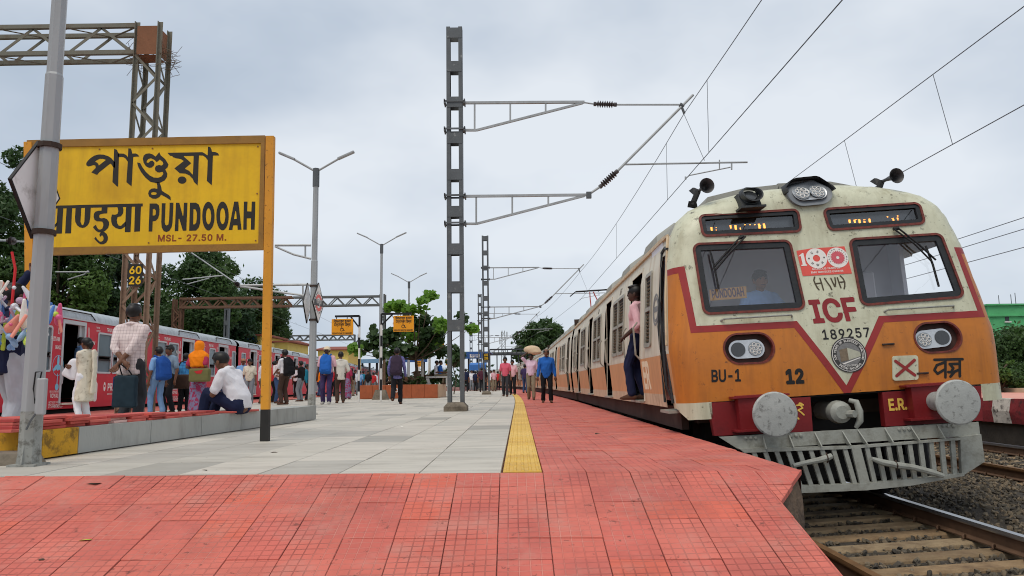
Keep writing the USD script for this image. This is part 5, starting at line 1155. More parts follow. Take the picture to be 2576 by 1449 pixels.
pole_cantilever('grey bracket frames reaching left from the lamp post towards the red train', [('bracket', [(782, 617), (692, 617)], 1), ('bracket', [(782, 651), (738, 640), (692, 620)], .9), ('bracket', [(768, 617), (768, 649)], .7), ('bracket', [(782, 716), (604, 718)], 1), ('bracket', [(782, 746), (690, 733), (604, 720)], .9), ('bracket', [(762, 716), (762, 744)], .7)], 17.5)
pole_cantilever('pole with forked struts behind the orange sign post', [('pole', [(702, 880), (701, 835)], 3), ('strut', [(701, 838), (688, 790)], 1.5), ('strut', [(702, 838), (724, 790)], 1.5), ('strut', [(690, 850), (716, 808)], 1.2)], 60)

# ---------------------------------------------------------------- the two yellow signs on striped posts
mk('board_orange', (232, 152, 18), .5, .06, 3)
mk('stripe_white', (218, 214, 208), .7, .06, 4); mk('stripe_black', (26, 26, 28), .7, .1, 4)
def hanging_sign(label, fx, fy, ty, side, y, arm_px, pl_, pr_, pt, pb, tilt):
    """striped post with an arm and a hanging board"""
    f = at_y(fx, fy, y); top = at_y(fx, ty, y); t = thing('hanging_sign', label, 'sign', 'yellow hanging signs on striped posts', loc=(f[0], y, 0))
    n = 8; hh = top[2] / n
    for k in range(n): obj('post_band', lathe([(0, 0), (.038, 0), (.038, hh), (0, hh)], (0, 0, k * hh), (0, 0, 1), 12), 'stripe_black' if k % 2 else 'stripe_white', t)
    ax = at_y(arm_px, ty + 5, y)[0] - f[0]
    obj('arm', cat([beam((0, 0, top[2]), (ax, 0, top[2]), .07), beam((0, 0, top[2] - .42), (ax * .36, 0, top[2] - .02), .05)]), 'stripe_black', t)
    A, B = at_y(pl_, pt, y), at_y(pr_, pb, y); x0, x1, z0, z1 = A[0] - f[0], B[0] - f[0], B[2], A[2]
    b = obj('board', box(x0, x1, -.03, .03, z0, z1), 'board_orange', t); cx = (x0 + x1) / 2; W, Hh = x1 - x0, z1 - z0
    for k in (.22, .72): obj('hanger', beam((x0 + W * k, 0, z1), (x0 + W * k, 0, top[2] - .02), .025), 'stripe_black', t)
    def put(g, nm='letters'): obj(nm, plate(g, (0, -.0305, 0), (1, 0, 0), (0, 0, 1), .003), 'stripe_black', b)
    dv = dict(font='NotoSansDevanagari-Regular.woff2', bold=2)
    put(centred(text2d('िवकलाङ्ग कामरा', .1, **dv), cx, z1 - Hh * .15, W * .82)); put(centred(text2d('दीव्यांगजन िडब्बा', .1, **dv), cx, z1 - Hh * .36, W * .78))
    put(centred(text2d('PERSON WITH DISABILITIES COMPARTMENT', .06, bold=2), cx, z0 + Hh * .09, W * .92))
    k = Hh * .30; wc = union_all([Point(cx - k * .1, z0 + Hh * .33).buffer(k * .36).difference(Point(cx - k * .1, z0 + Hh * .33).buffer(k * .25)), stroke([(cx - k * .12, z0 + Hh * .58), (cx - k * .1, z0 + Hh * .40), (cx + k * .2, z0 + Hh * .40), (cx + k * .34, z0 + Hh * .25), (cx + k * .48, z0 + Hh * .28)], k * .12), Point(cx - k * .14, z0 + Hh * .63).buffer(k * .11)])
    put(wc, 'wheelchair_symbol')
hanging_sign('yellow hanging sign with a wheelchair symbol whose arm points left from its striped post', 902, 1012, 795, -1, 26.2, 843, 835, 888, 803, 842, 0)
hanging_sign('yellow hanging sign with a wheelchair symbol whose arm points right, in front of the tree', 958, 1009, 790, 1, 27.5, 1036, 990, 1041, 795, 834, 0)
# ---------------------------------------------------------------- the red train on the left
mk('ad_red', (196, 28, 48), .45, .05, 2, dirt=(168, 30, 48), dscale=1.5, dlo=.5, dhi=.8, damt=.6)
mk('roof_grey', (180, 186, 190), .6, .07, 1.6, dirt=(112, 114, 114), dscale=1.2, dlo=.5, dhi=.8, damt=.6, extra=streaks(.4, (104, 104, 102)))
mk('window_frame', (190, 194, 194), .5, .05, 4)
mk('window_dull', (96, 112, 118), .25, .1, 2, spec=.6)
mk('fan_blue', (128, 196, 220), .5, .1, 6)
mk('under_dark', (44, 38, 36), .9, .2, 4)
mk('vest_cream', (214, 206, 184), .6, .06, 4)
def px2y(px):
    y = 20.0
    for _ in range(12):
        d = ray(px, 950); y = xleft(y) / (d[0] / d[1])
    return y
def left_matrix(y):
    sl = -.06 - 2 * max(0, y - 15) / 5000.0; n = math.hypot(1, sl); t = np.array([sl / n, 1 / n, 0]); u = np.array([t[1], -t[0], 0]); m = np.eye(4); m[:3, 0], m[:3, 1], m[:3, 2], m[:3, 3] = u, t, (0, 0, 1), (xleft(y), y, 0); return m
LW0, LW1, LRT = .10, 2.45, 2.86
def lsheet(g, off=0.0):
    v, f = flat(g); return tm(np.stack([np.full(len(v), off), v[:, 0], v[:, 1]], 1), f)
def lsolid(g, a, b):
    m = extrude(g, b - a); v = m.vertices; m.vertices = np.stack([a + v[:, 2], v[:, 0], v[:, 1]], 1); m.fix_normals(); return m
def ltext(tx, s, w, h, sq=1.0, bold=2): return affinity.translate(text2d(tx, h, bold=bold, squeeze=sq), s, w)
def red_coach(t, L, doors, wins, ads):
    """frame: x out of the side, y along, z up from the platform"""
    hs = union_all([sbox(a, .26, b, 2.30) for a, b in doors] + [rrect(a, b, 1.08, 2.14, .06) for a, b in wins])
    obj('red_side', lsheet(sbox(0, LW0, L, LW1).difference(hs)), 'ad_red', t)
    far = lsheet(sbox(0, LW0, L, LW1)); far.vertices[:, 0] -= 3.3; obj('far_side', far, 'ad_red', t)
    for a, b in doors:
        d = obj('doorway', lsolid(sbox(a - .09, .24, b + .09, 2.40).difference(sbox(a, .2, b, 2.30)), -.1, .012), 'window_frame', t)
        obj('door_leaf', box(-.1, -.06, b - .14, b, .28, 2.30), 'window_frame', d); obj('step', box(-.3, .05, a, b, .20, .25), 'vest_cream', d)
        obj('handrail', tube([(.01, a - .04, .7), (.05, a - .04, .76), (.05, a - .04, 1.15), (.01, a - .04, 1.2)], .014, 5), 'window_frame', d)
    for a, b in wins:
        w = obj('window', lsolid(rrect(a - .05, b + .05, 1.03, 2.19, .08).difference(rrect(a, b, 1.08, 2.14, .05)), -.02, .014), 'window_frame', t)
        obj('pane', lsolid(sbox(a, 1.52, b, 2.14), -.03, -.02), 'window_dull', w); obj('lower_pane', lsolid(sbox(a, 1.06, b, 1.40), -.035, -.025), 'window_dull', w); obj('bar', lsolid(union_all([sbox(a, 1.40, b, 1.44), sbox(a, 1.50, b, 1.53)]), -.02, .008), 'under_dark', w)
    an = np.linspace(0, np.pi, 15); prof = [(-1.65 + 1.68 * math.copysign(abs(math.cos(q)) ** .62, math.cos(q)), LW1 + (LRT - LW1) * math.sin(q) ** .8) for q in an]
    ys = np.linspace(0, L, 6); n = len(prof); v = [(a, y, b) for y in ys for a, b in prof]
    rf = obj('roof', tm(v, [[i * n + j, (i + 1) * n + j, (i + 1) * n + j + 1, i * n + j + 1] for i in range(len(ys) - 1) for j in range(n - 1)]), 'roof_grey', t, smooth=40)
    obj('gutter', box(-.02, .035, 0, L, LW1 - .02, LW1 + .012), 'window_frame', rf)
    for a, b in doors:
        obj('rain_gutter', tube([(.03, a - .5, LW1 + .04), (-.02, a - .35, LW1 + .2), (-.02, b + .35, LW1 + .2), (.03, b + .5, LW1 + .04)], .018, 5), 'under_dark', rf)
    for q in np.arange(1.2, L - .5, 3.1): obj('roof_vent', hull([(-1.65 + dx, q + dy, LRT + dz) for dx in (-.2, .2) for dy in (-.25, .25) for dz in (-.02, .13)]), 'roof_grey', rf)
    ins = [box(-3.2, -3.15, .02, L, .3, 2.4), box(-3.2, -.12, .02, L, .2, .26), box(-3.2, -.12, 0, .05, .26, 2.5), box(-3.2, -.12, L - .05, L, .26, 2.5), box(-3.2, -.2, 0, L, 2.41, 2.44)]
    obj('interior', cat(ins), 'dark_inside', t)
    obj('underframe', cat([box(-3.1, -.1, .3, L - .3, -.55, .1), box(-.25, -.1, .2, L - .2, -.16, .1)]), 'under_dark', t)
    for c in (2.6, L - 2.6):
        for q in (-1.2, 1.2): obj('wheel', lathe([(0, -.05), (.42, -.05), (.45, .05), (0, .06)], (-.75, c + q, -.45), (1, 0, 0), 16), 'black_iron', t)
    obj('gangway', box(-2.5, -.7, L, L + .55, .1, 2.4), 'rubber', t)
    ws, wp_, wb = [], [], []
    for k, (a, b) in enumerate(doors):
        ws += [sbox(a - .22, 2.0, a - .20, 2.28), sbox(a - .28, 2.0, a - .26, 2.28), sbox(b + .2, 2.0, b + .22, 2.28), sbox(b + .26, 2.0, b + .28, 2.28), ltext('PRITAM', a - .62, 1.82, .10, .8), ltext('PRITAM', b + .18, 1.82, .10, .8)]
    for s, kind in ads:
        if kind == 'fan':
            wb += [Point(s + .36, 1.12).buffer(.05)] + [affinity.rotate(affinity.scale(Point(s + .36, 1.30).buffer(.1), .55, 1.5), a, origin=(s + .36, 1.20)) for a in (0, 120, 240)] + [Point(s + .36, 1.20).buffer(.26).difference(Point(s + .36, 1.20).buffer(.245)), sbox(s + .345, .62, s + .375, 1.0), Point(s + .36, .66).buffer(.085)]
            ws += [ltext('BRAZZA', s + .18, 1.62, .085, .75), ltext('ROYALE', s + .08, .27 + .12, .1, .85), ltext('BEE  5 STAR RATED', s + .05, .52, .045, .8), ltext('NOT JUST A FAN', s + .04, .25, .055, .8), ltext("IT'S FANTASTIC", s + .02, .14, .085, .7, 3)]
        elif kind == 'big': ws += [ltext('PRITAM', s + .32, .55, .2, .85, 3), affinity.scale(Point(s + .14, .66).buffer(.1), .6, 1.3).difference(Point(s + .14, .68).buffer(.035)), ltext('SWITCH ON THE BRAZZA', s + .32, .42, .05, .8)]
        elif kind == 'top': ws += [ltext('TRAIN NO.', s, 2.24, .10, .8), ltext('for the', s - .6, 2.29, .05, .9), ltext('comfort', s - .6, 2.20, .05, .9)]
        elif kind == 'geyser': ws += [affinity.translate(rrect(-.12, .12, .2, .75, .1), s + .2, .05)]
    obj('print_white', lsheet(union_all(ws), .003), 'print_white', t)
    if wb: obj('print_fan', lsheet(union_all(wb), .004), 'fan_blue', t)
def spans(ys, pairs): return [(px2y(a) - ys, px2y(b) - ys) for a, b in pairs]
yA, yB = 11.5, px2y(588); LA = yB - yA
A = thing('red_coach', 'nearest red coach with white advertising and a grey roof, behind the waiting people', 'train coach', 'coaches of the red train', mat4=left_matrix(yA))
red_coach(A, LA, [(1.2, 2.2)] + spans(yA, [(155, 206), (455, 482), (546, 567)]), [(3.0, 3.8), (4.0, 4.8)] + spans(yA, [(104, 123), (243, 275), (281, 305), (312, 332), (392, 414), (421, 443), (494, 508), (523, 536), (579, 587)]), [(px2y(112) - yA + .22, 'fan'), (px2y(258) - yA, 'big'), (px2y(232) - yA, 'geyser'), (px2y(262) - yA, 'top'), (px2y(403) - yA, 'big'), (px2y(408) - yA, 'top'), (px2y(485) - yA, 'fan'), (px2y(520) - yA, 'top'), (px2y(448) - yA - .6, 'fan')])
yB += .6; LB = 15.8; first = None
for k, lb in enumerate(('second red coach, starting at the dark gap left of the orange sign post', 'third red coach, mostly between the orange post and the lamp post', 'fourth red coach beyond the lamp post', 'fifth red coach behind the waiting crowd', 'last far red coach')):
    m = left_matrix(yB)
    if first is None:
        first = thing('red_coach', lb, 'train coach', 'coaches of the red train', mat4=m); red_coach(first, LB, [(2.0, 3.0), (6.8, 7.8), (11.4, 12.4)], [(.5, 1.1), (3.5, 4.1), (4.3, 4.9), (5.4, 6.0), (8.4, 9.0), (9.2, 9.8), (10.2, 10.8), (13.2, 13.8), (14.2, 14.8)], [(3.6, 'big'), (3.8, 'top'), (8.2, 'big'), (9, 'top'), (12.6, 'fan'), (1.2, 'fan')])
    else: copy_of(first, 'red_coach', lb, 'train coach', 'coaches of the red train', m)
    yB += LB + .6
# bed, sleepers and rails under the red train
o = obj('left_track_bed', strip([4, 20, 40, 60, 80, 100, 130], lambda y: xleft(y) - 9, lambda y: xleft(y) + .2, -1.05), 'ballast_bed'); tag(o, kind='structure')

# ---------------------------------------------------------------- people
for n, c in dict(skin=(112, 74, 54), skin_light=(156, 108, 82), skin_dark=(74, 50, 40), hair=(22, 19, 18), hair_grey=(84, 78, 74)).items(): mk(n, c, .55 if 'skin' in n else .5, .06, 20)
for n, c in dict(navy=(32, 38, 66), dark=(34, 34, 38), charcoal=(56, 56, 60), brown=(74, 56, 48), khaki=(132, 118, 98), grey=(128, 130, 136), lightgrey=(182, 184, 190), white=(226, 224, 228), offwhite=(214, 208, 196), jeans=(62, 84, 122), jeans_light=(112, 142, 180),
                 sky=(128, 168, 214), driver_blue=(158, 198, 244), blue=(38, 96, 176), greyblue=(126, 146, 164), pink=(226, 178, 184), pinkred=(214, 96, 116), lilac=(218, 188, 206), orange=(240, 132, 22), saree=(168, 52, 84), teal=(30, 116, 140), black=(26, 25, 28), redcloth=(190, 48, 52), maroon=(78, 40, 54),
                 plum=(58, 46, 62), cream=(216, 206, 186), purple=(66, 54, 92), bagteal=(38, 54, 64), bagblue=(34, 76, 148), bagolive=(110, 106, 66), sandal=(86, 58, 44), shoe=(168, 164, 156), cap=(216, 196, 166), cap_brown=(150, 108, 84), sack=(206, 180, 150)).items():
    mk('cloth_' + n, c, .85, .07, 14, .004, 34, spec=.2)
def checks(c2, px=.045):
    def f(N, L, top):
        N.update({'sx': ('separate_xyz', {}), 'a1': ('math', {'math_type': 'multiply', 'value2': 1 / px}), 'a2': ('math', {'math_type': 'fraction'}), 'a3': ('math', {'math_type': 'less_than', 'value2': .22}),
                  'b1': ('math', {'math_type': 'multiply', 'value2': 1 / px}), 'b2': ('math', {'math_type': 'fraction'}), 'b3': ('math', {'math_type': 'less_than', 'value2': .22}), 'ad': ('math', {'math_type': 'add'}), 'sc': ('math', {'math_type': 'multiply', 'value2': .4}), 'cm': ('mix_color', {'b': lin(c2)})})
        L += [('g.position', 'sx.vector'), ('sx.x', 'a1.value1'), ('a1.value', 'a2.value1'), ('a2.value', 'a3.value1'), ('sx.z', 'b1.value1'), ('b1.value', 'b2.value1'), ('b2.value', 'b3.value1'), ('a3.value', 'ad.value1'), ('b3.value', 'ad.value2'), ('ad.value', 'sc.value1'), ('sc.value', 'cm.fac'), (top, 'cm.a')]; return 'cm.result'
    return f
mk('cloth_check', (226, 210, 208), .85, .05, 10, .005, 26, spec=.2, extra=checks((172, 152, 156)))
mk('cloth_plaid', (70, 150, 206), .85, .05, 10, extra=checks((30, 62, 140), .08))
mk('cloth_floral', (216, 206, 186), .85, .05, 10, dirt=(146, 134, 112), dscale=16, dlo=.56, dhi=.62, damt=.7)
mk('cloth_pattern', (92, 92, 150), .85, .05, 10, dirt=(140, 130, 176), dscale=40, dlo=.5, dhi=.56)
mk('cloth_sareeprint', (150, 44, 82), .85, .05, 10, dirt=(120, 124, 156), dscale=13, dlo=.48, dhi=.52, damt=.9)

_ico = trimesh.creation.icosphere(1); _SPH = np.array(_ico.vertices)
_ico2 = np.array(trimesh.creation.icosphere(2).vertices)
def ball(p, r, fine=False): return np.asarray(p, float) + (_ico2 if fine else _SPH) * np.asarray(r, float)
def mhull(*pts): return m3.Manifold.hull_points(np.vstack(pts).astype(np.float64))
def chain(pts, rs): return [mhull(ball(pts[i], rs[i]), ball(pts[i + 1], rs[i + 1])) for i in range(len(pts) - 1)]
def fuse(parts, fine=0.0, it=6, folds=0):
    m = m3.Manifold.batch_boolean(parts, m3.OpType.Add)
    if fine: m = m.refine_to_length(fine)
    k = m.to_mesh(); t = trimesh.Trimesh(np.array(k.vert_properties[:, :3], float), np.array(k.tri_verts), process=False)
    if fine: trimesh.smoothing.filter_taubin(t, lamb=.5, nu=.53, iterations=it)
    if folds and fine:
        v = np.array(t.vertices); q = v * [13, 13, 6.5] + v[:, [2, 0, 1]] * [7, 5, 0] + folds; t.vertices = v + np.array(t.vertex_normals) * ((meshkit.fbm(q, 3, 3)[:, None] - .5) * .034)
    return t
def ik(a, b, la, lb, pole):
    a, b, pole = map(lambda q: np.asarray(q, float), (a, b, pole)); d = b - a; L = min(np.linalg.norm(d), (la + lb) * .995); d = d / (np.linalg.norm(d) + 1e-9); b = a + d * L
    x = (la ** 2 - lb ** 2 + L ** 2) / (2 * L); h = math.sqrt(max(la ** 2 - x ** 2, 0)); pole = pole - d * pole.dot(d); pole = pole / (np.linalg.norm(pole) + 1e-9); return a + d * x + pole * h, b
def rot(ax, ang): return trimesh.transformations.rotation_matrix(ang, ax)[:3, :3]
def person(label, loc, face, H=1.66, skin='skin', top='white', bottom='dark', sleeves='short', hands=None, feet=None, pelvis=None, lean=(0, 0), head=(0, 0), hair='hair', hairkind='short', shoes='sandal', fine=.0, build=1.0, kurta=None, skirt=None, poles=None, cap=None, group='people waiting on the platform', scarf=None, bare=False, tuck=True, knees=None, headlift=0.0):
    """face: heading in degrees, 0 = away from the camera (+y), 180 = towards it. Everything below is in a frame with x to the person's right, y ahead, z up, for a height of 1.70"""
    K = H / 1.70; t = thing('person', label, 'person', group, mat4=placed(loc, -math.radians(face), K))
    b = build; P = np.array(pelvis if pelvis is not None else (0, 0, .93), float)
    tilt = rot((1, 0, 0), -lean[0]) @ rot((0, 1, 0), lean[1]); up = lambda q: P + tilt @ (np.asarray(q, float) - [0, 0, .93])
    chest, sh, neck0, neck1 = up((0, .0, 1.24)), [up((s * .162 * b, -.01, 1.375)) for s in (-1, 1)], up((0, -.01, 1.42)), up((0, .01, 1.50))
    HR_ = tilt @ rot((0, 0, 1), -head[0]) @ rot((1, 0, 0), -head[1]); hc = neck1 + HR_ @ np.array([0, .02, .092 + headlift])
    hp = [P + np.array([s * .085 * b, 0, -.02]) for s in (-1, 1)]
    ft = feet if feet is not None else [(-.10, 0, .07), (.10, 0, .07)]
    hd = hands if hands is not None else [(-.25 * b, .04, .80), (.25 * b, .04, .80)]
    pl = poles or [(-.35, -1, 0), (.35, -1, 0)]; kn = knees or [(0, 1, .0), (0, 1, .0)]
    arms = [ik(sh[i], hd[i], .29, .27, pl[i]) for i in (0, 1)]; legs = [ik(hp[i], ft[i], .44, .43, kn[i]) for i in (0, 1)]
    hs = (lambda q, r: ball(hc + HR_ @ (np.asarray(q, float) * 1.1), np.asarray(r, float) * 1.1, fine > 0))
    skull = [mhull(hs((0, -.012, .02), (.075, .092, .088)), hs((0, .02, -.03), (.062, .07, .07)), hs((0, .045, -.075), (.036, .035, .03))),
             mhull(hs((0, .088, -.028), (.012, .014, .01)), hs((0, .078, .012), (.008, .012, .01)), hs((0, .07, -.03), (.018, .012, .01)))] + [mhull(hs((s * .078, -.006, -.012), (.01, .02, .03)), hs((s * .07, .0, -.03), (.008, .01, .012))) for s in (-1, 1)]
    body = skull + [mhull(ball(neck0, .055), ball(neck1, .05)), mhull(ball(sh[0], .055), ball(sh[1], .055), ball(chest + tilt @ [.07, .01, 0], .1), ball(chest + tilt @ [-.07, .01, 0], .1)), mhull(ball(chest, (.14, .1, .12)), ball(P + [0, 0, .06], (.135, .1, .1)), ball(P - [0, 0, .03], (.14, .105, .09)))]
    for i in (0, 1):
        e, w = arms[i]; s = (-1, 1)[i]; body += chain([sh[i], e, w], [.052, .040, .029])
        d = (w - e) / np.linalg.norm(w - e); a_ = np.cross(d, [0, 1.0, 0]) if abs(d[1]) < .9 else np.cross(d, [1.0, 0, 0]); a_ /= np.linalg.norm(a_); n_ = np.cross(d, a_)
        body.append(mhull(ball(w, .026), ball(w + d * .075 + a_ * .028, .015), ball(w + d * .075 - a_ * .028, .015), ball(w + d * .05, .024)))
        for q, L in ((-.03, .062), (-.01, .074), (.011, .070), (.03, .055)):
            p0_ = w + d * .072 + a_ * q; body += chain([p0_, p0_ + d * L * .55 + n_ * .008, p0_ + d * L * .8 + n_ * .026], [.0105, .0098, .0085])
        body += chain([w + d * .03 + a_ * .02, w + d * .06 + a_ * .048 + n_ * .012, w + d * .085 + a_ * .05 + n_ * .028], [.014, .011, .009])
        k, f_ = legs[i]; body += chain([hp[i], k, f_], [.08, .052, .036])
        body.append(mhull(ball(f_ + [0, -.03, -.035], .032), ball(f_ + [s * .01, .12, -.045], (.036, .05, .02)), ball(f_, .036)))
    obj('body', fuse(body, fine), 'skin' if skin is None else skin, t, smooth=60)
    # clothes: shells a little larger than the body
    tr = .018
    if bottom:
        Lg = [mhull(ball(P + [0, 0, .08], (.148 * b, .118, .06)), ball(hp[0], .105), ball(hp[1], .105))]
        for i in (0, 1):
            k, f_ = legs[i]; Lg += chain([hp[i], k, f_ + (k - f_) * .08], [.10 * min(b, 1.05), .074, .068])
        obj('trousers', fuse(Lg, fine and fine * 1.2, 4, folds=loc[0] + 20), bottom if bottom in mats else 'cloth_' + bottom, t, smooth=60)
    hem = P + [0, 0, -.03 if tuck else -.14]
    Sh = [mhull(ball(sh[0], .062), ball(sh[1], .062), ball(neck0 + [0, 0, .0], .07), ball(chest + tilt @ [.08, 0, 0], (.1 * b, .118, .1)), ball(chest + tilt @ [-.08, 0, 0], (.1 * b, .118, .1))),
          mhull(ball(chest, (.162 * b, .122 * b, .12)), ball(P + [0, .01 * b, .12], (.162 * b, .125 * b, .06)), ball(hem, (.172 * b, .132, .03)))]
    if kurta: Sh += [mhull(ball(P + [0, 0, .05], (.16 * b, .125, .05)), ball(P + [0, 0, -.15], (.19, .15, .05)), ball((P[0] + legs[0][0][0] * .0, P[1] + .01, kurta), (.215, .17, .02)))]
    for i in (0, 1):
        e, w = arms[i]
        if sleeves == 'short': Sh += chain([sh[i], sh[i] + (e - sh[i]) * .78], [.072, .066])
        elif sleeves == 'rolled': Sh += chain([sh[i], e, e + (w - e) * .25], [.072, .058, .054])
        elif sleeves == 'long': Sh += chain([sh[i], e, e + (w - e) * .93], [.07, .056, .042])
    topm = top if top in mats else 'cloth_' + top
    st_ = obj('shirt' if not kurta else 'tunic', fuse(Sh, fine, 5, folds=loc[0] + 31), topm, t, smooth=60)
    if fine and not kurta and not scarf:
        obj('collar', fuse(chain([neck0 + tilt @ (.062 * math.sin(a), -.01 + .062 * math.cos(a), .012 - .014 * math.cos(a)) for a in np.linspace(.35, 2 * np.pi - .35, 9)], [.017] * 9), 0), topm, st_, smooth=60)
        obj('button_placket', fuse(chain([P + tilt @ (0, .128 * b, .02), chest + tilt @ (0, .118, -.02), neck0 + tilt @ (0, .055, -.05)], [.012, .012, .01]), 0), topm, st_, smooth=60)
    if skirt: obj('skirt', fuse([mhull(ball(P + [0, 0, .1], (.155, .125, .05)), ball(P - [0, 0, .12], (.19, .16, .06)), ball((P[0], P[1], .10), (.23, .20, .06)))], fine, folds=3), skirt if skirt in mats else 'cloth_' + skirt, t, smooth=60)
    if hair and hairkind != 'none' and not scarf:
        g = [m3.Manifold.hull_points(hs((0, -.02, .028), (.087, .1, .09)))]
        if hairkind == 'bald': cutm = m3.Manifold.hull_points(hs((0, .05, .12), (.075, .12, .09)))
        else: cutm = m3.Manifold.hull_points(np.vstack([hs((0, .14, -.03), (.12, .085, .085)), hs((0, .02, -.19), (.13, .11, .09))]))
        g = [g[0] - cutm]
        if hairkind != 'long': g[0] = g[0] - m3.Manifold.hull_points(hs((0, -.03, -.15), (.14, .14, .08)))
        if hairkind == 'bun': g += [mhull(hs((0, -.135, -.02), (.045, .045, .055)), hs((0, -.125, -.08), (.03, .025, .04))), mhull(hs((0, -.08, -.02), .05), hs((0, -.13, -.03), .035))]
        if hairkind == 'short': g += [mhull(hs((0, .055, .085), (.06, .025, .02)), hs((0, -.02, .1), (.062, .06, .025)))]
        obj('hair', fuse(g, fine * .6 if fine else 0, 3), hair, t, smooth=60)
    if cap:
        obj('cap', fuse([m3.Manifold.hull_points(hs((0, -.012, .045), (.092, .104, .075))), mhull(hs((0, .11, .035), (.055, .03, .006)), hs((0, .06, .045), (.08, .03, .01)))], 0), 'cloth_' + cap, t, smooth=60)
    if scarf: 
        obj('headscarf', fuse([mhull(hs((0, -.025, .025), (.1, .112, .105)), hs((0, -.05, -.07), (.09, .085, .06))), mhull(hs((0, -.06, -.1), (.085, .07, .05)), ball(chest + [0, -.03, .08], (.23, .15, .08)), ball(sh[0] + [0, 0, -.02], .095), ball(sh[1] + [0, 0, -.02], .095)), mhull(ball(chest + [0, -.03, .05], (.235, .15, .08)), ball(chest + [.02, -.03, -.12], (.22, .15, .05)))], fine * .9, 3, folds=5), 'cloth_' + scarf, t, smooth=60)
    for i in (0, 1):
        if skirt: break
        k, f_ = legs[i]; s = (-1, 1)[i]
        obj('shoe', fuse([mhull(ball(f_ + [0, -.035, -.035], (.04, .045, .036)), ball(f_ + [s * .012, .14, -.048], (.044, .055, .024)), ball(f_ + [0, .05, -.02], (.04, .05, .035)))], 0), 'cloth_' + shoes, t, smooth=60)
    if fine or H * 1880 / max(loc[1], 1) > 110:
        for s in (-1, 1):
            obj('eye', tm(hs((s * .031, .078, .006), (.012, .008, .007)), _ico2f if fine > 0 else _ico.faces), 'hair', t); obj('eyebrow', fuse([mhull(hs((s * .018, .085, .027), .006), hs((s * .046, .074, .028), .005))], 0), hair or 'hair', t)
        obj('mouth', fuse([mhull(hs((-.022, .076, -.064), .0055), hs((.022, .076, -.064), .0055), hs((0, .083, -.064), .006))], 0), 'cloth_maroon', t)
    return t, dict(P=P, chest=chest, sh=sh, arms=arms, legs=legs, hc=hc, up=up, K=K, HR=HR_, tilt=tilt)
_ico2f = trimesh.creation.icosphere(2).faces
def backpack(parent, J, mat_, s=1.0, front=False, label=None):
    """worn bag: part of nothing else, stands as its own thing at the wearer"""
    c = J['chest']; d = 1 if front else -1; T_ = J['tilt']
    q = lambda p: c + T_ @ np.asarray(p, float)
    body_ = fuse([mhull(*[ball(q((sx * .10 * s, d * (.15 + dy), dz)), .06) for sx in (-1, 1) for dy, dz in ((0, .13), (0, -.28 * s), (.07 * s, .04), (.12 * s, -.24 * s))], ball(q((0, d * .17, .20)), .05))], .025, 8, folds=9)
    pocket = fuse([mhull(*[ball(q((sx * .075 * s, d * (.25 + dy) , dz)), .045) for sx in (-1, 1) for dy, dz in ((.02, -.08), (.055, -.20 * s), (0, -.24 * s))])], .025, 6)
    straps = []
    for s_ in (-1, 1): straps += chain([q((s_ * .09, -d * .13, -.1)), q((s_ * .12, -d * .125, .08)), q((s_ * .11, -d * .03, .245)), q((s_ * .10, d * .1, .2)), q((s_ * .09, d * .16, .1))], [.022] * 5)
    for nm, m, mt in (('bag', body_, mat_), ('pocket', pocket, mat_), ('strap', fuse(straps), mat_)): obj(nm, m, mt, parent, smooth=60)
def worn(label, cat_, parent_person, J, **k):
    x = thing('backpack', label, cat_, None, mat4=k['mat4']); backpack(x, J, k['mat'], k.get('s', 1.0), k.get('front', False)); return x
def gp(px, py): p = at_z(px, py); return p
def up_to(px, y, ytop): 
    """height above the platform of a point seen at (px, ytop) at distance y"""
    return at_y(px, ytop, y)[2]
def stand(label, px, y, ytop, face, **k):
    base = at_y(px, 1000, y); z0 = k.pop('z0', 0.0); H = at_y(px, ytop, y)[2] - z0
    loc = (base[0], y, z0); t, J = person(label, loc, face, H=max(1.3, min(1.9, H)), **k); return t, J, placed(loc, -math.radians(face), max(1.3, min(1.9, H)) / 1.70)
FN = .022
# near the kerb
t, J, M = stand('man in a checked shirt seen from behind, hands clasped on a dark bag', 325, 10.0, 768, 4, top='check', bottom='charcoal', sleeves='rolled', hands=[(.03, -.20, .93), (-.04, -.22, .90)], poles=[(-1, -.3, 0), (1, -.3, 0)], fine=FN, tuck=False, build=1.08, hair='hair', skin='skin')
bg = thing('handbag', 'dark teal cloth bag with a blue edge held behind the man in the checked shirt', 'bag', mat4=M)
obj('bag', fuse([mhull(*[ball((.08 + sx * (.12 if z > .5 else .135), -.22 + dy, z), .025) for sx in (-1, 1) for dy in (-.025, .025) for z in (.37, .73)])], .025, 5, folds=7), 'cloth_bagteal', bg, smooth=50)
obj('bag_edge', hull([(-.085, -.24, .36), (-.06, -.275, .36), (-.085, -.19, .36), (-.085, -.24, .74), (-.06, -.275, .72), (-.085, -.19, .74)]), 'cloth_bagblue', bg)
for sx in (-.07, .07): obj('handle', tube([(.1 + sx, -.22, .74), (.06 + sx * .8, -.23, .82), (sx * .2, -.24, .90)], .009, 6), 'cloth_black', bg)
stand('woman in a long cream patterned tunic with crossed arms and tied back hair', 212, 14.0, 851, -72, top='floral', bottom='white', sleeves='long', kurta=.42, hands=[(.16, .20, 1.10), (-.14, .22, 1.12)], poles=[(-.8, -.2, -.6), (.8, -.2, -.6)], hairkind='bun', fine=FN, skin='skin', head=(.1, .05), build=1.08)
sp = at_y(212, 1000, 14.0); sc_ = thing('shawl', 'cream shawl and folded white cloth carried by the woman in the cream tunic', 'shawl', loc=(sp[0], 14.0, 0))
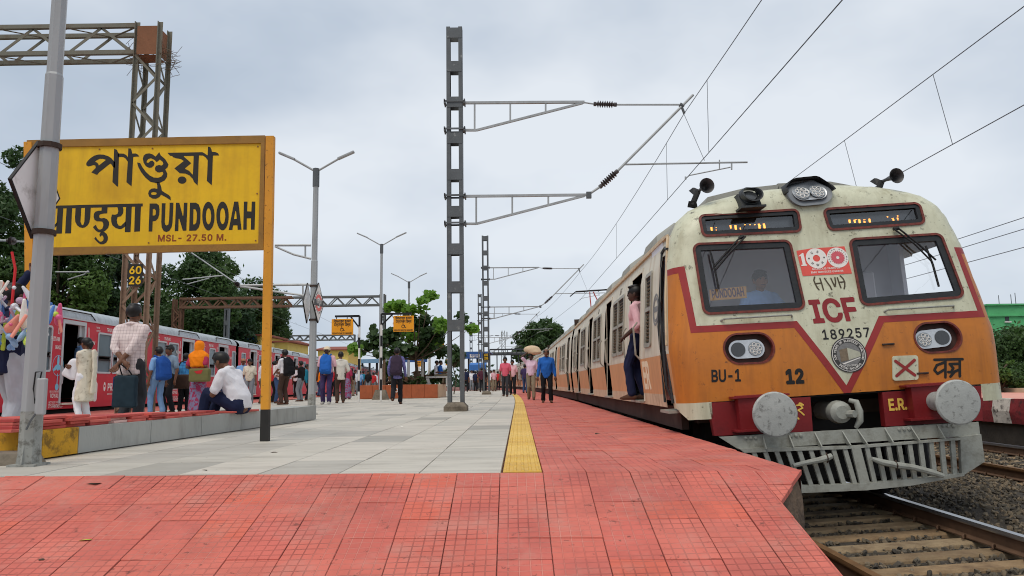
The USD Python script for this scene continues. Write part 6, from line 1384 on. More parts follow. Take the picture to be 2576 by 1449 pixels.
obj('shawl_end', fuse([mhull(ball((.15, -.02, 1.28), (.035, .06, .05)), ball((.19, -.04, .92), (.035, .06, .04))), mhull(ball((.19, -.04, .92), (.035, .06, .04)), ball((.17, -.03, .52), (.05, .08, .02)))], .025, 4, folds=11), 'cloth_cream', sc_, smooth=60)
obj('folded_cloth', fuse([mhull(ball((-.2, -.03, 1.12), (.09, .06, .04)), ball((-.34, -.02, .88), (.10, .05, .05)), ball((-.22, -.02, .80), (.08, .05, .04)))], .04), 'cloth_white', sc_, smooth=60)
# hawker at the left edge
hx = (22 - 1288) / 1880 * 7.5
t, J = person('hawker in navy shirt and grey trousers at the left edge holding up goods', (hx, 7.5, 0), 20, H=1.64, top='navy', bottom='lightgrey', sleeves='long', hands=[(-.05, .25, 1.93), (.06, .22, 1.85)], poles=[(-1, .3, -.3), (1, .3, -.3)], fine=FN, tuck=False, build=1.05, feet=[(-.12, .1, .07), (.14, -.12, .07)])
gb = thing('goods_bundle', 'hanging bundle of small toys and plastic packets held up by the hawker', 'goods bundle', loc=(hx + .16, 7.25, 0))
obj('carrying_stick', tube([(-.2, .25, 1.98), (-.12, .2, 1.8), (.0, .0, 1.2)], .014, 6), 'cloth_redcloth', gb)
gs = np.random.default_rng(12)
for n, c in enumerate([(70, 120, 190), (226, 96, 140), (220, 222, 226), (130, 170, 216), (196, 220, 70), (236, 232, 222), (60, 140, 110), (200, 170, 190), (150, 186, 222), (236, 150, 130)]): mk(f'goods_{n}', c, .4, .1, 20, spec=.6)
for k in range(240):
    u = gs.random(); xx_c = -.30 + u * .82 + gs.normal(0, .02); zt_ = 1.66 - abs(u - .35) * .45; z = zt_ - gs.random() ** .8 * 1.0; y = gs.uniform(-.25, .1); kd_ = gs.integers(4); mt = f'goods_{gs.integers(10)}'; w_, h_ = gs.uniform(.022, .055), gs.uniform(.05, .13)
    if z < 1.0 + max(0, u - .5) * .4: continue
    R = trimesh.transformations.euler_matrix(gs.normal(0, .35), gs.normal(0, .45), gs.uniform(-1, 1)); R[:3, 3] = (xx_c, y, z)
    if kd_ == 0: m = trimesh.creation.icosphere(1, w_ * .8)
    elif kd_ == 1: m = bevel_box(-w_ * .5, w_ * .5, -.012, .012, -h_ * 1.3, h_, .006)
    elif kd_ == 2: m = hull(np.vstack([ball((0, 0, -h_ * .5), (w_, .03, h_ * .6)), ball((gs.uniform(-.02, .02), 0, h_), (w_ * .4, .015, .02))]))
    else: m = lathe([(0, -h_), (.014, -h_), (.014, 0), (w_ * .6, .01), (w_ * .6, .04), (0, .05)], (0, 0, 0), (0, 0, 1), 8)
    obj('toy_packet', moved(m, R), mt, gb)
# the queue at the red train
def q_(label, px, y, ytop, face, **k): return stand(label, px, y, ytop, face, **k)
stand('man in a blue shirt standing in the first open door of the red train', 196, 20.2, 849, 40, top='sky', bottom='brown', sleeves='rolled', z0=.26, fine=.03, hairkind='bald', hands=[(-.2, .25, 1.05), (.22, .2, 1.0)], group='people in the train doors')
t, J, M = stand('person in jeans with a blue backpack, half hidden by the lattice column', 396, 17.0, 874, -60, top='sky', bottom='jeans_light', fine=.03, feet=[(-.1, .12, .07), (.1, -.1, .07)])
worn('big blue backpack on the person half hidden by the lattice column', 'backpack', t, J, mat4=M, mat='cloth_bagblue', s=1.15)
stand('smiling young man in a grey blue T-shirt, hand on hip, facing the camera', 424, 17.6, 870, 205, top='greyblue', bottom='dark', fine=.03, hands=[(-.27, .06, .84), (.2, .05, .95)], poles=[(-.6, -.6, 0), (1, -.3, 0)], feet=[(-.16, .0, .07), (.18, -.05, .07)], skin='skin', head=(.2, 0))
stand('man in a blue plaid shirt seen from behind with a brown shoulder bag', 462, 18.2, 889, -12, top='plaid', bottom='dark', fine=.03, tuck=False, skin='skin', lean=(.15, 0))
bgp = at_y(452, 1000, 18.0); bg = thing('shoulder_bag', 'brown shoulder bag on the man in the plaid shirt', 'bag', loc=(bgp[0], 18.0, 0))
obj('bag', fuse([mhull(*[ball((sx * .2, dy, z), .05) for sx in (-1, 1) for dy in (-.05, .05) for z in (.62, .86)])], .05), 'cloth_brown', bg, smooth=60); obj('strap', tube([(-.18, 0, .88), (-.02, .02, 1.2), (.12, .12, 1.28)], .018, 6), 'cloth_brown', bg)
stand('woman with a bright orange headscarf and a red and purple sari seen from behind', 497, 17.2, 860, 10, top='saree', bottom=None, scarf='orange', skirt='sareeprint', fine=.03, hands=[(-.18, .14, 1.0), (.18, .14, 1.0)])
bgp = at_y(503, 1000, 17.0); bg = thing('shoulder_bag', 'olive shoulder bag with a red and white print on the woman in the orange scarf', 'bag', loc=(bgp[0], 16.95, 0))
obj('bag', fuse([mhull(*[ball((sx * .19, dy, z), .04) for sx in (-1, 1) for dy in (-.04, .04) for z in (.76, .98)])], .05), 'cloth_bagolive', bg, smooth=60)
obj('printed_patch', hull([(-.1, -.085, .95), (.1, -.085, .99), (.06, -.085, .90), (-.04, -.085, .90), (0, -.08, .94)]), 'cloth_redcloth', bg)
# man sitting on the kerb, turned to the left
sy = 10.2; sxp = at_y(596, 1028, sy)
person('young man in a white T-shirt and dark jeans sitting on the concrete kerb', (sxp[0], sy, 0), -78, H=1.72, top='white', bottom='navy', pelvis=(0, -.05, .345), lean=(.42, 0), feet=[(-.12, .46, .10), (.12, .50, .10)], knees=[(-.15, .3, 1), (.15, .3, 1)], hands=[(-.02, .34, .52), (.02, .36, .50)], poles=[(-.8, -.3, -.5), (.8, -.3, -.5)], fine=FN, head=(.15, .18), build=1.1, group='people waiting on the platform', shoes='brown')
stand('man in a brown cap and pale blue shirt behind the sitting man', 609, 26.5, 903, 150, top='sky', bottom='dark', cap='cap_brown', hairkind='none', fine=0)
stand('man in a white printed shirt beside the man with the brown cap', 626, 26.0, 904, 170, top='floral', bottom='grey', fine=0)
stand('man in a white shirt partly behind the orange sign post', 656, 27.0, 906, 60, top='white', bottom='khaki', fine=0)
stand('man in a dark red shirt right of the orange sign post', 688, 28.5, 909, 40, top='redcloth', bottom='dark', fine=0)
stand('man in a pale checked shirt and jeans facing the man with the black backpack', 699, 27.0, 902, 130, top='check', bottom='jeans', sleeves='rolled', fine=0, hands=[(-.15, .3, 1.0), (.15, .3, 1.0)])
t, J, M = stand('tall man in a white shirt with a black backpack beside the red train', 715, 24.8, 881, -55, top='white', bottom='brown', fine=.03, hands=[(-.1, .34, 1.0), (.1, .34, 1.02)])
worn('black backpack on the tall man in the white shirt', 'backpack', t, J, mat4=M, mat='cloth_black', s=1.05)
stand('boy in a dark shirt and grey trousers left of the lamp post', 756, 29.8, 909, -70, top='black', bottom='grey', sleeves='long', fine=0, hands=[(-.05, .25, 1.05), (.1, .25, 1.05)])
stand('man in a teal shirt just left of the lamp post', 770, 31.5, 917, 80, top='teal', bottom='dark', sleeves='long', fine=0)
t, J, M = stand('man with a pale cap and pink T-shirt walking with a blue bag on his chest', 821, 24.6, 873, 178, top='pink', bottom='purple', shoes='shoe', cap='cap', hairkind='none', fine=.03, build=1.12, feet=[(-.11, .12, .07), (.11, -.06, .07)], skin='skin_dark')
worn('bright blue backpack worn on the chest of the man with the pale cap', 'backpack', t, J, mat4=M, mat='cloth_blue', s=1.05, front=True)
stand('man in pale shirt and brown trousers beside the man with the cap', 856, 26.2, 886, -20, top='offwhite', bottom='brown', sleeves='rolled', fine=.03, tuck=False, hands=[(-.12, .26, 1.02), (.2, .2, 1.0)])
stand('woman in a patterned wrap behind the man in the pale shirt', 873, 33.0, 915, 10, top='saree', bottom=None, skirt='sareeprint', hairkind='bun', fine=0)
t, J, M = stand('woman in a blue patterned shirt walking away with a dark backpack', 998, 23.3, 876, -3, top='pattern', bottom='dark', sleeves='long', fine=.025, hairkind='long', feet=[(-.09, -.34, .17), (.10, .10, .07)], tuck=False, hands=[(-.24, .1, .86), (.26, .06, .84)], shoes='sandal')
worn('dark plum backpack on the woman walking away', 'backpack', t, J, mat4=M, mat='cloth_plum', s=1.12)
# on the right hand side
WK = dict(feet=[(-.10, .20, .07), (.10, -.16, .09)])
G_W = 'people walking along the orange train'
stand('balding man with a moustache in a bright blue shirt walking towards the camera', 1376, 22.5, 879, 182, top='blue', bottom='black', sleeves='long', hairkind='bald', fine=.025, build=1.15, feet=[(-.13, .12, .07), (.12, -.08, .07)], group=G_W, tuck=False)
t, J, M = stand('man in a pale pink shirt carrying a white sack on his head', 1337, 26.5, 889, 186, top='lilac', bottom='khaki', fine=.03, hands=[(-.24, .05, .84), (.12, .08, 1.72)], poles=[(-.35, -1, 0), (1, .3, 0)], group=G_W, skin='skin_dark', **WK)
sk = at_y(1338, 882, 26.5); o = obj('sack', fuse([mhull(ball((sk[0], 26.55, sk[2] + .04), (.30, .22, .15)), ball((sk[0] + .1, 26.5, sk[2] - .06), (.26, .2, .1)))], .05), 'cloth_sack', smooth=60); tag(o, 'white cloth sack carried on the head of the man in pale pink', 'sack')
t, J, M = stand('man in a pinkish red shirt with a black shoulder bag near the tactile strip', 1272, 34.0, 899, 188, top='pinkred', bottom='charcoal', fine=0, group=G_W, **WK)
stand('man in a pale pink shirt behind the man in the red shirt', 1290, 39.0, 906, 184, top='pink', bottom='dark', fine=0, group=G_W)
stand('man in a lilac shirt and jeans beside the train, behind the sack carrier', 1321, 46.0, 917, 20, top='purple', bottom='jeans', fine=0, group=G_W)
for px, y, yt, fc, tp, bt, lb in ((1212, 55, 925, 10, 'maroon', 'dark', 'man in maroon left of the number plate mast'), (1219, 57, 927, 170, 'black', 'dark', 'man in black half behind the number plate mast'), (1243, 60, 930, 150, 'pink', 'khaki', 'person in pale pink right of the number plate mast'), (1236, 63, 932, 200, 'white', 'khaki', 'person in white beside the number plate mast'),
                                (1196, 64, 934, 30, 'navy', 'dark', 'person in navy at the far end, by the footbridge'), (1187, 66, 932, 180, 'white', 'grey', 'person in white at the far end, by the footbridge'), (1178, 70, 935, 90, 'redcloth', 'dark', 'person in red at the far end, by the footbridge'), (1172, 58, 928, 0, 'navy', 'dark', 'person in dark clothes right behind the nearest mast'), (1253, 66, 934, 10, 'redcloth', 'dark', 'person in red at the far end near the train'), (1203, 72, 937, 100, 'orange', 'dark', 'person in orange at the far end')):
    stand(lb, px, y, yt, fc, top=tp, bottom=bt, fine=0, group='far people on the platform')
# crowd along the red train beyond the lamp post
for px, y, yt, fc, tp, bt, lb in ((884, 44, 927, 20, 'dark', 'khaki', 'person in a dark top at the left end of the brown planter'), (893, 46, 931, 150, 'white', 'grey', 'person in white left of the planter'), (905, 47, 934, 200, 'sky', 'jeans', 'person in pale blue behind the first striped post'), (913, 49, 933, 30, 'teal', 'dark', 'person in teal right of the first striped post'), (926, 46, 933, 185, 'black', 'grey', 'person in a black T-shirt behind the planter'),
                                (939, 48, 937, 10, 'redcloth', 'grey', 'person in red behind the planter'), (946, 50, 936, 100, 'white', 'grey', 'person in white behind the planter'), (967, 40, 915, 0, 'maroon', 'dark', 'person in maroon stripes left of the woman with the plum backpack'), (864, 40, 921, 170, 'navy', 'jeans', 'person in navy behind the man with the pale cap'), (836, 42, 925, 10, 'redcloth', 'dark', 'person in red between the lamp post and the man with the cap'), (802, 44, 928, 40, 'orange', 'jeans', 'person in orange right of the lamp post'), (778, 46, 931, 90, 'purple', 'dark', 'person in purple behind the lamp post'), (744, 40, 921, 20, 'white', 'dark', 'person in white behind the boy in the dark shirt')):
    stand(lb, px, y, yt, fc, top=tp, bottom=bt, fine=0, group='crowd beside the red train')
# in the door of the orange train, and the driver
dp = (MT @ [-1.75, 2.86, 1.285, 1])[:3]; hd_ = MT[:3, :3] @ [-1.72, 2.84, 1.29]
person('man in a pink shirt and dark trousers standing in the door of the orange train', dp, -62, H=1.66, top='pink', bottom='navy', sleeves='rolled', skin='skin_dark', fine=.02, hands=[(-.22, .12, .95), (.34, -.06, 1.2)], head=(-.25, 0), feet=[(-.09, .1, .07), (.1, -.04, .07)], lean=(0, -.06), group='people in the train doors')
dr = (MT @ [-.60, .80, 1.30, 1])[:3]
person('driver in a pale blue shirt behind the left cab window', dr, 176, H=1.62, top='driver_blue', bottom='dark', sleeves='short', fine=.03, skin='skin_light', pelvis=(0, 0, .78), feet=[(-.12, .4, .35), (.12, .4, .35)], hands=[(-.2, .36, 1.02), (.2, .36, 1.02)], group='people in the train doors')
# ---------------------------------------------------------------- trees and plants
mk_leaf('leaf_dark', (.076, .146, .042)); mk_leaf('leaf_mid', (.092, .172, .042)); mk_leaf('leaf_light', (.165, .29, .06)); mk_leaf('leaf_bright', (.20, .40, .05), .5, .25); mk_leaf('leaf_bluish', (.058, .120, .048)); mk_leaf('leaf_olive', (.085, .12, .04))
mk_leaf('leaf_big', (.065, .125, .034))
mk('bark', (84, 70, 56), .95, .25, 6, .02, 14); mk('white_trunk', (206, 202, 192), .9, .1, 6)
def leaf_cloud(centres, radii, n, size, seed, flat_=.5, shell=.55, shape='rhomb'):
    """n small leaves spread through the clumps of a crown, thicker towards each clump's outside"""
    r = np.random.default_rng(seed); C, Rr = np.asarray(centres, float), np.asarray(radii, float)
    if Rr.ndim == 1: Rr = np.repeat(Rr[:, None], 3, 1) * [1, 1, .8]
    w = (Rr[:, 0] * Rr[:, 1]); k = r.choice(len(C), n, p=w / w.sum())
    d = r.normal(0, 1, (n, 3)); d /= np.linalg.norm(d, axis=1, keepdims=True); rad = shell + (1 - shell) * r.random(n) ** .6; rad *= 1 + .22 * r.normal(0, 1, n) * (r.random(n) < .3)
    P = C[k] + d * rad[:, None] * Rr[k]; P += (meshkit.noise(P * 1.7, seed)[:, None] - .5) * .5 * d
    nn = d * .5 + r.normal(0, .6, (n, 3)) + [0, 0, flat_]; nn /= np.linalg.norm(nn, axis=1, keepdims=True)
    a = np.cross(nn, r.normal(0, 1, (n, 3))); a /= np.linalg.norm(a, axis=1, keepdims=True); b = np.cross(nn, a); s = size * r.uniform(.6, 1.35, n)[:, None]
    if shape == 'rhomb': ring = [(-1, 0), (0, -.55), (1, 0), (0, .55)]
    else: ring = [(math.cos(t) * (1 if t else .8), math.sin(t) * .9) for t in np.arange(7) * 2 * np.pi / 7]
    m = len(ring); V = np.stack([P + a * s * x + b * s * y + nn * s * (.18 * (abs(x))) for x, y in ring], 1).reshape(-1, 3)
    f = [[0, j, j + 1] for j in range(1, m - 1)]; F = (np.arange(n)[:, None, None] * m + np.array(f)[None]).reshape(-1, 3)
    return tm(V, F)
def crown_blobs(c, R, n, seed, zs=.8):
    r = np.random.default_rng(seed); d = r.normal(0, 1, (n, 3)); d /= np.linalg.norm(d, axis=1, keepdims=True); d[:, 2] = np.where(d[:, 2] > -.2, d[:, 2], d[:, 2] * .9)
    C = np.asarray(c) + d * np.asarray(R) * r.uniform(.45, .95, (n, 1)); return C, np.asarray(R)[0] * r.uniform(.24, .44, n)
def tree(label, base, c, R, n, mats_, size, seed, group='trees behind the red train', blobs=26, trunk=.22, cat_='tree', name='tree'):
    t = thing(name, label, cat_, group, loc=base); c = np.asarray(c, float) - base; C, Rr = crown_blobs(c, R, blobs, seed); r = np.random.default_rng(seed + 5)
    fork = np.array([0, 0, max(.5, c[2] - R[2] * .75)])
    obj('trunk', tube([(0, 0, -.5), (r.normal(0, .1), r.normal(0, .1), fork[2] * .5), fork], [trunk * 1.25, trunk, trunk * .8], 8), 'bark', t)
    br = []
    for q in C[:: max(1, len(C) // 14)]: br.append(tube([fork, (fork + q) / 2 + r.normal(0, .2, 3), q], [trunk * .5, trunk * .3, .03], 6))
    obj('limbs', cat(br), 'bark', t)
    tot = sum(w for _, w in mats_); order = np.argsort(C[:, 2]); k0 = 0
    idx = np.random.default_rng(seed + 9).permutation(len(C)); k0 = 0
    for mt, w in mats_:
        k1 = k0 + max(1, int(round(len(C) * w / tot))); sel = idx[k0:k1] if k1 <= len(C) else idx[k0:]
        if len(sel): obj('crown', leaf_cloud(C[sel], Rr[sel], int(n * w / tot), size, seed + k0), mt, t)
        k0 = k1
    return t
def tree_px(label, px, y, top, bottom, halfw, mats_, n, size, seed, **k):
    """tree whose crown fills the given part of the photograph at distance y"""
    c, T_, B_ = at_y(px, (top + bottom) / 2, y), at_y(px, top, y), at_y(px, bottom, y); rz = (T_[2] - B_[2]) / 2; rx = halfw / FPX * y
    return tree(label, (c[0], y, -1.2), (c[0], y, c[2]), (rx, rx * .8, rz), n, mats_, size, seed, **k)
DK = [('leaf_dark', .6), ('leaf_mid', .35), ('leaf_light', .1)]
tree_px('dark green tree at the left edge behind the grey pole', -30, 30, 345, 960, 125, [('leaf_dark', .4), ('leaf_mid', .45), ('leaf_light', .25)], 26000, .115, 1, blobs=60)
tree_px('light green tree just right of the grey pole below the sign', 165, 36, 520, 960, 105, [('leaf_mid', .4), ('leaf_light', .6)], 20000, .12, 2, blobs=44)
tree_px('dark creeper covered tree between the light tree and the lattice column', 278, 38, 580, 970, 66, [('leaf_bluish', .8), ('leaf_dark', .3)], 14000, .10, 3, blobs=40)
tree_px('big dark tree right of the lattice column below the sign', 500, 47, 612, 980, 100, [('leaf_dark', .6), ('leaf_mid', .4), ('leaf_light', .08)], 24000, .14, 4, blobs=54)
tree_px('tall dark tree directly behind the lattice column', 395, 50, 665, 980, 85, [('leaf_dark', .7), ('leaf_mid', .3)], 14000, .15, 5, blobs=40)
tree_px('dark tree behind the orange sign post, right end of the row', 640, 58, 690, 980, 88, [('leaf_dark', .7), ('leaf_mid', .3)], 18000, .16, 6, blobs=48)
tree_px('low dark tree thinning out towards the lamp post', 712, 62, 742, 980, 46, [('leaf_dark', .8), ('leaf_mid', .2)], 8000, .17, 7)
tree_px('dark tree filling the gap above the red train by the second portal', 575, 52, 715, 990, 90, [('leaf_bluish', .5), ('leaf_dark', .5), ('leaf_mid', .2)], 14000, .15, 17, blobs=40)
tree_px('rounded dark tree above the far end of the orange train', 1352, 158, 806, 930, 60, [('leaf_dark', .7), ('leaf_mid', .25)], 9000, .42, 8, group='trees on the right', blobs=34)
tree_px('dark bush beside the rounded dark tree above the train', 1405, 165, 822, 940, 42, [('leaf_dark', .8), ('leaf_mid', .2)], 5000, .42, 9, group='trees on the right')
tree_px('dark leafy tree in front of the green building at the right edge', 2570, 33, 818, 990, 110, [('leaf_dark', .55), ('leaf_mid', .4), ('leaf_light', .05)], 20000, .09, 10, group='trees on the right', blobs=50)
tree_px('bright green bush on the far platform just right of the train corner', 2516, 22.0, 890, 990, 52, [('leaf_mid', .5), ('leaf_light', .5)], 8000, .05, 11, group='trees on the right', name='bush', cat_='bush', trunk=.05, blobs=16)
tree_px('low green bush at the right edge of the picture above the red and white kerb', 2590, 22.0, 915, 1000, 50, [('leaf_mid', .6), ('leaf_light', .3), ('leaf_dark', .2)], 6000, .05, 12, group='trees on the right', name='bush', cat_='bush', trunk=.05, blobs=16)
# far line of woods round the horizon
r = np.random.default_rng(40); cs, rr = [], []
for k in range(260):
    a = R_D(-62 + k * 124 / 260) + r.normal(0, .01); D_ = r.uniform(270, 400); h = r.uniform(3.0, 6.5)
    cs.append((D_ * math.sin(a), D_ * math.cos(a), h * .35)); rr.append((r.uniform(5, 11), 4, h))
o = obj('far_woods', leaf_cloud(cs, rr, 14000, 1.3, 41), 'leaf_bluish'); tag(o, 'dark line of woods low on the horizon', 'woods', kind='stuff')

# ---------------------------------------------------------------- planter with the big leaved tree
mk('planter_tile', (164, 86, 50), .45, .12, 4, dirt=(120, 62, 38), dscale=3); mk('planter_end', (206, 172, 140), .6, .1, 4, dirt=(150, 116, 88), dscale=5); mk('earth', (92, 76, 58), .95, .2, 6, .03, 14)
mk('rubble', (96, 74, 58), .95, .3, 6); mk('yellow_wall', (226, 196, 104), .8, .08, 2, dirt=(180, 150, 84), dscale=2); mk('red_roof', (138, 74, 56), .8, .15, 3); mk('blue_sheet', (60, 116, 186), .6, .1, 2); mk('blue_fascia', (46, 86, 146), .6, .1, 2, dirt=(34, 60, 104), dscale=2); mk('blue_pale', (122, 164, 196), .6, .1, 2)
mk('green_wall', (92, 176, 116), .85, .06, 1, dirt=(70, 146, 92), dscale=1.2); mk('white_paint', (216, 212, 206), .7, .06, 3); mk('dark_steel', (58, 62, 66), .7, .1, 3)
PY0 = 33.0; pa, pb = at_y(905, 1001, PY0), at_y(1101, 1001, PY0); ptop = at_y(1000, 968, PY0)[2]; pc2 = at_y(1117, 996, PY0 + 2.6)
PL = thing('planter', 'long low brown tiled planter around the big leaved tree', 'planter', loc=(pa[0], PY0, 0)); pw = pb[0] - pa[0]
n = 6
for k in range(n): obj('tile_panel', bevel_box(pw * k / n + .004, pw * (k + 1) / n - .004, -.02, .1, 0.01, ptop, .006), 'planter_tile', PL)
obj('side_wall', cat([box(pw - .1, pw + .02, .11, 4.0, 0, ptop), box(0, .1, .11, 4, 0, ptop), box(0, pw, 4.0, 4.1, 0, ptop)]), 'planter_end', PL)
obj('earth', box(.11, pw - .11, .11, 3.99, .02, ptop - .06), 'earth', PL)
obj('white_mark', plate(Point(0, 0).buffer(.09).difference(Point(0, 0).buffer(.05)), (pw * .47, -.022, ptop * .6), (1, 0, 0), (0, 0, 1), .003), 'white_paint', PL)
TY = 35.0; tb = at_y(1046, 980, TY); t = thing('tree', 'young tree with big round leaves, bright green on top, growing in the brown planter', 'tree', loc=(tb[0], TY, ptop - .1)); off = np.array([tb[0], TY, ptop - .1])
CL = [('b', 1081, 744, 22, 14), ('b', 1060, 757, 16, 10), ('b', 1000, 770, 30, 14), ('b', 1040, 778, 36, 14), ('b', 978, 775, 14, 14), ('b', 1108, 818, 20, 22), ('b', 892, 876, 17, 16), ('b', 1030, 848, 22, 16), ('b', 1184, 826, 18, 15), ('b', 1095, 862, 16, 14), ('b', 905, 890, 12, 10),
      ('d', 1060, 815, 42, 30), ('d', 1085, 850, 36, 34), ('d', 1020, 815, 30, 26), ('d', 985, 850, 34, 28), ('d', 950, 855, 26, 26), ('d', 925, 872, 26, 18), ('d', 1010, 880, 40, 20), ('d', 1060, 885, 36, 18), ('d', 1110, 885, 20, 16), ('d', 938, 840, 12, 22), ('d', 1160, 800, 16, 20), ('d', 960, 892, 26, 12)]
br, bright, dark = [], [], []
lr = np.random.default_rng(50); fork = np.array([0, 0, 1.3])
for kind, cx, cy, rx, ry in CL:
    dy = lr.uniform(-1.0, 1.0) - (.8 if kind == 'b' else 0); c = at_y(cx, cy, TY + dy) - off; R_c = np.array([rx / FPX * TY, .45, ry / FPX * TY])
    br.append(tube([fork + lr.normal(0, .05, 3), (fork + c) / 2 + [0, 0, -.15], c], [.035, .025, .01], 5))
    (bright if kind == 'b' else dark).append((c, R_c))
obj('trunk', tube([(0, 0, -.1), (.05, .03, .6), fork], [.09, .075, .06], 8), 'bark', t); obj('limbs', cat(br), 'bark', t)
def big_leaf(c, nrm, s, r_):
    a = np.cross(nrm, r_.normal(0, 1, 3)); a /= np.linalg.norm(a); b = np.cross(nrm, a)
    g = np.arange(8) * 2 * np.pi / 8; ring = [c + a * s * (math.cos(q) * 1.05) + b * s * math.sin(q) * .92 + nrm * s * .16 * math.cos(2 * q) for q in g]
    return tm([c - nrm * s * .1] + ring, [[0, j + 1, (j + 1) % 8 + 1] for j in range(8)])
def leaves(clumps, n, lim, mt, sz):
    w = np.array([R[0] * R[2] for _, R in clumps]); ks = lr.choice(len(clumps), n, p=w / w.sum()); rest = []
    for i, k in enumerate(ks):
        c, R = clumps[k]; d = lr.normal(0, 1, 3); d /= np.linalg.norm(d); nn = np.array([0, -.35, .55]) + lr.normal(0, .42, 3); nn /= np.linalg.norm(nn)
        m = big_leaf(c + d * R * lr.uniform(.35, 1.0), nn, sz * lr.uniform(.7, 1.25), lr)
        if i < lim: obj('leaf', m, mt, t)
        else: rest.append(m)
    if rest: tag(obj('leaves', cat(rest), mt, t), kind='stuff')
leaves(bright, 620, 150, 'leaf_bright', .125); leaves(dark, 1500, 130, 'leaf_big', .125)
ag = at_y(1114, 962, 37.0); t = thing('spiky_plant', 'spiky plant with long pale green blades right of the big leaved tree', 'plant', loc=(ag[0], 37.0, ptop - .1))
for k in range(34):
    a, e = lr.uniform(0, 2 * np.pi), lr.uniform(.45, 1.35); L = lr.uniform(.9, 1.5); d = np.array([math.cos(a) * math.cos(e), math.sin(a) * math.cos(e), math.sin(e)]); s = np.cross(d, (0, 0, 1.0)); s /= np.linalg.norm(s)
    p1 = d * L * .55 + [0, 0, .05]; p2 = d * L - [0, 0, .16 * L]; obj('blade', tm([s * -.03, s * .03, p1 + s * .035, p1 - s * .035, p2], [[0, 1, 2], [0, 2, 3], [3, 2, 4]]), 'leaf_olive', t)
for px, y, bt, tp, lb in ((1062, 35.5, 965, 884, 'slim white painted trunk in the planter, left one of two'), (1080, 38.0, 962, 892, 'slim white painted trunk in the planter, right one of two')):
    b_, t_ = at_y(px, bt, y), at_y(px, tp, y); o = thing('painted_post', lb, 'post', loc=(b_[0], y, ptop - .1)); obj('post', tube([(0, 0, 0), (.01, 0, t_[2] * .5), (.02, 0, t_[2])], [.075, .065, .05], 8), 'white_trunk', o)
rp = at_y(1038, 966, 36.0); pts = []
for k in range(46): pts.append(moved(hull(lr.normal(0, 1, (9, 3)) * [.16, .14, .08]), trimesh.transformations.translation_matrix((rp[0] + lr.normal(0, .42), 36 + lr.normal(0, .4), ptop + abs(lr.normal(0, .25))))))
o = obj('rubble_heap', cat(pts), 'rubble'); tag(o, 'brown heap of bricks and dry leaves in the planter', 'rubble', kind='stuff')
for k, (px, y, py, s, lb) in enumerate(((1018, 33.6, 960, 1, 'yellowish dry plant at the front of the planter'), (1056, 34.5, 958, 1, 'low green plant beside the white trunks'), (1092, 36, 950, 1.3, 'feathery green shrub behind the white trunks'), (1140, 45, 905, 2.2, 'dark green shrub behind the nearest mast'), (985, 39, 925, 1.6, 'green shrub left of the woman with the plum backpack'))):
    c = at_y(px, py, y); tree(lb, (c[0], y, .3), (c[0], y, c[2]), (.32 * s, .3 * s, .3 * s), 700, [(('leaf_olive', 'leaf_mid', 'leaf_mid', 'leaf_dark', 'leaf_mid')[k], 1)], .07 * s, 60 + k, group='plants around the planter', blobs=10, trunk=.03, cat_='shrub', name='shrub')
bp = at_y(1090, 968, 35.5); o = thing('bench', 'white curved concrete seat at the right end of the planter', 'bench', loc=(bp[0], 35.4, ptop - .05)); obj('seat', bevel_box(-.35, .8, 0, .4, .34, .42, .02), 'white_paint', o)
obj('end_support', hull([(-.3, .02, 0), (-.1, .02, 0), (-.3, .38, 0), (-.1, .38, 0), (-.34, .02, .33), (-.2, .02, .33), (-.34, .38, .33), (-.2, .38, .33)]), 'white_paint', o); obj('end_support', box(.6, .72, .02, .38, 0, .34), 'white_paint', o)
for px, tp, lb in ((1098, 'white', 'seated man in white on the bench at the end of the planter'), (1108, 'blue', 'seated boy in blue on the bench at the end of the planter')):
    c = at_y(px, 950, 35.7); person(lb, (c[0], 35.7, ptop - .28), 100, H=1.5, top=tp, bottom='khaki', pelvis=(0, 0, .80), feet=[(-.1, .38, .38), (.1, .38, .38)], hands=[(-.1, .3, .95), (.1, .3, .95)], group='people sitting on the planter')
# small yellow boards among the leaves
for px0, px1, py0, py1, y, lb in ((1047, 1060, 908, 922, 48, 'small yellow board on a post between the white trunks'), (1094, 1117, 858, 881, 44, 'orange board half hidden by the big leaved tree, on its right'), (967, 988, 882, 896, 44, 'orange board half hidden by leaves left of the woman with the plum backpack'), (1121, 1131, 904, 919, 46, 'small orange board just left of the nearest mast')):
    A_, B_ = at_y(px0, py0, y), at_y(px1, py1, y); o = thing('hanging_sign', lb, 'sign', 'small far yellow boards', loc=(A_[0], y, 0)); obj('board', box(0, B_[0] - A_[0], -.03, .03, B_[2], A_[2]), 'board_orange', o); obj('post', box((B_[0] - A_[0]) / 2 - .04, (B_[0] - A_[0]) / 2 + .04, .031, .1, 0, B_[2] + .1), 'stripe_white', o)
    W = B_[0] - A_[0]; obj('letters', plate(union_all([centred(text2d(tx, .1, bold=2, font='NotoSansDevanagari-Regular.woff2'), W / 2, B_[2] + (A_[2] - B_[2]) * q, W * .7) for tx, q in (('जनरल िडब्बा', .7), ('कोच', .3))]), (0, -.032, 0), (1, 0, 0), (0, 0, 1), .003), 'stripe_black', o)

